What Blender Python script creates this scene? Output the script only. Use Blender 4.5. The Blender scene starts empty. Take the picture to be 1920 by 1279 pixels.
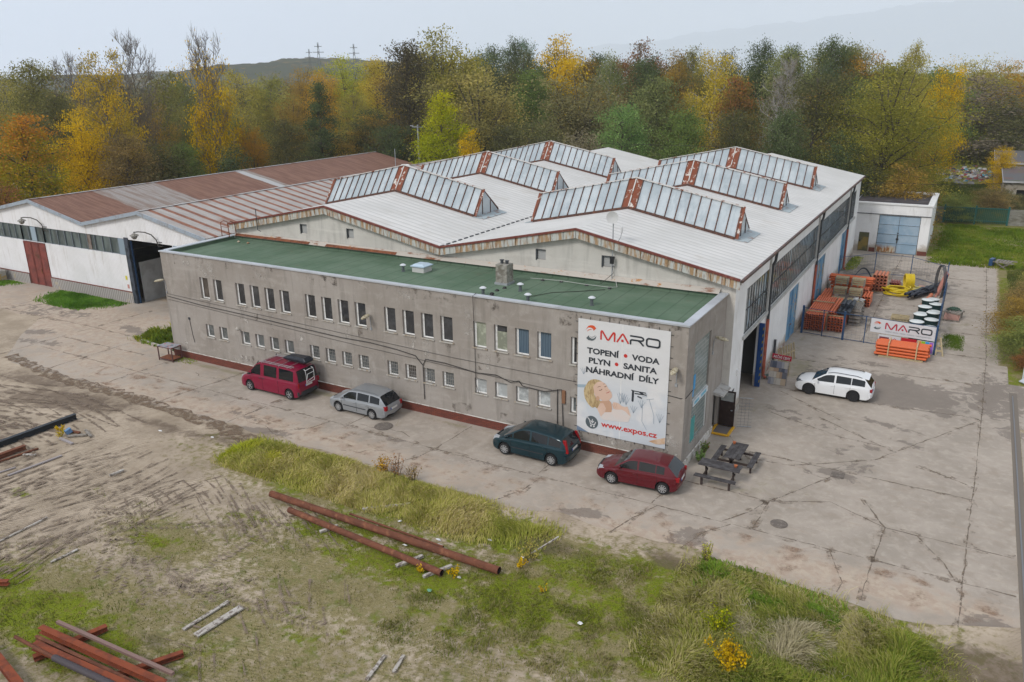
import bpy, math, random
import numpy as np
from mathutils import Vector, Matrix
R = math.radians
SC = bpy.context.scene
COL = SC.collection
rng = np.random.default_rng(7)
random.seed(7)

# ---------------------------------------------------------------- camera
def make_camera():
    yaw, pitch, roll = 0.5218, 0.3234, -0.0126
    d = Vector((-math.sin(yaw)*math.cos(pitch), math.cos(yaw)*math.cos(pitch), -math.sin(pitch)))
    r = Vector((math.cos(yaw), math.sin(yaw), 0)); u = r.cross(d)
    r2 = r*math.cos(roll) + u*math.sin(roll); u2 = -r*math.sin(roll) + u*math.cos(roll)
    m = Matrix((r2, u2, -d)).transposed().to_4x4()
    m.translation = Vector((10.28, -34.105, 18.463))
    cam = bpy.data.cameras.new('camera'); cam.sensor_width = 36; cam.lens = 1497.3*36/1920
    cam.clip_start = 0.3; cam.clip_end = 40000
    o = bpy.data.objects.new('camera', cam); COL.objects.link(o); o.matrix_world = m
    SC.camera = o
make_camera()

# ---------------------------------------------------------------- light: overcast daylight
SUN_EL, SUN_AZ = R(42), R(200)          # azimuth clockwise from +Y
def make_world():
    w = bpy.data.worlds.new('World'); SC.world = w; w.use_nodes = True
    nt = w.node_tree; N = nt.nodes; Lk = nt.links; N.clear()
    out = N.new('ShaderNodeOutputWorld'); bg = N.new('ShaderNodeBackground')
    bg.inputs['Strength'].default_value = 0.1
    sky = N.new('ShaderNodeTexSky'); sky.sky_type = 'NISHITA'; sky.sun_disc = False
    sky.sun_elevation = SUN_EL; sky.sun_rotation = SUN_AZ; sky.air_density = 1.0; sky.dust_density = 2.0
    tc = N.new('ShaderNodeTexCoord'); mp = N.new('ShaderNodeMapping')
    mp.inputs['Scale'].default_value = (1.2, 1.2, 11.0)
    mp.inputs['Rotation'].default_value = (0.05, 0.12, 0.3)
    n1 = N.new('ShaderNodeTexNoise'); n1.inputs['Scale'].default_value = 1.5; n1.inputs['Detail'].default_value = 5; n1.inputs['Roughness'].default_value = 0.5
    cr = N.new('ShaderNodeValToRGB')
    cr.color_ramp.elements[0].position = 0.40; cr.color_ramp.elements[0].color = (0.62, 0.70, 0.83, 1)
    cr.color_ramp.elements[1].position = 0.60; cr.color_ramp.elements[1].color = (0.99, 0.97, 0.98, 1)
    mul = N.new('ShaderNodeVectorMath'); mul.operation = 'SCALE'; mul.inputs['Scale'].default_value = 8.0
    mx = N.new('ShaderNodeMix'); mx.data_type = 'RGBA'; mx.inputs['Factor'].default_value = 0.9
    Lk.new(tc.outputs['Generated'], mp.inputs['Vector']); Lk.new(mp.outputs[0], n1.inputs['Vector'])
    Lk.new(n1.outputs['Fac'], cr.inputs['Fac']); Lk.new(cr.outputs['Color'], mul.inputs[0])
    Lk.new(sky.outputs['Color'], mx.inputs['A']); Lk.new(mul.outputs[0], mx.inputs['B'])
    Lk.new(mx.outputs['Result'], bg.inputs['Color']); Lk.new(bg.outputs[0], out.inputs['Surface'])
make_world()
sl = bpy.data.lights.new('sun', 'SUN'); sl.energy = 1.5; sl.angle = R(14); sl.color = (1.0, 0.97, 0.93)
so = bpy.data.objects.new('sun', sl); COL.objects.link(so)
so.rotation_euler = (math.pi/2 - SUN_EL, 0, -SUN_AZ + math.pi)
SC.view_settings.view_transform = 'Standard'; SC.view_settings.look = 'None'
SC.view_settings.exposure = 0.45; SC.view_settings.gamma = 1.0
SC.cycles.max_bounces = 5; SC.cycles.diffuse_bounces = 3; SC.cycles.glossy_bounces = 3
SC.cycles.transmission_bounces = 3; SC.cycles.transparent_max_bounces = 32; SC.cycles.volume_bounces = 2
SC.cycles.use_denoising = True

# ---------------------------------------------------------------- materials
MATS = {}
def hexc(r, g, b):   # sRGB 0-255 to linear
    f = lambda c: (c/255/12.92 if c/255 <= 0.04045 else ((c/255+0.055)/1.055)**2.4)
    return (f(r), f(g), f(b))
class NT:
    def __init__(s, name):
        s.m = bpy.data.materials.new(name); s.m.use_nodes = True; s.t = s.m.node_tree
        s.t.nodes.clear(); s.out = s.n('ShaderNodeOutputMaterial')
    def n(s, ty, **kw):
        x = s.t.nodes.new(ty)
        for k, v in kw.items(): setattr(x, k, v)
        return x
    def l(s, a, b): s.t.links.new(a, b)
    def coord(s, scale=(1,1,1), kind='Object', loc=(0,0,0), rot=(0,0,0)):
        tc = s.n('ShaderNodeTexCoord'); mp = s.n('ShaderNodeMapping')
        mp.inputs['Scale'].default_value = scale; mp.inputs['Location'].default_value = loc; mp.inputs['Rotation'].default_value = rot
        s.l(tc.outputs[kind], mp.inputs['Vector']); return mp.outputs[0]
    def noise(s, scale, detail=5, rough=0.6, vec=None, dist=0):
        x = s.n('ShaderNodeTexNoise'); x.inputs['Scale'].default_value = scale; x.inputs['Detail'].default_value = detail
        x.inputs['Roughness'].default_value = rough; x.inputs['Distortion'].default_value = dist
        if vec is not None: s.l(vec, x.inputs['Vector'])
        return x.outputs['Fac']
    def ramp(s, fac, lo, hi, c0=(0,0,0,1), c1=(1,1,1,1)):
        x = s.n('ShaderNodeMapRange'); x.interpolation_type = 'SMOOTHSTEP'
        x.inputs['From Min'].default_value = lo; x.inputs['From Max'].default_value = hi
        s.l(fac, x.inputs['Value']); return x.outputs[0]
    def mix(s, fac, a, b):
        x = s.n('ShaderNodeMix', data_type='RGBA')
        if isinstance(fac, (int, float)): x.inputs['Factor'].default_value = fac
        else: s.l(fac, x.inputs['Factor'])
        for k, v in (('A', a), ('B', b)):
            if isinstance(v, tuple): x.inputs[k].default_value = (*v[:3], 1)
            else: s.l(v, x.inputs[k])
        return x.outputs['Result']
    def math(s, op, a, b=0.0):
        x = s.n('ShaderNodeMath', operation=op)
        for i, v in enumerate((a, b)):
            if isinstance(v, (int, float)): x.inputs[i].default_value = v
            else: s.l(v, x.inputs[i])
        return x.outputs[0]
    def attr(s, name):
        x = s.n('ShaderNodeAttribute'); x.attribute_name = name; return x
    def bsdf(s, col, rough=0.8, metal=0.0, spec=0.3, bump=None, bstr=0.3, bdist=0.02, coat=0, trans=0, alpha=None):
        b = s.n('ShaderNodeBsdfPrincipled')
        if isinstance(col, tuple): b.inputs['Base Color'].default_value = (*col[:3], 1)
        else: s.l(col, b.inputs['Base Color'])
        if isinstance(rough, (int, float)): b.inputs['Roughness'].default_value = rough
        else: s.l(rough, b.inputs['Roughness'])
        b.inputs['Metallic'].default_value = metal; b.inputs['Specular IOR Level'].default_value = spec
        b.inputs['Coat Weight'].default_value = coat; b.inputs['Coat Roughness'].default_value = 0.06
        b.inputs['Transmission Weight'].default_value = trans
        if alpha is not None: s.l(alpha, b.inputs['Alpha'])
        if bump is not None:
            bp = s.n('ShaderNodeBump'); bp.inputs['Strength'].default_value = bstr; bp.inputs['Distance'].default_value = bdist
            s.l(bump, bp.inputs['Height']); s.l(bp.outputs[0], b.inputs['Normal'])
        s.l(b.outputs[0], s.out.inputs['Surface']); return b
def mat(name, col, layers=(), rough=0.8, metal=0.0, spec=0.3, bump=None, bstr=0.3, bdist=0.02, coat=0):
    """base colour plus noise layers (colour, scale, lo, hi, amount, stretch)"""
    if name in MATS: return MATS[name]
    s = NT(name); c = col
    for L in layers:
        cc, sc_, lo, hi = L[:4]; am = L[4] if len(L) > 4 else 1.0; st = L[5] if len(L) > 5 else (1, 1, 1)
        f = s.ramp(s.noise(sc_, vec=s.coord(st, loc=(len(layers)*3.1, sc_, lo*7))), lo, hi)
        if am != 1.0: f = s.math('MULTIPLY', f, am)
        c = s.mix(f, c, cc)
    b = s.noise(bump, vec=s.coord()) if bump else None
    s.bsdf(c, rough, metal, spec, b, bstr, bdist, coat); MATS[name] = s.m; return s.m

# ---------------------------------------------------------------- mesh builder
class MB:
    def __init__(s): s.v = []; s.f = []; s.m = []
    def face(s, pts, m=0):
        i = len(s.v); s.v.extend(tuple(p) for p in pts); s.f.append(tuple(range(i, i+len(pts)))); s.m.append(m)
    def box(s, x0, x1, y0, y1, z0, z1, m=0):
        s.hexa([(x0,y0,z0),(x1,y0,z0),(x1,y1,z0),(x0,y1,z0)], [(x0,y0,z1),(x1,y0,z1),(x1,y1,z1),(x0,y1,z1)], m); return s
    def hexa(s, a, b, m=0):
        i = len(s.v); s.v.extend(tuple(p) for p in a); s.v.extend(tuple(p) for p in b); n = len(a)
        s.f.append(tuple(i+k for k in reversed(range(n)))); s.f.append(tuple(i+n+k for k in range(n))); s.m += [m, m]
        for k in range(n):
            j = (k+1) % n; s.f.append((i+k, i+j, i+n+j, i+n+k)); s.m.append(m)
        return s
    def beam(s, p, q, w=0.1, h=0.1, m=0, up=(0,0,1)):
        p = Vector(p); q = Vector(q); d = (q-p).normalized(); u = Vector(up)
        if abs(d.dot(u)) > 0.98: u = Vector((1, 0, 0))
        r = d.cross(u).normalized()*w/2; t = r.cross(d).normalized()*h/2
        s.hexa([p-r-t, p+r-t, p+r+t, p-r+t], [q-r-t, q+r-t, q+r+t, q-r+t], m); return s
    def tube(s, path, r, n=8, m=0, caps=True, closed=False):
        P = [Vector(p) for p in path]; rr = r if isinstance(r, (list, tuple)) else [r]*len(P); K = len(P); i0 = len(s.v)
        pu = None
        for k in range(K):
            if closed: d = (P[(k+1) % K]-P[k-1]).normalized()
            else: d = (P[min(k+1, K-1)]-P[max(k-1, 0)]).normalized()
            u = pu if pu is not None else (Vector((0,0,1)) if abs(d.z) < 0.9 else Vector((1,0,0)))
            a = d.cross(u).normalized(); b = a.cross(d).normalized(); pu = b
            for j in range(n):
                t = 2*math.pi*j/n; s.v.append(tuple(P[k]+(a*math.cos(t)+b*math.sin(t))*rr[k]))
        for k in range(K if closed else K-1):
            k2 = (k+1) % K
            for j in range(n):
                j2 = (j+1) % n; s.f.append((i0+k*n+j, i0+k*n+j2, i0+k2*n+j2, i0+k2*n+j)); s.m.append(m)
        if caps and not closed:
            s.f.append(tuple(i0+j for j in reversed(range(n)))); s.f.append(tuple(i0+(K-1)*n+j for j in range(n))); s.m += [m, m]
        return s
    def pipe(s, p, q, r, wall=0.012, n=12, m=0, m2=None):
        """open ended pipe with a bore"""
        p = Vector(p); q = Vector(q); s.tube([p, q], r, n, m, caps=False); i0 = len(s.v)
        d = (q-p).normalized(); s.tube([q, p], r-wall, n, m if m2 is None else m2, caps=False)
        u = Vector((0,0,1)) if abs(d.z) < 0.9 else Vector((1,0,0)); a = d.cross(u).normalized(); b = a.cross(d).normalized()
        for c in (p, q):
            i = len(s.v)
            for j in range(n):
                t = 2*math.pi*j/n; v = a*math.cos(t)+b*math.sin(t); s.v.append(tuple(c+v*r)); s.v.append(tuple(c+v*(r-wall)))
            for j in range(n):
                j2 = (j+1) % n; s.f.append((i+2*j, i+2*j2, i+2*j2+1, i+2*j+1)); s.m.append(m)
        return s
    def prism(s, poly, axis, a, b, m=0):
        """2D polygon extruded along axis; poly in the remaining two coordinates in order"""
        def P(p, t):
            return (t, p[0], p[1]) if axis == 0 else ((p[0], t, p[1]) if axis == 1 else (p[0], p[1], t))
        s.hexa([P(p, a) for p in poly], [P(p, b) for p in poly], m); return s
    def lathe(s, prof, c=(0,0,0), n=16, axis=2, m=0):
        i0 = len(s.v); K = len(prof); c = Vector(c)
        for r, h in prof:
            for j in range(n):
                t = 2*math.pi*j/n; x, y = r*math.cos(t), r*math.sin(t)
                v = (x, y, h) if axis == 2 else ((x, h, y) if axis == 1 else (h, x, y)); s.v.append(tuple(c+Vector(v)))
        for k in range(K-1):
            for j in range(n):
                j2 = (j+1) % n; s.f.append((i0+k*n+j, i0+k*n+j2, i0+(k+1)*n+j2, i0+(k+1)*n+j)); s.m.append(m)
        s.f.append(tuple(i0+j for j in reversed(range(n)))); s.f.append(tuple(i0+(K-1)*n+j for j in range(n))); s.m += [m, m]
        return s
    def build(s, name, mats, parent=None, smooth=None, bevel=0, recalc=True):
        me = bpy.data.meshes.new(name); me.from_pydata(s.v, [], s.f)
        mats = mats if isinstance(mats, (list, tuple)) else [mats]
        for x in mats: me.materials.append(x)
        if len(mats) > 1: me.polygons.foreach_set('material_index', s.m)
        if recalc and len(s.f) < 60000:
            import bmesh
            bm = bmesh.new(); bm.from_mesh(me); bmesh.ops.recalc_face_normals(bm, faces=bm.faces); bm.to_mesh(me); bm.free()
        if smooth is not None:
            me.shade_smooth()
            if smooth < 180: me.set_sharp_from_angle(angle=R(smooth))
        o = bpy.data.objects.new(name, me); COL.objects.link(o)
        if parent is not None: o.parent = parent
        if bevel:
            b = o.modifiers.new('bevel', 'BEVEL'); b.width = bevel; b.segments = 2; b.limit_method = 'ANGLE'
        return o

def tag(o, label=None, cat=None, group=None, kind=None):
    if label: o['label'] = label
    if cat: o['category'] = cat
    if group: o['group'] = group
    if kind: o['kind'] = kind
    return o
def empty(name, loc=(0,0,0), rz=0.0, label=None, cat=None, group=None, kind=None):
    o = bpy.data.objects.new(name, None); COL.objects.link(o); o.location = loc; o.rotation_euler = (0, 0, rz)
    o.empty_display_size = 0.2
    return tag(o, label, cat, group, kind)
def kids(o): return [c for c in bpy.data.objects if c.parent == o]
def copy_tree(o, parent=None, loc=None, rz=None, label=None, group=None, scale=None, _ch=None):
    c = o.copy(); COL.objects.link(c)
    if parent is not None: c.parent = parent
    if loc is not None: c.location = loc
    if rz is not None: c.rotation_euler = (0, 0, rz)
    if scale is not None: c.scale = scale
    if label: c['label'] = label
    if group: c['group'] = group
    for ch in o.children: copy_tree(ch, c)
    return c
_txt = {}
def text(name, s, x, z, h, m, parent=None, width=None, y=0.0, bold=0.03, align='LEFT', basis=None):
    """flat lettering standing in the xz plane, cap height h, baseline left at (x, z); facing -y"""
    cu = bpy.data.curves.new(name, 'FONT'); cu.body = s; cu.size = 1.0; cu.offset = bold*0.6; cu.extrude = 0.004; cu.align_x = align
    cu.resolution_u = 3
    t = bpy.data.objects.new('tmp', cu); COL.objects.link(t)
    dg = bpy.context.evaluated_depsgraph_get(); me = bpy.data.meshes.new_from_object(t.evaluated_get(dg))
    bpy.data.objects.remove(t)
    n = len(me.vertices); co = np.empty(n*3, np.float32); me.vertices.foreach_get('co', co); co = co.reshape(-1, 3)
    k = h/0.728; kx = k
    if width: kx = width/(co[:,0].max()-co[:,0].min())
    x0 = co[:,0].min() if (width and align == 'LEFT') else 0.0
    if basis is None:
        out = np.stack([(co[:,0]-x0)*kx + x, y - co[:,2], co[:,1]*k + z], 1)
    else:                                   # basis = (origin, right, up)
        o_, r_, u_ = (np.array(b, float) for b in basis); nn = np.cross(r_, u_)
        out = o_ + np.outer((co[:,0]-x0)*kx + x, r_) + np.outer(co[:,1]*k + z, u_) + np.outer(co[:,2], nn)
    me.vertices.foreach_set('co', out.astype(np.float32).ravel()); me.materials.clear(); me.materials.append(m)
    me.update()
    o = bpy.data.objects.new(name, me); COL.objects.link(o)
    if parent is not None: o.parent = parent
    return o
def np_mesh(name, verts, quads, mats, parent=None, attrs=None, fattrs=None, n=4):
    me = bpy.data.meshes.new(name); nv = len(verts); nf = len(quads)
    me.vertices.add(nv); me.vertices.foreach_set('co', np.ascontiguousarray(verts, np.float32).ravel())
    me.loops.add(nf*n); me.loops.foreach_set('vertex_index', np.ascontiguousarray(quads, np.int32).ravel())
    me.polygons.add(nf); me.polygons.foreach_set('loop_start', np.arange(0, nf*n, n, dtype=np.int32))
    me.update(calc_edges=True)
    for x in (mats if isinstance(mats, (list, tuple)) else [mats]): me.materials.append(x)
    for k, a in (attrs or {}).items():
        at = me.attributes.new(k, 'FLOAT', 'POINT'); at.data.foreach_set('value', np.ascontiguousarray(a, np.float32))
    for k, a in (fattrs or {}).items():
        at = me.attributes.new(k, 'FLOAT', 'FACE'); at.data.foreach_set('value', np.ascontiguousarray(a, np.float32))
    o = bpy.data.objects.new(name, me); COL.objects.link(o)
    if parent is not None: o.parent = parent
    return o
def grid_mesh(name, xs, ys, zf, mats, attrs=None, parent=None, smooth=True):
    X, Y = np.meshgrid(xs, ys, indexing='ij'); Z = zf(X, Y); nx, ny = X.shape
    V = np.stack([X.ravel(), Y.ravel(), Z.ravel()], 1); I = np.arange(nx*ny).reshape(nx, ny)
    Q = np.stack([I[:-1,:-1], I[1:,:-1], I[1:,1:], I[:-1,1:]], -1).reshape(-1, 4)
    o = np_mesh(name, V, Q, mats, parent, {k: f(X, Y).ravel() for k, f in (attrs or {}).items()})
    if smooth: o.data.shade_smooth()
    return o
# ---------------------------------------------------------------- fields on the ground
def ell(X, Y, L):
    out = np.zeros_like(X)
    for x, y, rx, ry, a, v in L:
        c, s = math.cos(R(a)), math.sin(R(a)); dx, dy = X-x, Y-y
        u = (dx*c+dy*s)/rx; w = (-dx*s+dy*c)/ry
        out = np.maximum(out, v*np.clip(1.35-np.sqrt(u*u+w*w)*0.85, 0, 1))
    return out
def vnoise(X, Y, sc, seed=0):
    g = np.random.default_rng(seed).random((256, 256)); x = X/sc+1000.0; y = Y/sc+1000.0
    xi = np.floor(x).astype(int); yi = np.floor(y).astype(int); fx = x-xi; fy = y-yi
    fx = fx*fx*(3-2*fx); fy = fy*fy*(3-2*fy); a = g[xi % 256, yi % 256]; b = g[(xi+1) % 256, yi % 256]
    c = g[xi % 256, (yi+1) % 256]; d = g[(xi+1) % 256, (yi+1) % 256]
    return (a*(1-fx)+b*fx)*(1-fy) + (c*(1-fx)+d*fx)*fy
MOSS = [(-9,-11.2,5,.8,0,.8),(-15.5,-13.2,1.6,.6,0,.6),(-6.5,-12.6,5.5,1.3,3,1.0),(-11.5,-12.4,3.2,1.0,0,0.75),(-2.3,-12.3,2.6,2.1,0,0.95),(-1.0,-9.6,2.6,1.8,0,0.8),(1.6,-8.3,2.2,1.5,0,0.85),
        (-17.5,-21.6,3.6,1.3,20,1.0),(-15.0,-22.3,3.0,1.0,0,0.95),(-20.5,-20.9,2.2,1.0,0,0.9),(-13.2,-21.3,1.6,0.8,0,0.85),
        (-17.6,-16.4,1.2,0.5,0,0.8),(-15.9,-15.9,1.3,0.6,0,0.6),(-13.4,-14.0,1.2,0.5,0,0.55),(-8,-17.2,3,1.2,0,0.45),(-9.6,-20.5,2.5,1.0,0,0.55),
        (6.5,-9.5,6.5,3.2,0,1.0),(4.3,-12.0,4,2.5,0,0.9),(1.0,-11.6,2.2,2.4,0,0.7),(0.0,-14.0,4,1.6,0,0.55),(-4,-15.0,3.5,1.1,0,0.45),
        (-13,-8.6,9,2.0,0,1.0),(-5,-8.9,4,1.6,0,0.9),(-26.6,-16.6,1.2,.5,0,.6),(-23.7,-14.8,.9,.4,0,.55),(-20.5,-14.6,0.7,.35,0,.45)]
OLIVE = [(-2,-8.6,5,1.2,0,.9),(-8,-14.5,9,3.0,0,0.8),(0,-12,7,4,0,0.9),(-16,-21,7,3,0,0.9),(6,-11,9,5,0,1.0),(-9,-19,6,3,0,0.75),(-17,-16,3.5,1.6,0,0.9),(-3,-17,6,3,0,0.6),(-13,-9,10,2.6,0,0.9),(20,30,7,40,0,1.0)]
DARK = [(-36,-8.8,6,1.6,12,0.9),(-41,-7.6,5,1.0,8,0.8),(-26.5,-8.4,5,0.6,0,0.75),(-22,-8.0,2,0.7,0,0.8),(-3,-8.6,2.6,0.9,0,0.8),(12.9,-8.4,1.9,1.3,0,1.0),(2.2,-7.3,1.5,0.7,0,.9),(-12,-20.5,1.5,.6,0,.6),(-9.6,-21,2,.8,0,.5),(-14,-13.6,3.0,0.9,0,.5)]
def f_moss(X, Y):
    far = np.where((Y > 57.5) | ((X > 13.6) & (Y > 19)), 1.0, 0.0)
    return np.maximum(ell(X, Y, MOSS)*(0.75+0.5*vnoise(X, Y, 0.9, 3)), far*0.8*(0.6+0.6*vnoise(X, Y, 4, 5)))
def f_olive(X, Y):
    far = np.where((Y > 57.5) | (Y < -26) | ((X > 13.6) & (Y > 19)), 1.0, 0.0)
    return np.maximum(ell(X, Y, OLIVE), far)
def f_dark(X, Y):
    return np.maximum(ell(X, Y, DARK), np.where(Y > 84, 0.7, 0)*vnoise(X, Y, 9, 8))
def gz(X, Y):
    m = ((Y < -7.2) | (Y > 82)).astype(float)
    edge = np.clip((-7.0-Y)/1.2, 0, 1)+np.clip((Y-84)/6, 0, 1)
    return m*edge*((vnoise(X, Y, 1.3, 11)-0.5)*0.03+(vnoise(X, Y, 5, 12)-0.5)*0.04) - 0.006

def soil_material():
    s = NT('yard soil'); co = s.coord()
    n1 = s.noise(0.35, 6, 0.6, co); n2 = s.noise(3.0, 8, 0.65, co); n3 = s.noise(22, 6, 0.75, co)
    n4 = s.noise(1.1, 6, 0.7, co, 0.4)
    base = s.mix(s.ramp(n1, 0.35, 0.65), hexc(178,163,144), hexc(152,138,120))
    base = s.mix(s.math('MULTIPLY', s.ramp(n2, 0.47, 0.70), 0.35), base, hexc(140,122,102))
    # furrows raked into the sand by wheels, two crossing directions
    w = None
    for rot, sc_ in ((78, 2.1), (35, 2.6)):
        wv = s.n('ShaderNodeTexWave', wave_type='BANDS'); wv.inputs['Scale'].default_value = sc_; wv.inputs['Distortion'].default_value = 5.0
        wv.inputs['Detail'].default_value = 4; wv.inputs['Detail Scale'].default_value = 1.2
        s.l(s.coord((1, 1, 1), rot=(0, 0, R(rot))), wv.inputs['Vector'])
        f = s.math('MULTIPLY', s.ramp(wv.outputs['Fac'], 0.62, 0.9), s.ramp(s.noise(0.22 if rot == 78 else 0.3, 4, 0.5, s.coord(loc=(rot, 0, 0))), 0.44, 0.6))
        w = f if w is None else s.math('MAXIMUM', w, f)
    w = s.math('MULTIPLY', w, s.ramp(n2, 0.3, 0.6))
    base = s.mix(s.math('MULTIPLY', w, 0.45), base, hexc(122,108,95))
    ol = s.attr('olive').outputs['Fac']; mo = s.attr('moss').outputs['Fac']; dk = s.attr('dark').outputs['Fac']
    fo = s.ramp(s.math('ADD', ol, s.math('MULTIPLY', s.math('SUBTRACT', n2, 0.5), 1.9)), 0.25, 0.8)
    oc = s.mix(s.ramp(n3, 0.4, 0.62), hexc(108,102,62), hexc(140,128,90))
    oc = s.mix(s.ramp(n4, 0.5, 0.62), oc, hexc(100,104,48))
    base = s.mix(s.math('MULTIPLY', fo, 0.9), base, oc)
    fm = s.ramp(s.math('ADD', mo, s.math('ADD', s.math('MULTIPLY', s.math('SUBTRACT', n4, 0.5), 2.2), s.math('MULTIPLY', s.math('SUBTRACT', n2, 0.5), 1.2))), 0.42, 0.85)
    mc = s.mix(s.ramp(n3, 0.38, 0.62), hexc(84,96,16), hexc(120,130,24))
    mc = s.mix(s.ramp(n2, 0.5, 0.64), mc, hexc(112,106,52))
    base = s.mix(s.math('MULTIPLY', fm, 0.96), base, mc)
    fd = s.ramp(s.math('ADD', dk, s.math('MULTIPLY', s.math('SUBTRACT', n4, 0.5), 1.6)), 0.4, 0.9)
    base = s.mix(s.math('MULTIPLY', fd, 0.75), base, hexc(98,84,72))
    grit = s.noise(60, 3, 0.8, co)
    base = s.mix(s.math('MULTIPLY', s.ramp(grit, 0.62, 0.72), 0.5), base, hexc(190,182,168))
    base = s.mix(s.math('MULTIPLY', s.ramp(n3, 0.3, 0.5), 0.18), hexc(70,60,48), base) if False else base
    bmp = s.math('ADD', s.math('MULTIPLY', n3, 0.35), s.math('SUBTRACT', s.math('MULTIPLY', n2, 0.8), w))
    s.bsdf(base, 0.95, 0, 0.15, bmp, 0.55, 0.05)
    return s.m
xs = np.concatenate([np.linspace(-2200, -120, 26), np.linspace(-110, -48, 32), np.arange(-47.75, 18.1, 0.25), np.linspace(19, 60, 28), np.linspace(80, 2200, 24)])
ys = np.concatenate([np.linspace(-500, -40, 12), np.arange(-32, -5.9, 0.25), np.arange(-5, 62, 1.0), np.arange(63, 180, 3.0), np.linspace(190, 3500, 30)])
tag(grid_mesh('ground', xs, ys, gz, soil_material(), {'moss': f_moss, 'olive': f_olive, 'dark': f_dark}), kind='structure')

# ---------------------------------------------------------------- concrete yard
CSAND = [(-24,-5.4,24,1.3,0,0.75),(-40,0,9,8,0,.6),(2,-5.2,12,1.2,0,.55),(-52,2,16,5,0,0.9),(-42,-2.5,9,3.0,0,0.75),(-30,-5.6,10,1.0,2,0.8),(-12,-6.0,9,0.7,0,0.55),(2,-6.0,8,0.7,0,0.85),(9,-5.3,6,1.2,0,0.9),(-62,4,9,3,0,0.7),(-21,-5.4,3,.9,0,.7)]
CDARK = [(2.6,47,2.5,5,0,.75),(6.3,49,4,2.5,20,.6),(4,9.5,3.5,1.0,-25,.5),(7,6.5,1.6,.7,30,.5),(10.5,17.5,2,1,0,.55),(6.9,3.9,2.2,.9,40,.6),(-14.2,-3.7,2,.35,0,.6),(-8,-3.7,2.4,.3,0,.5),(-28,-3.9,4,.35,0,.5),(9.5,8.5,1.5,.4,-30,.5),(5.5,30,3,4,0,.45),(-51,-1.5,2.2,0.7,20,0.75),(-48,-2.8,3.2,0.6,12,0.7),(-56,1.5,2.4,0.6,10,0.6),(-44.5,2.4,2.4,0.6,-15,0.8),(-55,2.8,7,1.4,5,0.55),(7.6,16.2,4.8,2.6,-10,1.0),(4.7,17.0,3.0,1.6,0,0.7),(10.2,13.9,1.9,0.6,-30,0.75),(6.5,3.4,1.1,0.6,0,0.85),
         (8.2,10.6,2.4,0.5,-20,0.55),(9.0,17.3,2,0.9,0,0.5),(-21.5,-6.3,2.2,0.6,10,0.8),(-24,-5.2,2.2,0.4,0,0.5),(3.6,36,3.2,8,0,0.7),(6,45.5,6,3.0,0,0.65),(13.2,-5.9,1.4,.7,0,.8),(5.3,20.5,4,1.0,0,.5),(-2.6,-5.7,1.4,.5,20,.8),(2.2,-5.4,.9,1.0,0,.8),
         (13.6,18.0,2.2,4.5,0,.75),(14.3,12.8,1.2,1.4,0,.7)]
CMOSS = [(-9,-11.2,5,.8,0,.8),(-15.5,-13.2,1.6,.6,0,.6),(-27,-0.55,11,0.35,0,0.95),(-13,-0.5,8,0.25,0,0.6),(2.0,17.4,1.5,2.2,0,0.85),(-18,-1.8,5,0.8,0,0.35),(-29,-1.4,4,1.0,0,0.4),(1.0,2.5,0.6,4,0,0.55),(1.4,28,0.6,22,0,0.5),(1.4,50,1.2,5,0,0.9),(1.5,9.5,1.0,2,0,.5),(10.6,27.5,0.9,1.8,0,1.0),(11.0,31.5,1.8,3.5,0,0.45),(2.9,.5,3.2,1.6,0,.45),(-39,1.6,2,.8,0,.6)]
def c_front(x):
    return -6.55 + 0.55*(vnoise(x, x*0, 1.7, 21)-0.5) + 0.5*(vnoise(x, x*0, 5.0, 22)-0.5) - 0.9*np.clip((x+8)/3, 0, 1)*np.clip((-3.5-x)/1.5, 0, 1)*0.5 + 0.7*np.exp(-((x-2.3)/1.3)**2) + np.clip(x-11.6, 0, 3)*0.35
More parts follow.
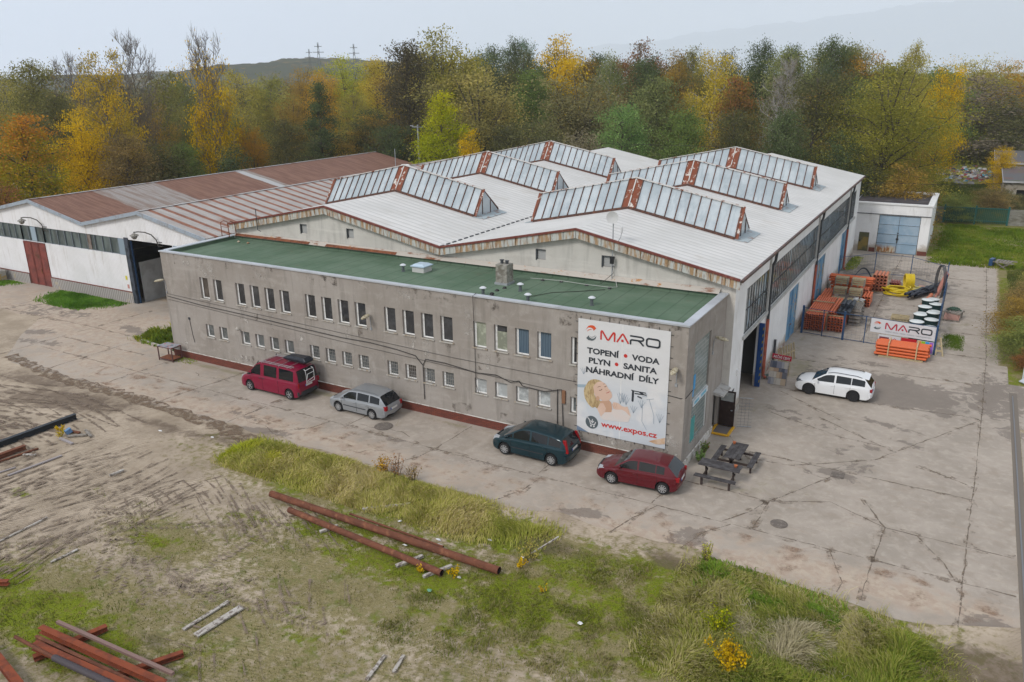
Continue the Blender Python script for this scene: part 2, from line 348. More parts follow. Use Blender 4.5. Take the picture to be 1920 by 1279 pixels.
def concrete_material():
    s = NT('old concrete slabs'); co = s.coord()
    n1 = s.noise(0.3, 6, 0.6, co); n2 = s.noise(2.2, 8, 0.65, co, 0.3); n3 = s.noise(26, 5, 0.8, co); n4 = s.noise(0.9, 7, 0.7, co, 0.6)
    n5 = s.noise(2.0, 6, 0.6, s.coord((0.35, 2.0, 1)))
    base = s.mix(s.ramp(n1, 0.36, 0.64), hexc(160,149,137), hexc(141,131,119))
    base = s.mix(s.math('MULTIPLY', s.ramp(n2, 0.46, 0.66), 0.5), base, hexc(176,165,152))
    base = s.mix(s.math('MULTIPLY', s.ramp(n4, 0.50, 0.66), 0.5), base, hexc(132,120,106))
    base = s.mix(s.math('MULTIPLY', s.ramp(n5, 0.55, 0.7), 0.3), base, hexc(150,128,108))
    nn = s.math('ADD', s.math('MULTIPLY', s.math('SUBTRACT', n4, 0.5), 1.8), s.math('MULTIPLY', s.math('SUBTRACT', n2, 0.5), 0.9))
    fs = s.ramp(s.math('ADD', s.attr('sand').outputs['Fac'], nn), 0.2, 0.95)
    base = s.mix(s.math('MULTIPLY', fs, 0.72), base, s.mix(s.ramp(n2, 0.4, 0.62), hexc(184,166,145), hexc(158,134,114)))
    fm = s.ramp(s.math('ADD', s.attr('moss').outputs['Fac'], nn), 0.4, 1.0)
    base = s.mix(s.math('MULTIPLY', fm, 0.7), base, s.mix(s.ramp(n3, 0.4, 0.6), hexc(104,100,62), hexc(124,118,80)))
    fd = s.ramp(s.math('ADD', s.attr('dark').outputs['Fac'], nn), 0.45, 0.62)
    base = s.mix(s.math('MULTIPLY', fd, 0.72), base, hexc(92,82,74))
    base = s.mix(s.math('MULTIPLY', s.ramp(n3, 0.56, 0.7), 0.35), base, hexc(120,110,100))
    base = s.mix(s.math('MULTIPLY', s.ramp(n3, 0.32, 0.42), 0.75), s.mix(0.5, base, hexc(205,196,186)), base)
    s.bsdf(base, 0.9, 0, 0.2, s.math('ADD', s.math('MULTIPLY', n3, 0.4), n2), 0.25, 0.02); return s.m
CONC = concrete_material()
def conc_sheet(name, x0, x1, lo, hi, step=0.25, z=0.0):
    xs = np.linspace(x0, x1, max(2, int((x1-x0)/step)+1)); n = max(2, int(abs(hi(x0)-lo(np.array([x0]))[0])/step)+1)
    lows = lo(xs); highs = np.array([hi(x) for x in xs]); T = np.linspace(0, 1, n)
    X = np.repeat(xs[:, None], n, 1); Y = lows[:, None]*(1-T)+highs[:, None]*T; Z = np.full_like(X, z)
    V = np.stack([X.ravel(), Y.ravel(), Z.ravel()], 1); I = np.arange(X.size).reshape(X.shape)
    Q = np.stack([I[:-1,:-1], I[1:,:-1], I[1:,1:], I[:-1,1:]], -1).reshape(-1, 4)
    return tag(np_mesh(name, V, Q, CONC, None, {'sand': ell(X, Y, CSAND).ravel(), 'dark': ell(X, Y, CDARK).ravel(), 'moss': ell(X, Y, CMOSS).ravel()}), kind='structure')
conc_sheet('concrete_yard', -80, -45.6, lambda x: -6.0+0.9*(vnoise(x, x*0, 3, 23)-0.5)+np.clip(-47-x, 0, 8)*0.9, lambda x: 9.0)
conc_sheet('concrete_yard', -45.6, 7.2, c_front, lambda x: 57.8)
conc_sheet('concrete_yard', 7.2, 13.45, c_front, lambda x: 54.4)
conc_sheet('concrete_yard', 13.45, 13.98, c_front, lambda x: 24.0)
conc_sheet('concrete_yard', 14.42, 30, lambda x: -8.5+x*0, lambda x: 12.9)
conc_sheet('concrete_yard', 13.98, 30, lambda x: 13.3+x*0, lambda x: 20.5)

# joints, cracks: thin irregular dark strips lying on the slabs
def ribbon(mb, pts, w, z=0.004, jit=0.03, step=0.35, m=0, wv=0.5):
    P = [];
    for a, b in zip(pts[:-1], pts[1:]):
        a = np.array(a, float); b = np.array(b, float); n = max(1, int(np.hypot(*(b-a))/step))
        for k in range(n): P.append(a+(b-a)*k/n+rng.normal(0, jit, 2)*(0 < k))
    P.append(np.array(pts[-1], float)); P = np.array(P)
    T = np.gradient(P, axis=0); T /= np.maximum(np.hypot(T[:,0], T[:,1])[:, None], 1e-6); Nn = np.stack([-T[:,1], T[:,0]], 1)
    ww = w*(1+wv*rng.normal(0, 1, len(P)).clip(-1.2, 2))/2
    A = P+Nn*ww[:, None]; B = P-Nn*ww[:, None]; i = len(mb.v)
    for a, b in zip(A, B): mb.v.append((a[0], a[1], z)); mb.v.append((b[0], b[1], z))
    for k in range(len(P)-1): mb.f.append((i+2*k+1, i+2*k+3, i+2*k+2, i+2*k)); mb.m.append(m)
def soft_strip(name, col, lo=0.42, hi=0.6, sc=1.6):
    s = NT(name); n = s.noise(sc, 6, 0.7, s.coord()); a = s.ramp(n, lo, hi); s.bsdf(col, 0.95, 0, 0.1, alpha=a); return s.m
JM = soft_strip('joint dirt', hexc(118,105,92), 0.38, 0.60, 3.0)
JB = soft_strip('joint stain', hexc(138,123,108), 0.5, 0.72, 1.3)
mb = MB()
J = [[(-47,-3.35),(-30,-3.45),(-19,-3.45),(-8.5,-3.6),(0,-3.5),(13.9,-3.45)], [(13.9,-0.67),(9.2,-0.67)], [(12.62,54),(12.75,24),(12.6,13.8),(12.4,5.1),(12.25,0.6),(12.1,-6.4)],
     [(0.8,3.9),(8.3,3.76),(12.45,3.7)], [(4.6,3.3),(8.05,5.83),(12.61,13.76)], [(1.2,13.5),(7.2,13.43),(12.61,13.9)], [(4.4,-0.74),(6.6,3.2)], [(-0.3,-0.7),(4.4,-0.74),(6.8,0.5),(9.2,-0.67)], [(8.94,-6.4),(9.03,-3.44),(9.2,-0.67)], [(8.0,1.5),(9.2,-0.67)],
     [(1.0,5.2),(2.5,3.0),(4.6,3.3)], [(-36,-3.3),(-35.8,-0.6)], [(-30,-3.4),(-29.6,-0.2)], [(-24,-3.4),(-23.6,-0.3)], [(-18,-3.4),(-17.8,-0.2)], [(-12,-3.5),(-11.8,-0.2)], [(-6,-3.5),(-5.9,-0.2)], [(-0.2,-3.4),(0.2,-0.5)], [(4.3,-3.5),(4.4,-0.74)],
     [(-42,-6.3),(-41.8,6)], [(-48,-5.8),(-47.8,6.6)], [(-54,0),(-54,6)], [(-60,2.5),(-60,6)], [(-60,1.2),(-48,1.4),(-38,1.2)], [(-47.7,-1.2),(-38.6,-1.0)],
     [(-36,-6.3),(-36,-3.4)], [(-30.4,-6.4),(-30,-3.5)], [(-24.3,-6.3),(-24,-3.5)], [(-21.6,-6.5),(-19.6,-4.7),(-19.2,-3.5)], [(-12.9,-6.0),(-12.2,-4.6),(-12,-3.6)], [(-6.6,-6.6),(-5.9,-5.2),(-5.7,-3.6)], [(-0.9,-6.6),(-0.5,-5),(0.1,-3.5)], [(2.1,-6.3),(2.6,-4.6),(3.4,-3.5)],
     [(3.0,-3.4),(3.9,-2.0),(4.3,-0.8)], [(1.0,25),(12.7,25)], [(1.0,31),(12.7,30.4)], [(1.0,37),(12.7,36.4)], [(1.0,43),(12.7,42)], [(1.0,49),(12.7,48)], [(5,25),(5,57)], [(8.9,26),(8.9,54)], [(1.2,19.3),(6.8,19.2),(12.7,19.5)], [(5.8,13.5),(5.9,19)],
     [(4.7,10),(7.3,8.2),(8.9,7.2)], [(2.2,9.4),(6.2,7.8),(8.6,7.6)], [(2.0,12.9),(5.8,10.1)], [(10,6.2),(12.4,5.0)], [(7.4,-3.5),(8.2,-5.6),(8.1,-6.3)], [(10.4,-0.7),(11.5,-2.4),(11.9,-3.4)]]
for p in J:
    ribbon(mb, p, 0.045, 0.008, 0.02, m=0); ribbon(mb, p, 0.34, 0.004, 0.05, 0.6, m=1)
for k in range(8):                                   # branching hair cracks
    x = rng.uniform(-46, 12); y = rng.uniform(-6.2, -0.6) if x < 0 else rng.uniform(-6, 22); a = rng.uniform(0, 6.28); P = [(x, y)]
    for q in range(rng.integers(2, 6)):
        a += rng.normal(0, 0.6); x += math.cos(a)*0.9; y += math.sin(a)*0.7; P.append((x, y))
    if all((-6.3 < p[1] < (-0.2 if p[0] < 0.6 else 23)) and p[0] < 12.4 for p in P): ribbon(mb, P, 0.035, 0.012, 0.06, 0.25, m=0)
tag(mb.build('pavement_joints', [JM, JB], recalc=False), kind='structure')
# mud stripe ground into the slabs by lorries
mb = MB()
for y, w, m in ((-4.6, 0.8, 0), (-5.5, 0.7, 0), (-3.9, 0.5, 0)):
    ribbon(mb, [(-40, y-0.2), (-20, y), (-8, y-0.1), (4, y-0.3), (13.5, y-0.2)], w, 0.016, 0.05, 0.8, m=0, wv=0.25)
ribbon(mb, [(-47, -5.6), (-40, -6.6), (-32, -6.5), (-24, -6.9), (-20.5, -7.6)], 1.0, 0.022, 0.06, 0.5, m=1, wv=0.25)
tag(mb.build('mud_on_road', [soft_strip('dried mud', hexc(150,124,104), 0.50, 0.80, 0.9), soft_strip('wet mud', hexc(118,101,85), 0.36, 0.64, 2.4)], recalc=False), kind='structure')
# wheel ruts in the sand
mb = MB()
def fan(x, y, a, n, gap, length, curve, w=0.06):
    """a family of nearly parallel tyre grooves"""
    for k in range(n):
        px, py = x-math.sin(a)*gap*(k-n/2)+rng.normal(0, .12), y+math.cos(a)*gap*(k-n/2)+rng.normal(0, .12)
        l0 = rng.uniform(-.5, .2)*length; l1 = rng.uniform(.35, 1.0)*length; aa = a+curve*l0+rng.normal(0, .03); P = []
        px += math.cos(a)*l0; py += math.sin(a)*l0
        for q in range(max(3, int((l1-l0)/.5))):
            P.append((px, py)); px += math.cos(aa)*.5; py += math.sin(aa)*.5; aa += curve*.5
        P = [p for p in P if p[1] < -7.5 and not (p[0] > -21.6 and p[1] > -10.7) and p[0] < -3]
        if len(P) > 3: ribbon(mb, P, w*rng.uniform(.7, 1.5), rng.uniform(.028, .042), 0.012, 0.25, m=0, wv=.45)
def tread(x, y, a, length, curve):
    for k in range(int(length/.22)):
        for sgn in (-1, 1):
            cx, cy = x-math.sin(a)*.16*sgn, y+math.cos(a)*.16*sgn; t = a+sgn*.9
            if cy < -7.6 and not (cx > -21.6 and cy > -10.7): ribbon(mb, [(cx-math.cos(t)*.13, cy-math.sin(t)*.13), (cx+math.cos(t)*.13, cy+math.sin(t)*.13)], .07, .034, .004, .2, m=0)
        x += math.cos(a)*.22; y += math.sin(a)*.22; a += curve
for k in range(30): fan(rng.uniform(-31, -18.5), rng.uniform(-21, -12.8), rng.uniform(1.15, 1.75), rng.integers(5, 12), rng.uniform(.22, .42), rng.uniform(2.0, 5.5), rng.normal(0, .05))
for k in range(11): fan(-20.5+k*.75+rng.uniform(-.5,.5), rng.uniform(-14.8, -11.8), rng.uniform(-.62, -.28), rng.integers(5, 9), rng.uniform(.3, .5), rng.uniform(2.0, 4.0), rng.normal(-.03, .04))
for k in range(16): fan(rng.uniform(-48, -34), rng.uniform(-14, -8.2), rng.uniform(-.35, .35), rng.integers(4, 9), rng.uniform(.4, .8), rng.uniform(5, 10), rng.normal(0, .015), .12)
for k in range(9): fan(rng.uniform(-17, -8), rng.uniform(-19.5, -15), rng.uniform(-.9, .4), rng.integers(3, 7), rng.uniform(.25, .5), rng.uniform(1.5, 4), rng.normal(0, .06))
for k in range(12): tread(rng.uniform(-24, -14), rng.uniform(-20, -15), rng.uniform(-.9, 1.5), rng.uniform(3, 8), rng.normal(0, .006))
tag(mb.build('wheel_ruts', [soft_strip('damp rut soil', hexc(122,108,95), 0.38, 0.62, 2.0)], recalc=False), kind='structure')  # strips of darker, damp soil along the tyre grooves
# ---------------------------------------------------------------- office building
L, H1, D = 36.57, 7.41, 6.45
white = mat('white paint', (0.72,0.72,0.70), [((0.5,0.48,0.43), 1.5, 0.5, 0.75, 0.5)], 0.6)
frame_w = mat('white window frame', (0.78,0.78,0.76), [((0.4,0.37,0.33), 4, 0.5, 0.7, 0.5)], 0.5)
def stucco_mat(name, a, b, c):
    s = NT(name); co = s.coord(); n1 = s.noise(0.25, 6, 0.6, co); n2 = s.noise(1.3, 8, 0.7, co, 0.4)
    nv = s.noise(1.0, 6, 0.6, s.coord((2.2, 2.2, 0.28))); n3 = s.noise(30, 4, 0.7, co); nh = s.noise(1.0, 5, 0.6, s.coord((0.25, 0.25, 2.2)))
    base = s.mix(s.ramp(n1, 0.38, 0.62), a, b)
    base = s.mix(s.math('MULTIPLY', s.ramp(n2, 0.48, 0.68), 0.6), base, c)
    base = s.mix(s.math('MULTIPLY', s.ramp(nv, 0.5, 0.7), 0.5), base, tuple(x*0.68 for x in a))
    base = s.mix(s.math('MULTIPLY', s.ramp(nh, 0.52, 0.7), 0.35), base, tuple(x*1.22 for x in b))
    base = s.mix(s.math('MULTIPLY', s.ramp(n3, 0.5, 0.7), 0.25), base, tuple(x*0.7 for x in a))
    s.bsdf(base, 0.92, 0, 0.15, s.math('ADD', n3, n2), 0.35, 0.02); return s.m
stucco = stucco_mat('grey brown stucco', (0.28,0.25,0.22), (0.335,0.305,0.275), (0.39,0.36,0.325))
stucco2 = stucco_mat('pale stucco', (0.50,0.48,0.44), (0.56,0.535,0.49), (0.45,0.42,0.38))
coping = mat('galvanised coping', (0.55,0.58,0.62), [((0.40,0.42,0.45), 0.8, 0.45, 0.7, 0.6)], 0.38, 0.35)
green_roof = NT('green roofing felt'); _c = green_roof.coord()
_b = green_roof.mix(green_roof.ramp(green_roof.noise(0.35, 6, 0.6, _c), 0.38, 0.64), (0.082,0.135,0.085), (0.118,0.172,0.118))
_b = green_roof.mix(green_roof.math('MULTIPLY', green_roof.ramp(green_roof.noise(1.6, 7, 0.7, green_roof.coord((0.5,1.6,1))), 0.5, 0.66), 0.5), _b, (0.125,0.165,0.115))
_gw = green_roof.n('ShaderNodeTexWave', bands_direction='X'); _gw.inputs['Scale'].default_value = 0.31; _gw.inputs['Distortion'].default_value = 0.15; green_roof.l(_c, _gw.inputs['Vector'])
_b = green_roof.mix(green_roof.math('MULTIPLY', green_roof.ramp(_gw.outputs['Fac'], .03, 0), .4), _b, (0.035,0.06,0.04))
_b = green_roof.mix(green_roof.math('MULTIPLY', green_roof.ramp(green_roof.noise(0.9, 6, 0.7, green_roof.coord((1,1,1),loc=(9,3,0))), 0.6, 0.72), 0.4), _b, (0.13,0.11,0.075))
green_roof.bsdf(_b, 0.85, 0, 0.2, green_roof.noise(14, 5, 0.7, _c), 0.3, 0.02); green_roof = green_roof.m
brick_t = NT('red brick slips'); _v = brick_t.coord()
_br = brick_t.n('ShaderNodeTexBrick'); _br.inputs['Color1'].default_value = (0.20,0.055,0.034,1); _br.inputs['Color2'].default_value = (0.13,0.04,0.028,1)
_br.inputs['Mortar'].default_value = (0.05,0.022,0.018,1); _br.inputs['Scale'].default_value = 1.0; _br.inputs['Brick Width'].default_value = 0.26; _br.inputs['Row Height'].default_value = 0.075; _br.inputs['Mortar Size'].default_value = 0.008
_sp = brick_t.n('ShaderNodeSeparateXYZ'); brick_t.l(_v, _sp.inputs[0]); _cb = brick_t.n('ShaderNodeCombineXYZ')
brick_t.l(brick_t.math('ADD', _sp.outputs[0], _sp.outputs[1]), _cb.inputs[0]); brick_t.l(_sp.outputs[2], _cb.inputs[1]); brick_t.l(_cb.outputs[0], _br.inputs['Vector'])
brick_t.bsdf(brick_t.mix(brick_t.math('MULTIPLY', brick_t.ramp(brick_t.noise(1.5, 5), 0.55, 0.7), 0.4), _br.outputs['Color'], (0.2,0.13,0.1)), 0.7); brick_t = brick_t.m
rust = mat('rust', (0.20,0.070,0.032), [((0.11,0.038,0.022), 3, 0.45, 0.6, 0.8), ((0.33,0.13,0.055), 6, 0.52, 0.66, 0.7)], 0.85)
def glass_mat(name, col, rough=0.06, vary=0.5, spec=0.6):
    s = NT(name); oi = s.n('ShaderNodeObjectInfo'); c = s.mix(s.math('MULTIPLY', oi.outputs['Random'], vary), col, tuple(x*0.3 for x in col))
    c = s.mix(s.math('MULTIPLY', s.ramp(s.noise(3, 4, 0.6, s.coord()), 0.45, 0.65), 0.45), c, tuple(min(1, x*1.9+0.01) for x in col))
    s.bsdf(c, rough, 0, spec); return s.m
g_dark = glass_mat('dark window glass', (0.040,0.042,0.046))
g_brown = glass_mat('brownish window glass', (0.075,0.062,0.052))
g_net = glass_mat('glass over dim net curtain', (0.11,0.12,0.12), 0.12)
g_curt = glass_mat('glass over white net curtain', (0.36,0.38,0.38), 0.15)
g_green = glass_mat('glass over pale green blind', (0.30,0.32,0.25), 0.15)
g_blue = NT('glass over blue patterned curtain'); _w = g_blue.n('ShaderNodeTexWave'); _w.inputs['Scale'].default_value = 3.2; _w.inputs['Distortion'].default_value = 4; g_blue.l(g_blue.coord((1,0,0.25)), _w.inputs['Vector'])
g_blue.bsdf(g_blue.mix(_w.outputs['Fac'], (0.05,0.08,0.11), (0.12,0.17,0.22)), 0.12, 0, 0.5); g_blue = g_blue.m
sill_m = mat('weathered concrete sill', (0.42,0.40,0.36), [((0.30,0.22,0.14), 5, 0.5, 0.62, 0.7)], 0.85)
dark_in = mat('dark interior', (0.02,0.02,0.02), rough=1.0)
blackm = mat('black metal', (0.018,0.018,0.02), rough=0.55)
darkgrey = mat('dark grey metal', (0.06,0.065,0.07), rough=0.6)
grey_m = mat('grey galvanised metal', (0.36,0.38,0.40), [((0.25,0.25,0.26), 6, 0.5, 0.65, 0.6)], 0.5, 0.3)

office = empty('office_building', (0,0,0), 0, 'long two storey grey stucco office block with flat green roof and rows of narrow windows', 'office building')
def holed_wall(mb, u0, u1, z0, z1, holes, depth, P, m=0, mr=0):
    """wall in the (u, z) plane with rectangular holes; P(u, z, d) gives a point d inwards"""
    us = sorted({u0, u1, *[h[0] for h in holes], *[h[1] for h in holes]}); zs = sorted({z0, z1, *[h[2] for h in holes], *[h[3] for h in holes]})
    for a, b in zip(us[:-1], us[1:]):
        for c, d in zip(zs[:-1], zs[1:]):
            mu, mz = (a+b)/2, (c+d)/2
            if any(h[0] < mu < h[1] and h[2] < mz < h[3] for h in holes): continue
            mb.face([P(a,c,0), P(b,c,0), P(b,d,0), P(a,d,0)], m)
    for a, b, c, d in holes:
        mb.face([P(a,c,0), P(a,c,depth), P(a,d,depth), P(a,d,0)], mr); mb.face([P(b,c,0), P(b,d,0), P(b,d,depth), P(b,c,depth)], mr)
        if c > z0+1e-6: mb.face([P(a,c,0), P(b,c,0), P(b,c,depth), P(a,c,depth)], mr)
        mb.face([P(a,d,0), P(a,d,depth), P(b,d,depth), P(b,d,0)], mr)
win = []
for gi, gx in enumerate([-32.98, -29.64, -23.68, -17.68, -11.70, -5.75]):
    n = 2 if gi == 0 else 4
    for k in range(n):
        x = gx + k*1.285
        win.append((x, x+0.80, 4.60, 6.03, 'u', gi, k)); win.append((x, x+0.76, 1.94, 2.81, 'l', gi, k))
win = [((-5.95, -5.62)+w[2:] if w[5] == 5 else w) for w in win if not (w[5] == 5 and w[6] > 0)]
mb = MB(); holed_wall(mb, -L, 0, 0, H1, [w[:4] for w in win], 0.22, lambda u, z, d: (u, d, z))
side_h = [(1.2, 3.85, 0.95, 6.2), (5.15, 6.15, 0.0, 2.15)]
holed_wall(mb, 0, D, 0, H1, side_h, 0.16, lambda u, z, d: (-d, u, z))
mb.face([(-L,D,0), (-L,0,0), (-L,0,H1), (-L,D,H1)])
mb.face([(-L,0.3,H1-0.26), (-L,D,H1-0.26), (0,D,H1-0.26), (0,0.3,H1-0.26)]) if False else None
mb.build('wall', [stucco], office, recalc=False)
mb = MB(); mb.box(-L+0.05, -0.3, 0.3, D-0.02, 0.1, 6.9); mb.build('interior', dark_in, office)
mb = MB(); mb.face([(-L+0.3,0.3,7.16), (-0.3,0.3,7.16), (-0.3,D-0.25,7.2), (-L+0.3,D-0.25,7.2)])
mb.face([(-L+0.3,0.3,7.16), (-0.3,0.3,7.16), (-0.3,0.3,7.42), (-L+0.3,0.3,7.42)]); mb.face([(-0.3,0.3,7.16), (-0.3,D-.25,7.2), (-0.3,D-.25,7.42), (-0.3,0.3,7.42)]); mb.face([(-L+.3,0.3,7.16), (-L+.3,D-.25,7.2), (-L+.3,D-.25,7.42), (-L+.3,0.3,7.42)])
mb.face([(-L+.3,D-.25,7.2),(-.3,D-.25,7.2),(-.3,D-.2,7.42),(-L+.3,D-.2,7.42)])
mb.build('roof', green_roof, office, recalc=False)
mb = MB(); n = 22
for k in range(n):
    a = -L-0.06+(L+0.12)*k/n; b = -L-0.06+(L+0.12)*(k+1)/n - 0.012; dz = 0.004*(k % 2)
    mb.hexa([(a,-0.07,H1-0.02), (b,-0.07,H1-0.02), (b,0.37,H1), (a,0.37,H1)], [(a,-0.07,H1+0.06+dz), (b,-0.07,H1+0.06+dz), (b,0.37,H1+0.03+dz), (a,0.37,H1+0.03+dz)])
for xs0, xs1 in ((-0.37, 0.07), (-L-0.07, -L+0.37)):
    for k in range(4):
        a = 0.375+(D-0.42)*k/4; b = 0.375+(D-0.42)*(k+1)/4-0.012
        mb.box(xs0, xs1, a, b, H1, H1+0.055+0.004*(k % 2))
mb.build('coping', coping, office)
mb = MB(); mb.box(-L-0.03, -2.3, -0.035, 0.0, 0.0, 0.50); mb.build('brick_plinth', brick_t, office)
mb = MB(); mb.box(-L-0.03, -2.3, -0.05, 0.0, 0.502, 0.53); mb.box(0.0, 0.06, -0.02, 5.1, 0.0, 0.42); mb.build('plinth_trim', mat('flaking white plinth paint', (0.6,0.58,0.54), [((0.3,0.26,0.21), 3, 0.48, 0.6, 0.8)], 0.8), office)
# streaks of paler render and patches
patch = soft_strip('lime streak', (0.47,0.44,0.40), 0.46, 0.66, 2.4); patch2 = soft_strip('dark water streak', (0.20,0.17,0.145), 0.48, 0.74, 1.4)
mb = MB()
for cx, cz, wx, wz in ((-34.0, 6.85, 0.8, 0.35), (-32.1, 6.6, 1.5, 0.9), (-29.0, 4.0, 0.45, 1.1), (-27.0, 6.7, 1.2, .35), (-16.2, 6.9, .8, .4), (-35.2, 0.9, .3, .7), (-3.5, 0.85, 1.6, .5), (-0.5, 1.2, .7, 1.2),(-24.3,3.1,.5,.5),(-20.6,4.1,.3,.8),(-14.8,1.9,.5,.5),(-10.8,3.9,.3,.9),(-30,.9,1.5,.4),(-12,5.9,.5,1.4)):
    mb.face([(cx-wx/2,-0.006,cz-wz/2), (cx+wx/2,-0.006,cz-wz/2), (cx+wx/2,-0.006,cz+wz/2), (cx-wx/2,-0.006,cz+wz/2)])
for w in win:
    if w[4] == 'u' and rng.random() < 0.8:
        x = w[0]+rng.uniform(0, 0.5); h = rng.uniform(0.5, 1.3); mb.face([(x,-0.004,4.5-h), (x+0.3,-0.004,4.5-h), (x+0.36,-0.004,4.5), (x-0.05,-0.004,4.5)], 1 if rng.random() < 0.6 else 0)
for k in range(40):
    x = rng.uniform(-L+0.3, -0.6); w_ = rng.uniform(0.2, 0.9); h = rng.uniform(0.3, 1.0); mb.face([(x,-0.005,7.38-h), (x+w_,-0.005,7.38-h*0.8), (x+w_,-0.005,7.38), (x,-0.005,7.38)], 1)
for k in range(14):
    x = rng.uniform(-L+0.3, -1); mb.face([(x,-0.007,0.55), (x+1.4,-0.007,0.55), (x+1.3,-0.007,0.95+rng.uniform(0,.4)), (x+.1,-0.007,1.1)], 1)
mb.build('wall_stain', [patch, patch2], office, recalc=False)
gmap = {('u',4,0): g_green, ('u',4,1): g_green, ('u',4,2): g_blue, ('u',4,3): g_blue, ('l',4,0): g_curt, ('l',4,1): g_curt, ('l',4,2): g_curt, ('l',4,3): g_curt, ('l',3,1): g_brown}
for x0, x1, z0, z1, row, gi, k in win:
    mb = MB(); y0 = 0.14; t = 0.055
    mb.box(x0, x0+t*2.2, y0, y0+0.06, z0, z1); mb.box(x1-t, x1, y0, y0+0.06, z0, z1); mb.box(x0+t*2.2, x1-t, y0, y0+0.06, z1-t, z1); mb.box(x0+t*2.2, x1-t, y0, y0+0.06, z0, z0+t*1.2)
    f = mb.build('window', frame_w, office)
    g = gmap.get((row, gi, k), g_brown if (gi, k, row) in ((0,0,'u'),) else (g_net if row == 'l' else g_dark))
    gb = MB().box(x0+t*2.2, x1-t, y0+0.02, y0+0.035, z0+t*1.2, z1-t); gb.build('glass', g, f)
    if (row, gi, k) == ('u', 4, 1): MB().box(x0+t*2.2, x1-t, y0+0.012, y0+0.019, z1-0.38, z1-t).build('open_gap', g_dark, f)
    MB().box(x0-0.07, x1+(0.07 if gi < 5 else 0.02), -0.07, 0.05, z0-0.07, z0).build('sill', sill_m, f)
    if row == 'l' and gi in (2, 3):                         # security bars behind the glass line
        bb = MB()
        for q in range(1, 5): xx = x0+t+(x1-x0-2*t)*q/5; bb.box(xx-0.006, xx+0.006, 0.10, 0.112, z0+.03, z1-.03)
        for q in range(1, 4): zz = z0+(z1-z0)*q/4; bb.box(x0+.03, x1-.03, 0.116, 0.13, zz-0.006, zz+0.006)
        bb.build('security_bars', mat('bar paint', (0.34,0.33,0.31), rough=.6), f)
# glazed stair strip on the short side
gb_m = NT('glass block'); _c = gb_m.coord(); _k = gb_m.n('ShaderNodeTexBrick'); _k.offset = 0
_k.inputs['Color1'].default_value = (0.20,0.25,0.24,1); _k.inputs['Color2'].default_value = (0.13,0.18,0.175,1); _k.inputs['Mortar'].default_value = (0.36,0.38,0.36,1)
_k.inputs['Scale'].default_value = 1; _k.inputs['Brick Width'].default_value = 0.22; _k.inputs['Row Height'].default_value = 0.22; _k.inputs['Mortar Size'].default_value = 0.018
_s2 = gb_m.n('ShaderNodeSeparateXYZ'); gb_m.l(_c, _s2.inputs[0]); _c2 = gb_m.n('ShaderNodeCombineXYZ'); gb_m.l(_s2.outputs[1], _c2.inputs[0]); gb_m.l(_s2.outputs[2], _c2.inputs[1]); gb_m.l(_c2.outputs[0], _k.inputs['Vector'])
gb_m.bsdf(_k.outputs['Color'], 0.18, 0, 0.5, _k.outputs['Fac'], 0.3, 0.02); gb_m = gb_m.m
f = MB().box(-0.12, -0.05, 1.2, 3.85, 3.06, 3.24).box(-0.12, -0.05, 1.2, 1.26, 0.95, 3.06).box(-0.12,-0.05,3.79,3.85,0.95,3.06).build('stair_window', frame_w, office)
MB().box(-0.11, -0.08, 1.26, 3.79, 3.24, 6.2).box(-0.11, -0.08, 1.26, 3.79, 0.95, 3.06).build('glass_block_panel', gb_m, f)
MB().box(-0.079, -0.06, 1.26, 2.1, 0.95, 2.2).build('turquoise_panel', mat('turquoise panel', (0.05,0.30,0.29), rough=0.4), f)
MB().box(-0.079, -0.065, 1.5, 1.8, 3.75, 4.5).box(-0.079, -0.065, 1.45, 1.6, 3.4, 3.75).build('blue_sticker', mat('blue sticker', (0.03,0.30,0.62), rough=0.4), f)
mb = MB().box(0.0, 0.05, 1.3, 3.7, 2.96, 3.24); sb = mb.build('notice_board', mat('pale notice board', (0.62,0.66,0.68), rough=.5), office)
MB().box(0.051, 0.056, 1.45, 2.2, 3.02, 3.18).box(0.051, 0.056, 2.5, 3.4, 3.03, 3.19).build('printed_panel', mat('pale blue print', (0.16,0.42,0.55), rough=.5), sb)
# doorway, door leaf standing open, canopy
brown = mat('dark brown door', (0.028,0.016,0.014), [((0.05,0.03,0.025), 5, .5, .7)], 0.45)
dl = MB().box(0.06, 0.12, 6.20, 6.26, 0.05, 2.12).box(0.82, 0.9, 6.20, 6.26, 0.05, 2.12).box(0.12, 0.82, 6.20, 6.26, 2.04, 2.12).box(0.12, 0.82, 6.20, 6.26, 0.05, 1.52).build('door', brown, office)
MB().box(0.12, 0.82, 6.225, 6.245, 1.52, 2.04).build('glass', glass_mat('wired door glass', (0.35,0.37,0.36), 0.25), dl)
MB().box(0.70, 0.80, 6.15, 6.2, 1.02, 1.05).build('handle', grey_m, dl)
MB().hexa([(0,4.95,2.25),(0.55,4.95,2.2),(0.55,6.42,2.2),(0,6.42,2.25)], [(0,4.95,2.42),(0.55,4.95,2.28),(0.55,6.42,2.28),(0,6.42,2.42)]).build('canopy', mat('canopy concrete', (0.42,0.41,0.39), [((.2,.17,.14),2,.5,.65,.6)], 0.8), office)
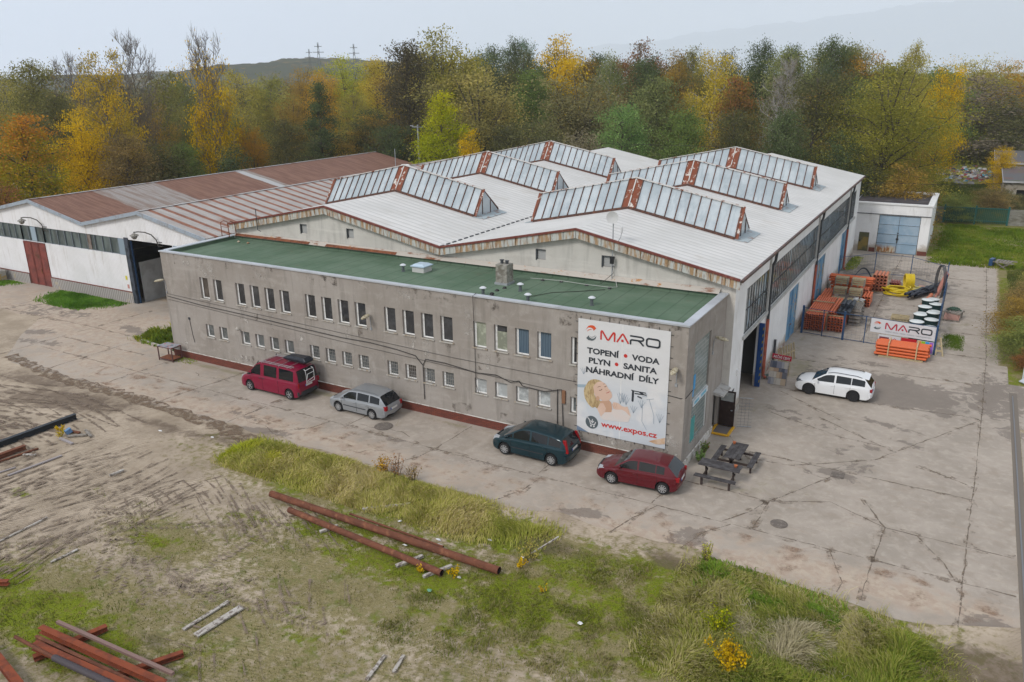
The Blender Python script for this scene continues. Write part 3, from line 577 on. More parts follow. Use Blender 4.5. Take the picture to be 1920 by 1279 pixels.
# cables along the facade, each a sagging wire
cab = mat('cable black', (0.03,0.027,0.025), rough=0.6)
def cable(name, pts, r=0.018, parent=None, m=cab, n=5):
    P = []
    for a, b in zip(pts[:-1], pts[1:]):
        a = Vector(a); b = Vector(b)
        for k in range(6): P.append(a.lerp(b, k/6))
    P.append(Vector(pts[-1])); return MB().tube(P, r, n).build(name, m, parent, smooth=180)
cable('facade_cable', [(-L+.1,-.03,4.32),(-33,-.04,4.1),(-29,-.05,4.0),(-25,-.06,3.85),(-21,-.06,3.7),(-18.9,-.05,3.72),(-17,-.06,3.62),(-15.6,-.05,3.45),(-15.1,-.05,2.95),(-15.1,-.05,0.9)], 0.022, office)
cable('facade_cable', [(-15.1,-.05,2.95),(-14.9,-.05,3.35),(-13.6,-.06,3.35),(-11.5,-.08,3.15),(-10.3,-.09,3.25),(-9.4,-.1,3.0),(-8.9,-.06,3.15),(-8.7,-.06,2.9),(-7.4,-.08,2.85),(-6.4,-.08,3.15),(-6.3,-.05,0.8)], 0.022, office)
cable('facade_cable', [(-L+.1,-.03,4.5),(-28,-.035,4.2),(-20,-.04,3.95),(-13,-.04,3.75),(-5.6,-.03,3.7)], 0.010, office)
cable('facade_cable', [(-L+.1,-.03,4.1),(-20,-.035,3.4),(-15,-.04,3.25),(-7,-.03,3.0)], 0.010, office)
cable('facade_cable', [(-11.65,.35,7.5),(-11.6,-.12,7.45),(-11.6,-.05,5),(-11.6,-.05,2.5),(-11.4,-.05,1.9)], 0.016, office)
cable('facade_cable', [(-6.65,-.05,3.1),(-6.65,-.05,0.6)], 0.022, office)
cable('facade_cable', [(-34.5,-.03,2.9),(-34.4,-.03,1.9),(-34.3,-.03,1.3)], 0.016, office)
cable('facade_cable', [(-0.85,-.04,3.9),(-0.2,-.04,3.85),(0.03,.1,3.85),(0.03,1.1,3.9)], 0.016, office)
MB().box(-34.6,-34.45,-.06,0,2.9,3.05).build('junction_box', darkgrey, office)
MB().box(-6.38,-6.2,-.1,-.002,2.4,3.1).build('cable_duct', mat('rusty duct', (0.22,0.11,0.06), rough=.8), office)
# rusty ledge between roof and hall
mb = MB(); mb.face([(-L+.37,D-0.38,7.44),(-0.37,D-0.38,7.44),(-0.37,D-0.03,7.66),(-L+.37,D-0.03,7.66)])
ledge = NT('rust stained ledge'); _c = ledge.coord(); _b = ledge.mix(ledge.ramp(ledge.noise(0.8, 6, 0.7, ledge.coord((0.5,1,1))), 0.53, 0.63), (0.46,0.42,0.37), (0.22,0.085,0.04)); _b = ledge.mix(ledge.ramp(ledge.noise(2.0, 6, 0.7, _c), 0.60, 0.66), _b, (0.42,0.19,0.06))
ledge.bsdf(_b, 0.8); ledge = ledge.m
mb.build('roof_ledge', ledge, office, recalc=False)
mb = MB()
for a, b in ((-36.1, -28.9), (-27.4, -21.4)): mb.face([(a,D-0.40,7.462),(b,D-0.40,7.462),(b,D-0.2,7.59),(a,D-0.2,7.59)])
mb.build('rusty_flashing', rust, office, recalc=False)
# roof furniture: every one stands on the roof
def roof_vent(x, y, label):
    v = empty('roof_vent', (x, y, 7.17), 0, label, 'roof vent', 'small round vents on the green roof')
    MB().lathe([(0.13,0),(0.13,0.03),(0.085,0.05),(0.085,0.33)], n=12).build('pipe', mat('vent pipe grey', (0.10,0.115,0.12), rough=.6), v, smooth=40)
    MB().lathe([(0.10,0.33),(0.15,0.36),(0.20,0.40),(0.10,0.47),(0.02,0.49)], n=14).build('cap', mat('vent cap zinc', (0.62,0.64,0.66), rough=.4, metal=.3), v, smooth=40)
for x, y, l in ((-18.9, 3.55, 'small capped vent beside the square rooflight on the green roof'), (-11.75, 1.15, 'small vent nearest the parapet below the chimney'), (-10.35, 2.75, 'small vent just right of the chimney on green roof'),
                (-8.95, 1.05, 'small vent near the front parapet between chimney and billboard'), (-5.75, 2.0, 'small vent alone on the green roof behind the billboard')): roof_vent(x, y, l)
v = empty('rooflight', (-17.9, 4.1, 7.18), 0, 'square raised rooflight with pale bluish lid on green roof', 'rooflight')
MB().box(-.42,.42,-.42,.42,0,.34).build('kerb', mat('rooflight kerb', (0.50,0.50,0.48), rough=.6), v); MB().box(-.5,.5,-.5,.5,.341,.40).hexa([(-.46,-.46,.401),(.46,-.46,.401),(.46,.46,.401),(-.46,.46,.401)],[(-.3,-.3,.5),(.3,-.3,.5),(.3,.3,.5),(-.3,.3,.5)]).build('lid', mat('rooflight lid', (0.42,0.52,0.60), rough=.25), v)
v = empty('chimney', (-11.95, 3.8, 7.18), 0, 'square weathered concrete chimney standing on the green roof', 'chimney')
MB().box(-.36,.36,-.36,.36,0.1,1.15).build('shaft', mat('chimney render', (0.27,0.255,0.22), [((0.13,0.115,0.09), 2.5, .45, .62, .8), ((.4,.39,.36),5,.55,.65,.5)], 0.9, bump=12), v)
MB().box(-.42,.42,-.42,.42,0,.12).build('flashing', grey_m, v)
MB().lathe([(.09,1.15),(.09,1.32),(.13,1.33),(.13,1.37)], (-.15,0,0), 10).lathe([(.09,1.15),(.09,1.28),(.13,1.29),(.13,1.33)], (.15,.05,0), 10).build('flue_pots', darkgrey, v)
mb = MB()
for x, y in ((-11.4, 2.85), (-11.5, 2.2), (-11.4, 1.5), (-11.25, 1.2), (-10.3, 5.3), (-9.2, 5.45), (-7.6, 5.4), (-6.2,5.35)):
    o = MB().hexa([(-.1,-.1,0),(.1,-.1,0),(.1,.1,0),(-.1,.1,0)], [(-.05,-.05,.09),(.05,-.05,.09),(.05,.05,.09),(-.05,.05,.09)]).build('cable_block', blackm); o.location = (x, y, 7.185)
    tag(o, 'little black block holding the wire down on the green roof', 'roof block', 'black cable blocks on the green roof')
o = cable('roof_wire', [(-11.2,5.5,7.2),(-9.2,5.4,7.3),(-7.6,5.35,7.28),(-6.2,5.3,7.3),(-5.9,5.7,7.25),(-6.1,6.0,7.5)], 0.014, None, mat('pale wire', (0.5,0.5,0.48))); tag(o, 'thin pale wire running over small blocks on the green roof', 'wire')
o = cable('roof_wire', [(-6.3,5.0,7.22),(-7.5,4.0,7.21),(-8.6,3.2,7.21),(-9.3,1.9,7.21),(-9.1,1.2,7.21)], 0.016, None); tag(o, 'thin black wire curving across the green roof towards the parapet', 'wire')
for k, (x, y, c) in enumerate(((-34.9, 5.3, (0.5,0.4,0.3)), (-33.9, 5.25, (0.35,0.2,0.12)))):
    o = MB().lathe([(.02,0),(.09,.02),(.1,.07),(.04,.11)], n=8).build('rubble_lump', mat('lump %d' % k, c)); o.location = (x, y, 7.2); tag(o, ['pale lump lying on the far end of the green roof', 'brown lump lying on the far end of the green roof'][k], 'debris')
# wall lamps
def wall_lamp(x, y, z, rz, label, cat='wall lamp'):
    v = empty('wall_lamp', (x, y, z), rz, label, cat)
    MB().tube([(0,0,-0.75),(0,-0.06,-0.05),(0,-0.2,0.05)], 0.022, 6).box(-0.06,0.06,-0.05,0,-0.85,-0.7).build('bracket', grey_m, v)
    b = MB(); b.lathe([(0.03,0),(0.11,0.08),(0.15,0.3),(0.14,0.5),(0.07,0.66),(0.02,0.7)], (0,0,0), 12, axis=1)
    o = b.build('lamp_head', mat('street lamp housing', (0.42,0.38,0.28), [((.25,.2,.12),9,.5,.6)], rough=.6), v, smooth=50); o.rotation_euler = (R(-10), 0, R(180)); o.location = (0, -0.1, 0.12); o.scale = (1, 1, 0.6)
    return v
wall_lamp(-L+.15, 0, 5.35, R(-60), 'grey lamp on a bracket at the far end of the office facade')
wall_lamp(-18.7, 0, 5.35, 0, 'lamp on a bracket between the upper windows of the long facade')
wall_lamp(-0.45, 0, 5.25, 0, 'yellowish lamp on the facade just right of the billboard')
wall_lamp(0, 4.25, 5.6, R(90), 'lamp on an arm above the side door of the office')
o = MB().lathe([(.02,0),(.10,.02),(.13,.12),(.14,.13)], (0,0,0), 12, axis=1).build('satellite_dish', sill_m); o.location = (-29.75, -0.28, 2.95); o.rotation_euler = (R(18), 0, R(-20)); tag(o, 'small white dish fixed low on the office facade', 'satellite dish')

# ---------------------------------------------------------------- billboard
bb = empty('billboard', (0, 0, 0), 0, 'huge white banner on the facade with red and black lettering and a lying blonde woman', 'billboard')
bw = NT('printed banner cloth'); _n = bw.noise(0.5, 4, 0.5, bw.coord()); _g = bw.n('ShaderNodeTexCoord'); _gs = bw.n('ShaderNodeSeparateXYZ'); bw.l(_g.outputs['Generated'], _gs.inputs[0])
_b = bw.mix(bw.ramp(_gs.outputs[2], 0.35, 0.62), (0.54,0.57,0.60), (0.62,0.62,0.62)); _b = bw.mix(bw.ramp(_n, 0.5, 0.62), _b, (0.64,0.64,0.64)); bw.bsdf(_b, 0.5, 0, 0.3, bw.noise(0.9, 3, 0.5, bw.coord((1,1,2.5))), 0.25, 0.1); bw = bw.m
mb = MB()
for a, b in ((-5.53, -3.205), (-3.195, -0.82)): mb.box(a, b, -0.05, -0.03, 1.08, 7.07)
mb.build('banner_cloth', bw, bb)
MB().box(-3.215, -3.185, -0.055, -0.05, 1.08, 7.07).build('seam', white, bb)
flat = lambda n, c, r=0.6: mat(n, c, rough=r)
INK = flat('ink dark', (0.028,0.034,0.042)); RED = flat('ink red', (0.52,0.035,0.028)); ORG = flat('ink orange', (0.62,0.09,0.03)); GRY = flat('ink grey', (0.09,0.11,0.12)); GR2 = flat('ink mid grey', (0.26,0.29,0.30))
YB = -0.058
def polyxz(name, pts, m, y=YB, parent=bb):
    mb = MB(); mb.face([(p[0], y, p[1]) for p in pts]); o = mb.build(name, m, parent, recalc=False); 
    return o
def stroke(mb, pts, w, y=YB, closed=False, n=7):
    """rounded flat stroke in the xz plane"""
    P = [Vector((p[0], p[1])) for p in pts]; segs = list(zip(P[:-1], P[1:])) + ([(P[-1], P[0])] if closed else []); k = 0
    for a, b in segs:
        d = (b-a).normalized(); nrm = Vector((-d.y, d.x))*w/2; yy = y-0.0006*k; k += 1
        mb.face([(q.x, yy, q.y) for q in (a+nrm, a-nrm, b-nrm, b+nrm)])
    for p in P:
        yy = y-0.0006*k; k += 1
        mb.face([(p.x+math.cos(t)*w/2, yy, p.y+math.sin(t)*w/2) for t in [2*math.pi*j/12 for j in range(12)]])
def arc(cx, cz, rx, rz, a0, a1, n=8): return [(cx+rx*math.cos(R(a0+(a1-a0)*k/n)), cz+rz*math.sin(R(a0+(a1-a0)*k/n))) for k in range(n+1)]
def logo_word(parent, x0, z0, sx, sz, w, y, red, ink):
    """MARO drawn with round ended strokes; unit box 3.05 wide, 0.42 high"""
    T = lambda L_: [(x0+p[0]*sx, z0+p[1]*sz) for p in L_]
    mb = MB(); stroke(mb, T([(0,0),(0.0,0.36),(0.03,0.41),(0.07,0.40),(0.32,0.03),(0.37,0.0),(0.42,0.03),(0.64,0.39),(0.69,0.41),(0.72,0.37),(0.72,0)]), w, y)
    stroke(mb, T([(0.86,0),(1.10,0.38),(1.14,0.41),(1.18,0.38),(1.43,0)]), w, y); mb.build('logo_letters', red, parent, recalc=False)
    mb = MB(); c = T([(1.13,0.08)])[0]; mb.face([(c[0]+math.cos(R(t))*w*0.8, y-0.012, c[1]+math.sin(R(t))*w*0.8) for t in range(0, 360, 30)]); mb.build('logo_dot', red, parent, recalc=False)
    mb = MB(); stroke(mb, T([(1.55,0.39),(2.08,0.39),(2.17,0.36),(2.21,0.30),(2.17,0.23),(2.08,0.20),(1.62,0.20),(1.56,0.17),(1.55,0.12),(1.55,0)]), w, y)
    stroke(mb, T([(1.95,0.19),(2.03,0.16),(2.20,0.0)]), w, y-0.009)
    O = arc(2.50,0.285,0.13,0.105,90,180,4)+arc(2.50,0.115,0.13,0.105,180,270,4)+arc(2.89,0.115,0.13,0.105,270,360,4)+arc(2.89,0.285,0.13,0.105,0,90,4)
    stroke(mb, T(O), w, y, True); mb.build('logo_letters', ink, parent, recalc=False)
logo_word(bb, -4.31, 6.18, 0.985, 1.0, 0.085, YB, RED, INK)
def swoosh(parent, S, y, red, gry):
    T = lambda L_: [S(p) for p in L_]
    polyxz('logo_swoosh', T([(-5.0,6.74),(-4.9,6.79),(-4.78,6.81),(-4.68,6.79),(-4.57,6.68),(-4.71,6.53),(-4.74,6.62),(-4.86,6.68),(-5.0,6.66),(-5.13,6.53)]), red, y, parent)
    polyxz('logo_swoosh', T([(-5.07,6.44),(-5.0,6.55),(-4.88,6.60),(-4.77,6.58),(-4.88,6.565),(-4.98,6.52)]), red, y, parent)
    polyxz('logo_swoosh', T([(-5.1,6.11),(-4.95,6.27),(-4.93,6.18),(-4.80,6.12),(-4.68,6.15),(-4.55,6.3),(-4.60,6.14),(-4.69,6.05),(-4.79,6.01),(-4.98,6.02)]), gry, y, parent)
    polyxz('logo_swoosh', T([(-4.92,6.24),(-4.8,6.2),(-4.7,6.24),(-4.6,6.34),(-4.68,6.22),(-4.8,6.17)]), gry, y, parent)
swoosh(bb, lambda p: p, YB, ORG, GRY)
for s_, x0, z0, w_ in (('TOPENÍ', -5.03, 5.36, 1.69), ('VODA', -2.69, 5.37, 1.39), ('PLYN', -4.93, 4.86, 1.14), ('SANITA', -3.10, 4.87, 1.70), ('NÁHRADNÍ', -5.07, 4.35, 2.54), ('DÍLY', -2.28, 4.37, 1.00)):
    text('lettering', s_, x0, z0, 0.29, INK, bb, w_, YB, bold=0.055)
text('lettering', 'www.expos.cz', -4.19, 1.57, 0.30, RED, bb, 2.94, YB, bold=0.035)
for x, z in ((-3.01, 5.52), (-3.46, 5.01)): polyxz('bullet', arc(x, z, 0.095, 0.095, 0, 345, 14), RED)
polyxz('cart_badge', arc(-4.70, 1.68, 0.345, 0.35, 0, 350, 28), GRY)
mb = MB(); stroke(mb, [(-4.93,1.9),(-4.84,1.82),(-4.76,1.58),(-4.55,1.57),(-4.49,1.72)], 0.045, YB-0.004); stroke(mb, [(-4.67,1.85),(-4.67,1.68)], 0.04, YB-0.004); stroke(mb, [(-4.75,1.76),(-4.67,1.66),(-4.59,1.76)], 0.04, YB-0.004)
for cx in (-4.74, -4.58): mb.face([(p[0], YB-0.004, p[1]) for p in arc(cx, 1.48, 0.05, 0.05, 0, 330, 11)])
mb.build('cart_symbol', flat('badge white', (0.62,0.62,0.62)), bb, recalc=False)
SK = mat('skin print', (0.60,0.42,0.33), [((0.66,0.48,0.38), 1.2, .4, .65, .7)], .6); SK2 = flat('skin print shade', (0.50,0.31,0.21)); SKL = mat('pale skin print', (0.63,0.56,0.52), [((.6,.57,.55),1.5,.4,.6,.8)], .6)
HR = mat('blonde hair print', (0.36,0.25,0.12), [((0.52,0.40,0.22), 2.2, .40, .62, 1, (3,1,1)), ((0.22,0.15,0.08), 3.0, .48, .70, .8, (4,1,1.5))], .6)
polyxz('print_back', [(-4.35,2.5),(-4.25,2.05),(-4.1,1.95),(-3.3,2.02),(-2.75,2.1),(-2.6,2.5),(-2.72,2.75),(-2.9,2.72),(-3.4,2.66),(-3.99,2.42)], SKL, YB-0.0012)
polyxz('print_neck', [(-4.24,2.94),(-3.8,3.06),(-3.67,2.95),(-3.62,2.66),(-3.65,2.45),(-3.99,2.38),(-4.25,2.15),(-4.33,2.42),(-4.43,2.49),(-4.3,2.76)], SK2, YB-0.0018)
polyxz('print_shoulder', [(-4.43,2.49),(-4.3,2.80),(-4.1,2.85),(-3.95,2.6),(-3.99,2.40),(-4.2,2.1),(-4.33,2.3)], SK, YB-0.0024)
polyxz('print_hair', [(-5.17,3.33),(-5.12,3.52),(-5.04,3.66),(-4.93,3.86),(-4.77,3.98),(-4.62,4.03),(-4.5,4.04),(-4.33,4.03),(-4.2,3.98),(-4.3,3.88),(-4.5,3.72),(-4.62,3.5),(-4.60,3.22),(-4.48,3.02),(-4.24,2.94),(-4.26,2.84),(-4.3,2.76),(-4.37,2.6),(-4.43,2.49),(-4.55,2.56),(-4.67,2.48),(-4.80,2.54),(-4.91,2.63),(-5.0,2.75),(-5.09,2.9),(-5.15,3.1)], HR, YB-0.003)
polyxz('print_face', [(-4.66,3.62),(-4.57,3.78),(-4.45,3.90),(-4.3,3.97),(-4.2,3.98),(-4.08,3.93),(-3.97,3.86),(-3.93,3.78),(-3.88,3.72),(-3.84,3.66),(-3.74,3.60),(-3.76,3.55),(-3.68,3.52),(-3.68,3.46),(-3.65,3.40),(-3.64,3.28),(-3.70,3.18),(-3.80,3.06),(-3.95,2.99),(-4.12,2.96),(-4.22,3.0),(-4.34,3.08),(-4.45,3.06),(-4.53,3.12),(-4.6,3.3)], SK, YB-0.0036)
polyxz('print_ear', arc(-4.40,3.04,0.10,0.13,0,340,12), SK2, YB-0.0042)
mb = MB(); yy = YB-0.006
stroke(mb, [(-4.33,3.49),(-4.25,3.51),(-4.19,3.58)], 0.03, yy); stroke(mb, [(-4.42,3.64),(-4.34,3.70),(-4.27,3.70)], 0.022, yy); stroke(mb, [(-4.06,3.73),(-4.0,3.74),(-3.96,3.79)], 0.028, yy); stroke(mb, [(-4.13,3.86),(-4.05,3.89)], 0.02, yy)
mb.build('print_features', flat('brow print', (0.12,0.06,0.035)), bb, recalc=False)
mb = MB(); stroke(mb, [(-3.94,3.42),(-3.86,3.46),(-3.79,3.52)], 0.035, yy); mb.build('print_lips', flat('lip print', (0.42,0.10,0.09)), bb, recalc=False)
mb = MB(); stroke(mb, [(-4.0,3.60),(-3.96,3.53),(-3.90,3.56)], 0.02, yy); mb.build('print_nose', SK2, bb, recalc=False)
polyxz('print_hand', [(-3.62,2.86),(-3.57,3.0),(-3.44,3.02),(-3.30,3.0),(-3.1,2.88),(-2.92,2.88),(-2.82,2.92),(-2.73,2.72),(-2.66,2.45),(-2.75,2.5),(-2.89,2.62),(-3.09,2.70),(-3.42,2.64),(-3.56,2.66)], SK, YB-0.0042)
mb = MB()
for a, b in (((-3.62,2.9),(-3.52,2.72)), ((-3.52,2.94),(-3.44,2.74)), ((-3.42,2.95),(-3.36,2.78))): stroke(mb, [a, b], 0.022, YB-0.007)
mb.build('print_fingers', SK2, bb, recalc=False)
polyxz('print_leg', [(-1.67,1.32),(-1.4,1.44),(-1.23,1.52),(-0.83,1.68),(-0.83,1.35),(-1.1,1.26),(-1.31,1.24)], mat('leg print', (0.50,0.30,0.17), [((.6,.45,.33),2,.4,.6)], .6), YB-0.0012)
polyxz('print_corner', [(-5.52,1.34),(-5.3,1.26),(-4.88,1.09),(-5.52,1.09)], flat('print blue', (0.18,0.24,0.34)), YB-0.0012)
polyxz('print_band', [(-5.52,3.6),(-4.95,3.68),(-5.1,3.5),(-5.52,3.44)], flat('print pale blue', (0.30,0.38,0.44)), YB-0.0012)
mb = MB(); stroke(mb, [(-2.64,3.82),(-2.5,3.80),(-1.92,3.80)], 0.05, YB); stroke(mb, [(-2.56,3.78),(-2.57,3.28)], 0.11, YB); stroke(mb, [(-2.45,3.68),(-1.9,3.70)], 0.06, YB); stroke(mb, [(-2.2,3.78),(-2.05,3.72)], 0.08, YB); stroke(mb, [(-2.3,3.55),(-2.12,3.50)], 0.07, YB)
mb.build('print_tap', flat('tap print', (0.035,0.04,0.05)), bb, recalc=False)
mb = MB(); stroke(mb, [(-2.08,3.60),(-1.86,3.62),(-1.86,3.78)], 0.02, YB); stroke(mb, [(-1.85,3.48),(-1.5,3.58)], 0.02, YB); stroke(mb, [(-2.05,3.4),(-2.05,2.3),(-1.8,1.9)], 0.02, YB-.001); stroke(mb, [(-1.72,3.5),(-1.45,2.7),(-1.45,2.3)], 0.02, YB-.002)
for x, z, h in ((-3.2,3.0,.6), (-2.9,3.0,.45), (-3.05,3.1,.5), (-2.5,2.65,.4), (-1.15,2.4,.5), (-2.1,3.0,.4), (-5.2,4.2,.35)):
    for dx in (-0.17, -0.06, 0.07, 0.18): stroke(mb, [(x, z), (x+dx, z+h*(1-abs(dx)))], 0.016, YB-0.003)
mb.build('print_reeds', flat('reed print', (0.26,0.32,0.38)), bb, recalc=False)
mb = MB()
for k in range(10): x = -5.4+k*0.5; mb.beam((x,-.04,7.05),(x,-.03,7.2),.018,.018); mb.beam((x,-.04,1.1),(x,-.03,0.97),.018,.018)
for k in range(11): z = 1.3+k*0.56; mb.beam((-5.5,-.04,z),(-5.68,-.03,z),.018,.018); mb.beam((-.85,-.04,z),(-.68,-.03,z),.018,.018)
mb.build('tie_cord', blackm, bb)
# ---------------------------------------------------------------- white roofed factory hall
XR, HE, HR, BAY, Y0, Y1 = 0.67, 8.27, 10.16, 9.32, 6.45, 54.35
XW = 0.42
ridges = [XR-BAY, XR-3*BAY]; valley = XR-2*BAY
def zroof(x):
    r = min(ridges, key=lambda q: abs(q-x)); return HR-(HR-HE)*abs(x-r)/BAY
wroof = NT('white profiled roof sheet'); _c = wroof.coord()
_wv = wroof.n('ShaderNodeTexWave', bands_direction='Y'); _wv.inputs['Scale'].default_value = 0.5; _wv.inputs['Distortion'].default_value = 0.0; wroof.l(_c, _wv.inputs['Vector'])
_b = wroof.mix(wroof.ramp(wroof.noise(0.3, 5, 0.6, _c), 0.35, 0.65), (0.57,0.56,0.535), (0.65,0.635,0.61)); _ln = wroof.ramp(_wv.outputs['Fac'], 0.0, 0.30)
_b = wroof.mix(_ln, (0.49,0.48,0.46), _b); _b = wroof.mix(wroof.math('MULTIPLY', wroof.ramp(wroof.noise(1.2, 6, 0.65, wroof.coord((0.35,2.4,1))), 0.48, 0.72), 0.45), _b, (0.44,0.42,0.38))
_b = wroof.mix(wroof.math('MULTIPLY', wroof.ramp(wroof.noise(0.6, 6, 0.7, wroof.coord((0.5,0.6,1),loc=(5,2,0))), 0.58, 0.72), 0.3), _b, (0.40,0.35,0.28))
wroof.bsdf(_b, 0.55, 0.0, 0.35, _wv.outputs['Fac'], 0.3, 0.03); wroof = wroof.m
fasc = NT('rust stained fascia'); _c = fasc.coord(); _b = fasc.mix(fasc.ramp(fasc.noise(1.0, 5, 0.6, fasc.coord((4.5,1,0.7))), 0.42, 0.6), (0.46,0.47,0.44), (0.34,0.22,0.12))
_b = fasc.mix(fasc.ramp(fasc.noise(1.0, 5, 0.6, fasc.coord((9,1,1.0),loc=(3,0,0))), 0.55, 0.66), _b, (0.17,0.065,0.03)); fasc.bsdf(_b, 0.75); fasc = fasc.m
trim_r = mat('red brown trim', (0.15,0.040,0.03), [((0.24,0.10,0.06), 4, .5, .65, .6)], 0.6)
hall = empty('factory_hall', (0,0,0), 0, 'large hall with double gabled white metal roof and six ridge skylights behind the office', 'factory hall')
mb = MB()
prof = [(XR,HE),(ridges[0],HR),(valley,HE),(ridges[1],HR),(XR-4*BAY,HE)]
for (xa,za),(xb,zb) in zip(prof[:-1], prof[1:]):
    mb.hexa([(xa,Y0-0.3,za-0.1),(xb,Y0-0.3,zb-0.1),(xb,Y1,zb-0.1),(xa,Y1,za-0.1)][::-1], [(xa,Y0-0.3,za),(xb,Y0-0.3,zb),(xb,Y1,zb),(xa,Y1,za)][::-1])
roofo = mb.build('roof', wroof, hall)
mb = MB()
for (xa,za),(xb,zb) in zip(prof[:-1], prof[1:]):
    n = 12
    for k in range(n):
        a, b = k/n, (k+1)/n-0.004; P = lambda t: (xa+(xb-xa)*t, za+(zb-za)*t)
        p, q = P(a), P(b); d = 0.004*(k % 2)
        mb.hexa([(p[0],Y0-0.36-d,p[1]-0.50),(q[0],Y0-0.36-d,q[1]-0.50),(q[0],Y0-0.31,q[1]-0.50),(p[0],Y0-0.31,p[1]-0.50)],[(p[0],Y0-0.36-d,p[1]-0.05),(q[0],Y0-0.36-d,q[1]-0.05),(q[0],Y0-0.31,q[1]-0.05),(p[0],Y0-0.31,p[1]-0.05)])
mb.build('fascia', fasc, hall)
mb = MB()
for (xa,za),(xb,zb) in zip(prof[:-1], prof[1:]): mb.beam((xa,Y0-0.36,za+0.01),(xb,Y0-0.36,zb+0.01), 0.14, 0.12)
mb.build('verge_trim', trim_r, hall)
mb = MB()
for k in range(70): y = Y0-0.2+k*0.69; mb.box(valley-0.06, valley+0.06, y, y+0.34, HE+0.0, HE+0.07)
mb.build('valley_gutter', darkgrey, hall)
# gable wall towards the camera with four louvred openings
hs = [(-29.86,-29.28,8.10,8.70), (-25.67,-25.11,8.12,8.72), (-11.31,-10.70,8.12,8.70), (-7.13,-6.40,8.12,8.72)]
mb = MB(); holed_wall(mb, XR-4*BAY+0.1, XW, 0.0, 7.95, [], 0.2, lambda u,z,d: (u,Y0+d,z))
for (xa,za),(xb,zb) in zip(prof[:-1], prof[1:]):
    xs_ = sorted([xa, xb]); cuts = sorted({xs_[0], xs_[1], *[h[0] for h in hs if xs_[0] < h[0] < xs_[1]], *[h[1] for h in hs if xs_[0] < h[1] < xs_[1]]})
    for a, b in zip(cuts[:-1], cuts[1:]):
        h = [q for q in hs if q[0] < (a+b)/2 < q[1]]
        if h:
            mb.face([(a,Y0,7.95),(b,Y0,7.95),(b,Y0,h[0][2]),(a,Y0,h[0][2])]); mb.face([(a,Y0,h[0][3]),(b,Y0,h[0][3]),(b,Y0,zroof(b)-.1),(a,Y0,zroof(a)-.1)])
            for x in (a, b): mb.face([(x,Y0,h[0][2]),(x,Y0+.15,h[0][2]),(x,Y0+.15,h[0][3]),(x,Y0,h[0][3])])
            mb.face([(a,Y0,h[0][2]),(b,Y0,h[0][2]),(b,Y0+.15,h[0][2]),(a,Y0+.15,h[0][2])]); mb.face([(a,Y0,h[0][3]),(a,Y0+.15,h[0][3]),(b,Y0+.15,h[0][3]),(b,Y0,h[0][3])])
        else: mb.face([(a,Y0,7.95),(b,Y0,7.95),(b,Y0,zroof(min(b,XR))-.1),(a,Y0,zroof(a)-.1)])
mb.build('gable_wall', stucco2, hall, recalc=False)
for h in hs:
    f = MB().box(h[0]-.04,h[0]+.03,Y0-.03,Y0+.1,h[2]-.04,h[3]+.04).box(h[0]+.03,h[1],Y0-.03,Y0+.1,h[3],h[3]+.04).build('louvre_frame', darkgrey, hall)
    mb = MB(); MB.box(mb, h[0],h[1],Y0+.12,Y0+.14,h[2],h[3])
    for k in range(6): z = h[2]+.03+k*.095; mb.hexa([(h[0]+.03,Y0+.10,z),(h[1],Y0+.10,z),(h[1],Y0+.12,z+.09),(h[0]+.03,Y0+.12,z+.09)],[(h[0]+.03,Y0+.09,z+.005),(h[1],Y0+.09,z+.005),(h[1],Y0+.11,z+.095),(h[0]+.03,Y0+.11,z+.095)])
    mb.build('louvre', mat('louvre grey', (0.34,0.34,0.33), rough=.6), f)
# yard side wall: white band, long strip glazing, doors
wwall = NT('white rendered wall'); _c = wwall.coord(); _b = wwall.mix(wwall.ramp(wwall.noise(0.5, 6, 0.6, _c), 0.4, 0.65), (0.70,0.70,0.69), (0.78,0.78,0.77)); _b = wwall.mix(wwall.math('MULTIPLY', wwall.ramp(wwall.noise(1.0, 6, 0.65, wwall.coord((2,2,0.4))), 0.52, 0.7), 0.4), _b, (0.45,0.43,0.39))
_sz = wwall.n('ShaderNodeSeparateXYZ'); wwall.l(_c, _sz.inputs[0]); _fz = wwall.ramp(wwall.math('ADD', _sz.outputs[2], wwall.math('MULTIPLY', wwall.noise(1.5, 6, 0.7, _c), 1.6)), 2.0, 1.3)
_b = wwall.mix(_fz, _b, (0.40,0.35,0.29)); wwall.bsdf(_b, 0.8, bump=wwall.noise(8, 4, .6, _c), bstr=.15); wwall = wwall.m
mb = MB(); doors = [(9.0,13.0,0,4.2), (21.5,24.9,0,3.95), (32.0,36.0,0,3.95), (44.7,48.6,0,3.95)]
holed_wall(mb, Y0, Y1, 0.0, HE-.1, doors+[(8.9,51.6,4.5,7.15)], 0.18, lambda u,z,d: (XW-d,u,z))
mb.build('side_wall', wwall, hall, recalc=False)
mb = MB(); mb.face([(XR-4*BAY+.1,Y1-.1,0),(XW,Y1-.1,0),(XW,Y1-.1,HE),(XR-4*BAY+.1,Y1-.1,HE)])
for r in ridges: mb.face([(r-BAY,Y1-.1,HE-.05),(r+BAY,Y1-.1,HE-.05),(r,Y1-.1,HR-.1)])
mb.face([(XR-4*BAY+.1,Y0,0),(XR-4*BAY+.1,Y1,0),(XR-4*BAY+.1,Y1,HE-.1),(XR-4*BAY+.1,Y0,HE-.1)])
mb.build('rear_wall', wwall, hall, recalc=False)
sgl = NT('old strip glazing'); _c = sgl.coord(); _b = sgl.mix(sgl.ramp(sgl.noise(0.7, 5, 0.6, _c), 0.42, 0.62), (0.17,0.19,0.195), (0.30,0.33,0.335))
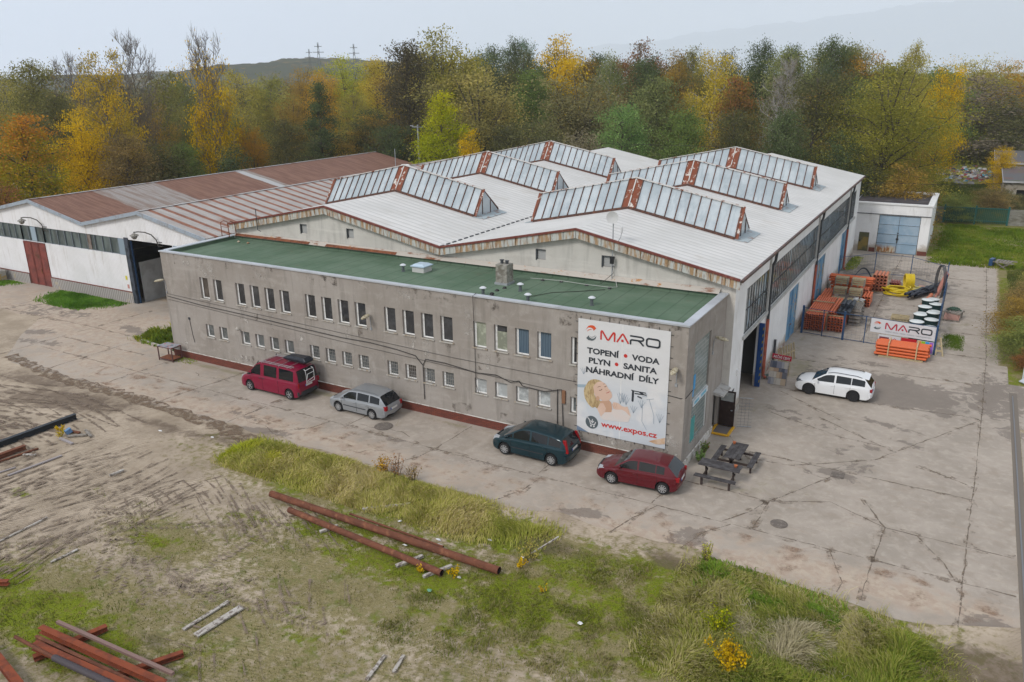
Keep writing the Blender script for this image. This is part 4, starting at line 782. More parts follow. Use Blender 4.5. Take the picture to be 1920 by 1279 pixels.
_b = sgl.mix(sgl.ramp(sgl.noise(1.0, 3, 0.6, sgl.coord((1,1.4,0.6),loc=(3,1,0))), 0.58, 0.62), _b, (0.34,0.42,0.46)); sgl.bsdf(_b, 0.05, 0, 0.9, sgl.noise(0.8, 2, .5, _c), 0.06, 0.03); sgl = sgl.m
sw = MB()
for k in range(int((51.6-8.9)/0.61)+1):
    y = 8.9+k*0.61
    if y < 51.6: sw.box(XW-.045, XW-.02, y-.02, y+.02, 4.5, 7.15)
for z in (4.5, 5.85, 7.1): sw.box(XW-.05, XW-.015, 8.9, 51.6, z, z+.05)
f = sw.build('strip_window', mat('glazing bar dark', (0.035,0.038,0.04), rough=.5), hall)
MB().box(XW-.09, XW-.05, 8.92, 51.58, 4.51, 7.14).build('glass', sgl, f)
mb = MB()
for y in (14.5, 30.9, 47.4): mb.box(XW+.0, XW+.10, y-.35, y-.15, 4.2, 8.1)
mb.box(XW, XW+.12, 8.6, 52, 4.3, 4.48); mb.build('concrete_beam', mat('beam grey', (0.42,0.42,0.40), [((.3,.28,.25),1.5,.5,.65,.7)], .8), hall)
mb = MB(); mb.box(XR, XR+.13, Y0-.3, Y1, HE-.14, HE-.01); mb.build('gutter', mat('gutter dark', (0.08,0.055,0.05), [((.16,.07,.05),2,.5,.6,.7)], .6), hall)
for y in (14.5, 30.9, 47.4):
    d = MB().tube([(XR+.05,y,HE-.1),(XR+.0,y,7.6),(XW+.12,y,7.3),(XW+.12,y,3.95)], .085, 8).build('downpipe', mat('downpipe dark', (0.045,0.05,0.055), rough=.5), hall, smooth=50)
    MB().tube([(XW+.12,y,3.95),(XW+.12,y,1.0),(XW+.12,y,.25),(XW+.3,y,.08)], .10, 8).build('lower_pipe', mat('downpipe red', (0.36,0.09,0.05), [((.22,.06,.04),3,.5,.6,.8)], .5), d, smooth=50)
mb = MB(); segs = [(Y0,9.0),(13.0,21.5),(24.9,32.0),(36.0,44.7),(48.6,Y1)]
for a, b in segs: MB().box(XW, XW+.05, a, b, 0, 0.42).build('plinth', mat('dirty plinth', (0.30,0.27,0.23), [((.45,.42,.38),1.5,.5,.6,.8), ((.22,.08,.05),1.1,.55,.65,.7)], .9), hall)
blue = NT('peeling blue paint'); _c = blue.coord(); _b = blue.mix(blue.ramp(blue.noise(0.8, 5, .6, _c), .4, .6), (0.09,0.22,0.36), (0.14,0.29,0.42)); _b = blue.mix(blue.ramp(blue.noise(1.6, 7, .7, blue.coord((1,1,.6))), .52, .62), _b, (0.36,0.30,0.22)); _b = blue.mix(blue.ramp(blue.noise(4, 6, .7, _c), .64, .69), _b, (0.25,0.10,0.04)); blue.bsdf(_b, .7); blue = blue.m
dblue = mat('dark blue steel', (0.010,0.055,0.20), [((.01,.03,.1),3,.5,.65,.6)], 0.4)
for a, b, _z, h in doors[1:]:
    d = MB().box(XW-.16, XW-.1, a+.05, (a+b)/2-.01, .06, h-.05).box(XW-.16, XW-.1, (a+b)/2+.01, b-.05, .06, h-.05)
    for y in (a+.05, (a+b)/2-.12, (a+b)/2+.04, b-.13): d.box(XW-.098, XW-.05, y, y+.08, .06, h-.05)
    for z in (.1, 1.3, 2.6, h-.2): d.box(XW-.098, XW-.06, a+.14, (a+b)/2-.13, z, z+.07).box(XW-.098, XW-.06, (a+b)/2+.13, b-.14, z, z+.07)
    dd = d.build('door', blue, hall); MB().box(XW-.049, XW-.0, (a+b)/2-.1, (a+b)/2+.1, 1.15, 1.21).build('handle', rust, dd)
# the first doorway stands open
MB().box(XW-.02, XW+.30, 12.85, 12.95, .05, 4.1).build('door', dblue, hall)
mb = MB()
for k in range(9): z = .3+k*.42; mb.hexa([(XW+.22,12.84,z),(XW+.29,12.84,z+.1),(XW+.29,12.846,z+.1),(XW+.22,12.846,z)],[(XW+.22,12.84,z+.16),(XW+.29,12.84,z+.26),(XW+.29,12.846,z+.26),(XW+.22,12.846,z+.16)])
mb.build('warning_stripe', mat('warning yellow', (0.30,0.25,0.03), rough=.6), hall)
mb = MB(); mb.box(-6,-5.8,8,15,0,5); mb.box(-6,XW-.3,8,8.1,0,5); mb.box(-6,XW-.3,15,15.1,0,5); mb.box(-6,XW-.26,8.1,15,4.3,4.4); mb.build('interior', mat('dim interior wall', (0.10,0.10,0.10), rough=1), hall)
for x, y, h, c, l in ((-0.6, 11.6, 1.9, (0.42,0.30,0.10), 'leaning tan boards just inside the open hall door'), (-0.7, 10.6, 1.3, (0.20,0.06,0.03), 'brown box stack just inside the open hall door')):
    o = MB().hexa([(-.4,-.35,0),(.25,-.35,0),(.25,.35,0),(-.4,.35,0)],[(-.2,-.35,h),(.0,-.35,h),(.0,.35,h),(-.2,.35,h)]).build('stored_goods', mat('goods '+l[:12], c, rough=.8)); o.location = (x, y, 0.01); tag(o, l, 'boards' if 'boards' in l else 'boxes')
MB().box(XW+.0,XW+.08,7.9,8.15,2.4,2.75).build('wall_box', white, hall); MB().box(XW+.0,XW+.012,7.2,7.75,1.1,1.5).box(XW,XW+.012,7.25,7.7,1.6,1.75).build('small_notice', darkgrey, hall)
# skylights
sky_g = NT('wired skylight glass'); _c = sky_g.coord(); _b = sky_g.mix(sky_g.ramp(sky_g.noise(0.55, 5, .6, _c), .38, .64), (0.33,0.38,0.405), (0.45,0.495,0.515)); _b = sky_g.mix(sky_g.math('MULTIPLY', sky_g.ramp(sky_g.noise(1.0, 5, .6, sky_g.coord((3,1,.6))), .5, .7), .5), _b, (0.26,0.31,0.34)); sky_g.bsdf(_b, .22, 0, .5); sky_g = sky_g.m
bar_m = mat('rusty glazing bar', (0.085,0.045,0.035), [((0.17,0.07,0.04), 5, .5, .6, .7)], .7)
rustw = NT('rust with flaking white paint'); _c = rustw.coord(); _b = rustw.mix(rustw.ramp(rustw.noise(3.0, 6, .7, rustw.coord((1,1,.6))), .56, .62), (0.19,0.058,0.03), (0.56,0.52,0.47)); rustw.bsdf(_b, .8); rustw = rustw.m
capm = NT('flaking ridge cap'); _c = capm.coord(); _b = capm.mix(capm.ramp(capm.noise(1.8, 6, .7, capm.coord((1.2,1,1))), .55, .61), (0.55,0.53,0.50), (0.20,0.07,0.035)); capm.bsdf(_b, .7); capm = capm.m
def skylight(xr, yb):
    ya, ye, H = yb+1.25, yb+3.35, 1.80; X1 = 6.92
    P = lambda x, y, h: (xr+x, y, HR-(HR-HE)*abs(x)/BAY+h)
    f = MB(); g = MB()
    for sgn in (-1, 1):
        n = 10; xs_ = [sgn*(0.48+(X1-0.48)*k/n) for k in range(n+1)]
        for a, b in zip(xs_[:-1], xs_[1:]):
            m_ = .02*sgn
            g.face([P(a+m_,yb+.03,.16), P(b-m_,yb+.03,.16), P(b-m_,ya,H-.03), P(a+m_,ya,H-.03)]); g.face([P(a+m_,ye-.03,.16), P(a+m_,ya+.02,H-.03), P(b-m_,ya+.02,H-.03), P(b-m_,ye-.03,.16)])
        for x in xs_: f.beam(P(x,yb,.14), P(x,ya,H+.0), .055, .09); f.beam(P(x,ye,.14), P(x,ya+.02,H), .055, .09)
        f.beam(P(sgn*.0,yb-.02,.07), P(sgn*X1,yb-.02,.07), .12, .16); f.beam(P(0,ye+.02,.07), P(sgn*X1,ye+.02,.07), .12, .16)
        x = sgn*(X1+.02); g.face([P(x,yb+.05,.05), P(x,ye-.05,.05), P(x,ya,H-.03)])
        for t in (.33, .66):
            y = yb+(ye-yb)*t; hh = (y-yb)/(ya-yb) if y < ya else (ye-y)/(ye-ya); f.beam(P(x+sgn*.02,y,.05), P(x+sgn*.02,y,H*hh*.97), .05, .05)
    o = f.build('skylight', bar_m, hall); g.build('glass', sky_g, o, recalc=False)
    r = MB()
    for sgn in (-1, 1):
        r.hexa([P(sgn*.05,yb-.03,.13),P(sgn*.46,yb-.03,.13),P(sgn*.46,ya,H+.02),P(sgn*.05,ya,H+.02)],[P(sgn*.05,yb+.03,.13),P(sgn*.46,yb+.03,.13),P(sgn*.46,ya+.02,H-.04),P(sgn*.05,ya+.02,H-.04)])
        r.hexa([P(sgn*.05,ye+.03,.13),P(sgn*.46,ye+.03,.13),P(sgn*.46,ya,H+.02),P(sgn*.05,ya,H+.02)],[P(sgn*.05,ye-.03,.13),P(sgn*.46,ye-.03,.13),P(sgn*.46,ya,H-.04),P(sgn*.05,ya,H-.04)])
        x = sgn*(X1+.06); r.beam(P(x,yb-.02,.05), P(x,ya,H+.03), .26, .06)
    r.build('rusty_flashing', rustw, o)
    c = MB(); c.box(xr-.045,xr+.045,yb-.01,yb+.02,HR+.1,HR+.14)
    for sgn in (-1, 1): c.beam(P(0,ya,H+.04), P(sgn*(X1+.1),ya,H+.04), .22, .05)
    c.beam(P(0,yb-.035,.15), P(0,ya,H+.02), .07, .04)
    c.build('ridge_cap', capm, o)
    k = MB()
    for sgn in (-1, 1): k.hexa([P(sgn*X1,yb-.15,.02),P(sgn*(X1+.75),yb+.1,.02),P(sgn*(X1+.75),ye,.02),P(sgn*X1,ye+.15,.02)],[P(sgn*X1,yb-.15,.04),P(sgn*(X1+.75),yb+.1,.04),P(sgn*(X1+.75),ye,.04),P(sgn*X1,ye+.15,.04)])
    k.build('apron', mat('apron pale blue', (0.38,0.44,0.46), [((.22,.1,.06),2,.52,.62,.7)], .6), o)
for xr in ridges:
    for yb in (14.0, 26.1, 38.2): skylight(xr, yb)
MB().box(XR-2.3*BAY, XR-2.25*BAY, 10, 10.05, 0, .01).build('seam', darkgrey, hall) if False else None
# antenna mast on the gable
v = empty('antenna_mast', (-6.45, 6.25, 7.3), 0, 'thin mast with round white dish fixed to the gable of the white roofed hall', 'antenna mast')
MB().tube([(0,0,0.1),(0,0,3.9)], .03, 6).tube([(0,0,2.35),(.3,.0,2.35),(.45,0,2.6),(.5,0,2.9)], .018, 5).beam((0,0,1.35),(0,.25,1.35),.05,.05).beam((0,0,.9),(0,.25,.9),.05,.05).build('mast', grey_m, v)
o = MB().lathe([(.02,0),(.2,.02),(.33,.1),(.34,.13),(.3,.12),(.02,.06)], (0,0,0), 16, axis=1).build('dish', mat('dish white', (.6,.6,.6), rough=.5), v, smooth=40); o.location = (0,-.1,3.7); o.rotation_euler = (R(185),0,R(12))
MB().lathe([(.06,2.85),(.07,2.9),(.07,3.15),(.05,3.2)], (.5,0,0), 8).build('small_antenna', mat('dish white', (.6,.6,.6)), v)
MB().box(-.1,.1,-.12,.0,1.1,1.5).build('cable_coil', blackm, v)
o = cable('mast_cable', [(-6.4,6.15,8.3),(-6.3,6.1,7.9),(-6.6,5.95,7.6),(-6.9,5.8,7.3)], .015, None); tag(o, 'black cable hanging from the antenna mast down to the green roof', 'cable')
o = MB().tube([(-33.6,6.0,9.6),(-33.6,6.0,8.1),(-33.3,6.0,8.0)], .03, 6).build('vent_stack', darkgrey); tag(o, 'thin black bent stack pipe against the pale gable wall', 'stack pipe')
v = empty('roof_ladder', (-36.9, 5.6, 7.42), 0, 'rusty hooped ladder at the far rear corner of the office roof', 'ladder')
for x in (0, .75): MB().tube([(x,0,0),(x,0,1.0),(x+.08,.2,1.12),(x+.18,.45,1.0),(x+.2,.5,0)], .03, 6).build('rail', rust, v)
MB().beam((0,0,.35),(.75,0,.35),.03,.03).beam((0,0,.7),(.75,0,.7),.03,.03).build('rung', rust, v)

# ---------------------------------------------------------------- corrugated metal hall (two gables)
LX0, LR1, LV, LR2, LX1 = -71.6, -64.0, -56.5, -48.7, -41.0
LZE, LZR, LY0, LY1 = 6.6, 8.12, 7.5, 57.0
mh = empty('metal_hall', (0,0,0), 0, 'low white corrugated hall with two rusty striped gable roofs', 'storage hall')
def rusty_roof(name, stripes):
    s = NT(name); co = s.coord(); sp = s.n('ShaderNodeSeparateXYZ'); s.l(co, sp.inputs[0]); y = sp.outputs[1]
    grey = s.mix(s.ramp(s.noise(1.0, 6, .65, s.coord((.25,3.0,1))), .4, .6), (0.33,0.31,0.29), (0.24,0.185,0.155)); red = s.mix(s.ramp(s.noise(1.0, 6, .65, s.coord((.3,3.2,1),loc=(4,1,0))), .38, .62), (0.155,0.072,0.048), (0.235,0.125,0.085))
    n = s.math('MULTIPLY', s.math('SUBTRACT', s.noise(.5, 5, .6, co), .5), .5); yy = s.math('ADD', y, n)
    c = red if stripes[0][2] else grey
    for a, b, isred in stripes[1:]:
        f = s.math('MULTIPLY', s.ramp(yy, a-.05, a+.05), s.ramp(yy, b+.05, b-.05)); c = s.mix(f, c, red if isred == 1 else (grey if isred == 0 else (0.45,0.46,0.46)))
    wv = s.n('ShaderNodeTexWave', bands_direction='Y'); wv.inputs['Scale'].default_value = 1.3; s.l(co, wv.inputs['Vector'])
    c = s.mix(s.math('MULTIPLY', s.ramp(wv.outputs['Fac'], .35, .0), .45), c, (0.10,0.045,0.03)); s.bsdf(c, .7, 0, .3, wv.outputs['Fac'], .5, .04); return s.m
roofA = rusty_roof('rusty roof with grey bands', [(0,0,1), (13.6,20.5,0), (31.3,32.3,2), (32.3,33.0,0)])
s = NT('grey sheet roof with rust stripes'); _c = s.coord(); _wv = s.n('ShaderNodeTexWave', bands_direction='Y'); _wv.inputs['Scale'].default_value = 0.245; _wv.inputs['Distortion'].default_value = 0.6; _wv.inputs['Detail'].default_value = 3; _wv.inputs['Detail Scale'].default_value = 3; s.l(s.coord((0.3,1,1)), _wv.inputs['Vector'])
_w2 = s.n('ShaderNodeTexWave', bands_direction='Y'); _w2.inputs['Scale'].default_value = 0.98; s.l(_c, _w2.inputs['Vector'])
_b = s.mix(s.ramp(s.noise(1, 6, .6, s.coord((.4,2,1))), .4, .6), (0.34,0.31,0.29), (0.40,0.37,0.345)); _b = s.mix(s.ramp(_wv.outputs['Fac'], .62, .9), _b, s.mix(s.ramp(s.noise(2, 5, .6, _c), .4, .6), (0.27,0.115,0.065), (0.19,0.075,0.045)))
_b = s.mix(s.math('MULTIPLY', s.ramp(s.noise(.5, 5, .6, s.coord((.5,.5,1))), .54, .68), .6), _b, (0.24,0.12,0.08)); s.bsdf(_b, .65, 0, .3, _w2.outputs['Fac'], .5, .04); roofB = s.m
mb = MB(); A = [(LX0-.3,LZE-.03),(LR1,LZR),(LV,LZE)]; B = [(LV,LZE),(LR2,LZR),(LX1+.2,LZE-.03)]
for prof_, mm, mt in ((A, 0, roofA), (B, 1, roofB)):
    mb = MB()
    for (xa,za),(xb,zb) in zip(prof_[:-1], prof_[1:]): mb.hexa([(xa,LY0-.25,za-.08),(xb,LY0-.25,zb-.08),(xb,LY1,zb-.08),(xa,LY1,za-.08)],[(xa,LY0-.25,za),(xb,LY0-.25,zb),(xb,LY1,zb),(xa,LY1,za)])
    ro = mb.build('roof', mt, mh)
    c = MB()
    for r_, z_ in ((prof_[1]),): c.beam((r_,LY0-.28,z_+.03),(r_,LY1,z_+.03),.30,.04)
    c.build('ridge_cap', mat('ridge cap pale', (0.42,0.41,0.40), [((.24,.12,.08),.6,.52,.62,.8)], .6), ro)
mb = MB(); bf = mat('blue grey verge', (0.30,0.35,0.40), [((.22,.2,.19),2,.5,.65,.6)], .5)
for pr in (A, B):
    for (xa,za),(xb,zb) in zip(pr[:-1], pr[1:]): mb.beam((xa,LY0-.28,za-.1),(xb,LY0-.28,zb-.1),.08,.30)
mb.build('verge', bf, mh)
corr = NT('white corrugated cladding'); _c = corr.coord(); _wv = corr.n('ShaderNodeTexWave', bands_direction='X'); _wv.inputs['Scale'].default_value = 1.7; corr.l(_c, _wv.inputs['Vector'])
_b = corr.mix(corr.ramp(corr.noise(.4, 5, .6, _c), .38, .65), (0.80,0.80,0.81), (0.72,0.72,0.72)); _b = corr.mix(corr.math('MULTIPLY', corr.ramp(_wv.outputs['Fac'], .25, .0), .35), _b, (0.36,0.36,0.37)); _b = corr.mix(corr.math('MULTIPLY', corr.ramp(corr.noise(1, 6, .6, corr.coord((3,3,.3))), .55, .7), .4), _b, (.42,.38,.33)); corr.bsdf(_b, .5, 0, .35, _wv.outputs['Fac'], .6, .04); corr = corr.m
mb = MB(); yv = LY0; holes = [(-66.5,-63.0,0,4.15), (-50.9,-45.2,0,5.6)]
holed_wall(mb, LX0, LX1, 1.0, 6.35, [(a,b,max(c,1.0),d) for a,b,c,d in holes]+[(-63.0,-51.1,4.2,5.62),(LX0+.05,-66.5,4.2,5.62),(-66.5,-63.0,4.2,5.62)], .15, lambda u,z,d: (u,yv+d,z))
for pr in (A, B): mb.face([(max(pr[0][0],LX0),yv,6.35),(min(pr[2][0],LX1),yv,6.35),(pr[1][0],yv,LZR-.08)])
mb.face([(LX1,yv,0),(LX1,LY1,0),(LX1,LY1,6.55),(LX1,yv,6.55)]); mb.face([(LX0,yv,0),(LX0,yv,6.55),(LX0,LY1,6.55),(LX0,LY1,0)]); mb.face([(LX0,LY1-.1,0),(LX0,LY1-.1,6.5),(LR1,LY1-.1,8),(LV,LY1-.1,6.5),(LR2,LY1-.1,8),(LX1,LY1-.1,6.5),(LX1,LY1-.1,0)])
mb.build('wall', corr, mh, recalc=False)
ribc = NT('ribbed concrete plinth'); _c = ribc.coord(); _wv = ribc.n('ShaderNodeTexWave', bands_direction='X'); _wv.inputs['Scale'].default_value = 1.2; _wv.inputs['Distortion'].default_value = 1; ribc.l(_c, _wv.inputs['Vector'])
_b = ribc.mix(ribc.ramp(_wv.outputs['Fac'], .0, .35), (0.17,0.15,0.135), (0.36,0.34,0.32)); _b = ribc.mix(ribc.ramp(ribc.noise(.6, 5, .6, _c), .6, .68), _b, (.42,.36,.25)); ribc.bsdf(_b, .9, 0, .2, _wv.outputs['Fac'], .5, .04); ribc = ribc.m
mb = MB()
for a, b in ((LX0,-66.5),(-63.0,-51.2),(-45.2,LX1)): MB().box(a, b, yv-.10, yv+.1, 0, .92).build('plinth', ribc, mh)
mb = MB()
for a, b in ((LX0,-66.55),(-62.95,-51.25),(-45.15,LX1)): mb.box(a, b, yv-.08, yv-.01, .922, 1.0)
mb.build('plinth_trim', trim_r, mh)
lg = NT('dirty green grey glazing'); _c = lg.coord(); _b = lg.mix(lg.ramp(lg.noise(.6, 5, .6, lg.coord((1.5,1,.6))), .4, .62), (0.055,0.075,0.075), (0.12,0.155,0.15)); lg.bsdf(_b, .2, 0, .6); lg = lg.m
f = MB()
for a, b in ((LX0+.05,-66.5),(-66.5,-63.0),(-63.0,-51.1)):
    n = max(1, round((b-a)/1.12))
    for k in range(n+1): x = a+(b-a)*k/n; f.box(x-.035, x+.035, yv+.0, yv+.06, 4.22, 5.6)
for z in (4.2, 5.57): f.box(LX0+.05, -51.1, yv+.061, yv+.09, z, z+.05)
fo = f.build('strip_window', mat('grey blue bars', (0.14,0.17,0.19), rough=.6), mh); MB().box(LX0+.06,-51.1,yv+.1,yv+.13,4.21,5.61).build('glass', lg, fo)
MB().box(-65.0,-64.2,yv+.03,yv+.095,4.26,5.56).build('replaced_pane', mat('pale blue pane', (.28,.36,.42), rough=.4), fo); MB().box(-56.5,-56.0,yv+.03,yv+.095,4.26,5.56).build('replaced_pane', mat('rust streaked pane', (.2,.17,.15), [((.14,.1,.08),3,.5,.6)], rough=.4), fo)
MB().box(-52.1,-51.15,yv-.02,yv+.05,4.2,5.6).box(-45.1,-44.3,yv-.02,yv+.05,4.2,5.6).build('infill_panel', mat('infill blue grey', (.22,.28,.33), rough=.5), mh)
redd = NT('rusty red gate'); _c = redd.coord(); _b = redd.mix(redd.ramp(redd.noise(1.2, 6, .7, _c), .42, .62), (0.22,0.058,0.045), (0.14,0.042,0.034)); _b = redd.mix(redd.ramp(redd.noise(1.0, 6, .7, redd.coord((1,1,.8),loc=(2,0,0))), .58, .66), _b, (.10,.045,.02)); redd.bsdf(_b, .7); redd = redd.m
d = MB()
for k in range(3):
    a = -66.45+k*1.15; d.box(a, a+1.11, yv-.02, yv+.05, .02, 4.1)
    for x in (a, a+1.03): d.box(x, x+.08, yv-.06, yv-.022, .02, 4.1)
    for z in (.05, 1.4, 2.8, 4.0): d.box(a+.09, a+1.02, yv-.055, yv-.022, z, z+.07)
dd = d.build('door', redd, mh); MB().box(-64.3,-64.15,yv-.12,yv-.061,1.2,1.7).build('handle', rust, dd)
MB().box(-51.25,-50.75,yv-.08,yv+.12,0,5.75).build('door_post', mat('post dark blue', (.05,.06,.08), [((.02,.025,.03),1.5,.45,.6)], .5), mh)
MB().box(-50.74,-50.62,yv+.13,yv+.25,0.02,5.5).build('door', mat('open gate blue', (.02,.05,.11), rough=.5), mh)
mb = MB(); mb.box(-50.85,-50.75,yv+.7,40,0,3.5); mb.box(-50.4,-50.35,yv+.1,44,4.0,6.3) if False else None
mb.face([(LV+.3,36,0),(LX1-.1,36,0),(LX1-.1,36,3.6),(LV+.3,36,3.6)]); mb.build('partition', mat('partition grey', (0.42,0.43,0.43), [((.3,.3,.29),.8,.45,.6,.7)], .9), mh)
MB().box(-51.0,-50.9,yv-.015,yv-.005,2.0,2.4).build('yellow_sticker', mat('sticker yellow', (.6,.55,.03)), mh) if False else None
MB().box(-51.95,-51.7,yv-.02,yv-.01,2.0,2.35).build('yellow_notice', mat('notice yellow', (.6,.55,.05)), mh); MB().box(-51.85,-51.6,yv-.02,yv-.01,1.25,1.6).build('prohibition_notice', mat('notice red white', (.5,.25,.22)), mh)
def goose_lamp(x, label):
    v = empty('gooseneck_lamp', (x, LY0-.02, 0), 0, label, 'gooseneck lamp')
    P = [(1.5,-.05,5.3),(1.5,-.08,5.9)]+[(1.5-1.35*(1-math.cos(R(a)))/1.0*.5*1.9, -.1-a/90*.9, 5.9+.75*math.sin(R(a))) for a in (20,40,60,80)]
    P = [(1.5,-.05,5.35),(1.45,-.15,5.95),(1.25,-.4,6.4),(.9,-.7,6.62),(.4,-.95,6.66),(0,-1.05,6.6)]
    MB().tube(P, .05, 6).beam((1.47,-.1,5.75),(1.9,0,5.75),.05,.05).beam((1.48,-.05,5.42),(1.95,0,5.42),.05,.05).build('arm', mat('lamp arm dark', (.06,.055,.05), rough=.6), v)
    MB().lathe([(.05,6.55),(.1,6.5),(.34,6.38),(.36,6.32),(.3,6.3)], (0,-1.05,0), 12).lathe([(.22,6.30),(.24,6.2),(.12,6.05),(.04,6.02)], (0,-1.05,0), 12).build('lamp_shade', mat('lamp shade grey', (.28,.27,.24), [((.12,.1,.08),8,.5,.6)], .6), v, smooth=40)
goose_lamp(-64.1, 'gooseneck lamp above the rusty red door of the metal hall'); goose_lamp(-48.3, 'gooseneck lamp above the open doorway of the metal hall')
v = empty('roof_cowl', (-46.0, 40, 7.6), 0, 'white cone shaped ventilator on the rusty roof by the first skylight', 'roof ventilator')
MB().lathe([(.55,0),(.5,.5),(.5,.52)], n=12).build('base', grey_m, v, smooth=40); MB().lathe([(.75,.5),(.5,1.15),(.45,1.2),(.3,1.22)], n=14).build('cowl', white, v, smooth=40)
o = MB().tube([(-46.6,39,7.6),(-46.6,39,10.6)], .035, 5).build('roof_rod', grey_m); tag(o, 'thin rod standing on the rusty roof beside the white cone ventilator', 'rod')

# ---------------------------------------------------------------- garage annex
ga = empty('garage_annex', (0,0,0), 0, 'low white flat roofed garage with pale blue double gate at the end of the yard', 'garage')
mb = MB(); holed_wall(mb, -0.4, 7.1, 0, 5.05, [(2.25,6.2,0,3.95),(.5,1.5,0,2.02)], .2, lambda u,z,d: (u,57.5+d,z)); mb.face([(7.1,57.5,0),(7.1,67.6,0),(7.1,67.6,5.05),(7.1,57.5,5.05)]); mb.face([(-.6,67.6,0),(-.6,67.6,5.05),(7.1,67.6,5.05),(7.1,67.6,0)]); mb.face([(-.4,57.5,0),(-.4,67.6,0),(-.4,67.6,5.05),(-.4,57.5,5.05)])
mb.build('wall', wwall, ga, recalc=False)
MB().box(-.4,6.6,57.9,67.2,4.8,4.92).build('roof', mat('dark felt', (.055,.05,.055), [((.11,.10,.10),.6,.5,.65,.8),((.09,.05,.04),2,.55,.65,.6)], .85), ga)
MB().box(-.45,7.2,57.4,57.9,5.052,5.2).box(6.62,7.2,57.905,67.7,5.052,5.195).box(-.6,6.615,67.2,67.7,5.052,5.19).build('coping', white, ga); MB().box(-.3,6.62,57.901,57.95,4.93,5.05).box(-.3,6.62,67.1,67.19,4.93,5.05).build('parapet_face', sill_m, ga)
MB().box(-.4,7.12,57.42,57.5,4.0,4.06).build('ledge', darkgrey, ga)
MB().box(1.62,2.2,57.46,57.5,0,.45).box(6.25,7.13,57.46,57.5,0,.45).build('brick_plinth', brick_t, ga)
gb2 = NT('pale blue gate with rust'); _c = gb2.coord(); _b = gb2.mix(gb2.ramp(gb2.noise(.8, 5, .6, _c), .4, .6), (0.24,0.34,0.43), (0.31,0.40,0.48)); _sp = gb2.n('ShaderNodeSeparateXYZ'); gb2.l(_c, _sp.inputs[0])
_f = gb2.math('MULTIPLY', gb2.ramp(gb2.math('ADD', _sp.outputs[2], gb2.math('MULTIPLY', gb2.noise(1.3, 6, .7, _c), 1.2)), 1.55, 1.05), gb2.ramp(_sp.outputs[0], 4.4, 3.9)); _b = gb2.mix(_f, _b, gb2.mix(gb2.ramp(gb2.noise(3, 5, .6, gb2.coord((2,1,.5))), .45, .55), (.5,.44,.33), (.30,.13,.04))); gb2.bsdf(_b, .6); gb2 = gb2.m
d = MB()
for a, b in ((2.3, 4.2), (4.24, 6.15)):
    for z0, z1 in ((.05,.98),(1.02,1.95),(1.99,2.95),(2.99,3.9)): d.box(a, b, 57.58, 57.64, z0, z1); d.box(a, b, 57.54, 57.578, z0, z0+.06)
dd = d.build('gate', gb2, ga); MB().box(4.1,4.35,57.5,57.575,1.45,1.6).build('handle', blackm, dd); MB().box(4.15,4.3,57.572,57.577,1.0,2.2).build('soot_mark', darkgrey, dd)
d2 = MB().box(.53,1.47,57.56,57.62,.03,2.0).build('door', mat('olive green door', (.10,.10,.045), [((.26,.18,.04),.9,.48,.6,.9)], .6), ga); MB().box(.6,.68,57.5,57.56,1.0,1.25).build('handle', blackm, d2)
# ---------------------------------------------------------------- vehicles
tyre_m = mat('tyre rubber', (0.015,0.015,0.016), rough=.75); alloy = mat('alloy wheel', (.42,.43,.44), rough=.35, metal=.6); under = mat('car underside', (.012,.012,.012), rough=.9)
cglass = NT('car glass'); cglass.bsdf((0.008,0.010,0.012), .03, 0, .5); cglass = cglass.m
plast = mat('dark bumper plastic', (.035,.038,.042), rough=.6); lampw = mat('headlamp glass', (.36,.38,.40), rough=.12); lampr = mat('tail lamp red', (.26,.006,.010), rough=.2); chrome = mat('chrome', (.6,.6,.62), rough=.2, metal=1)
platew = mat('number plate', (.6,.6,.58), rough=.4); seam_m = mat('panel gap', (.01,.01,.01), rough=.8)
def paint(name, c, metal=.25): return mat(name, c, rough=.4, metal=metal*.5, spec=.2, coat=.6)
def smooth(P, x):
    xs_ = [p[0] for p in P]; return float(np.interp(x, xs_, [p[1] for p in P]))
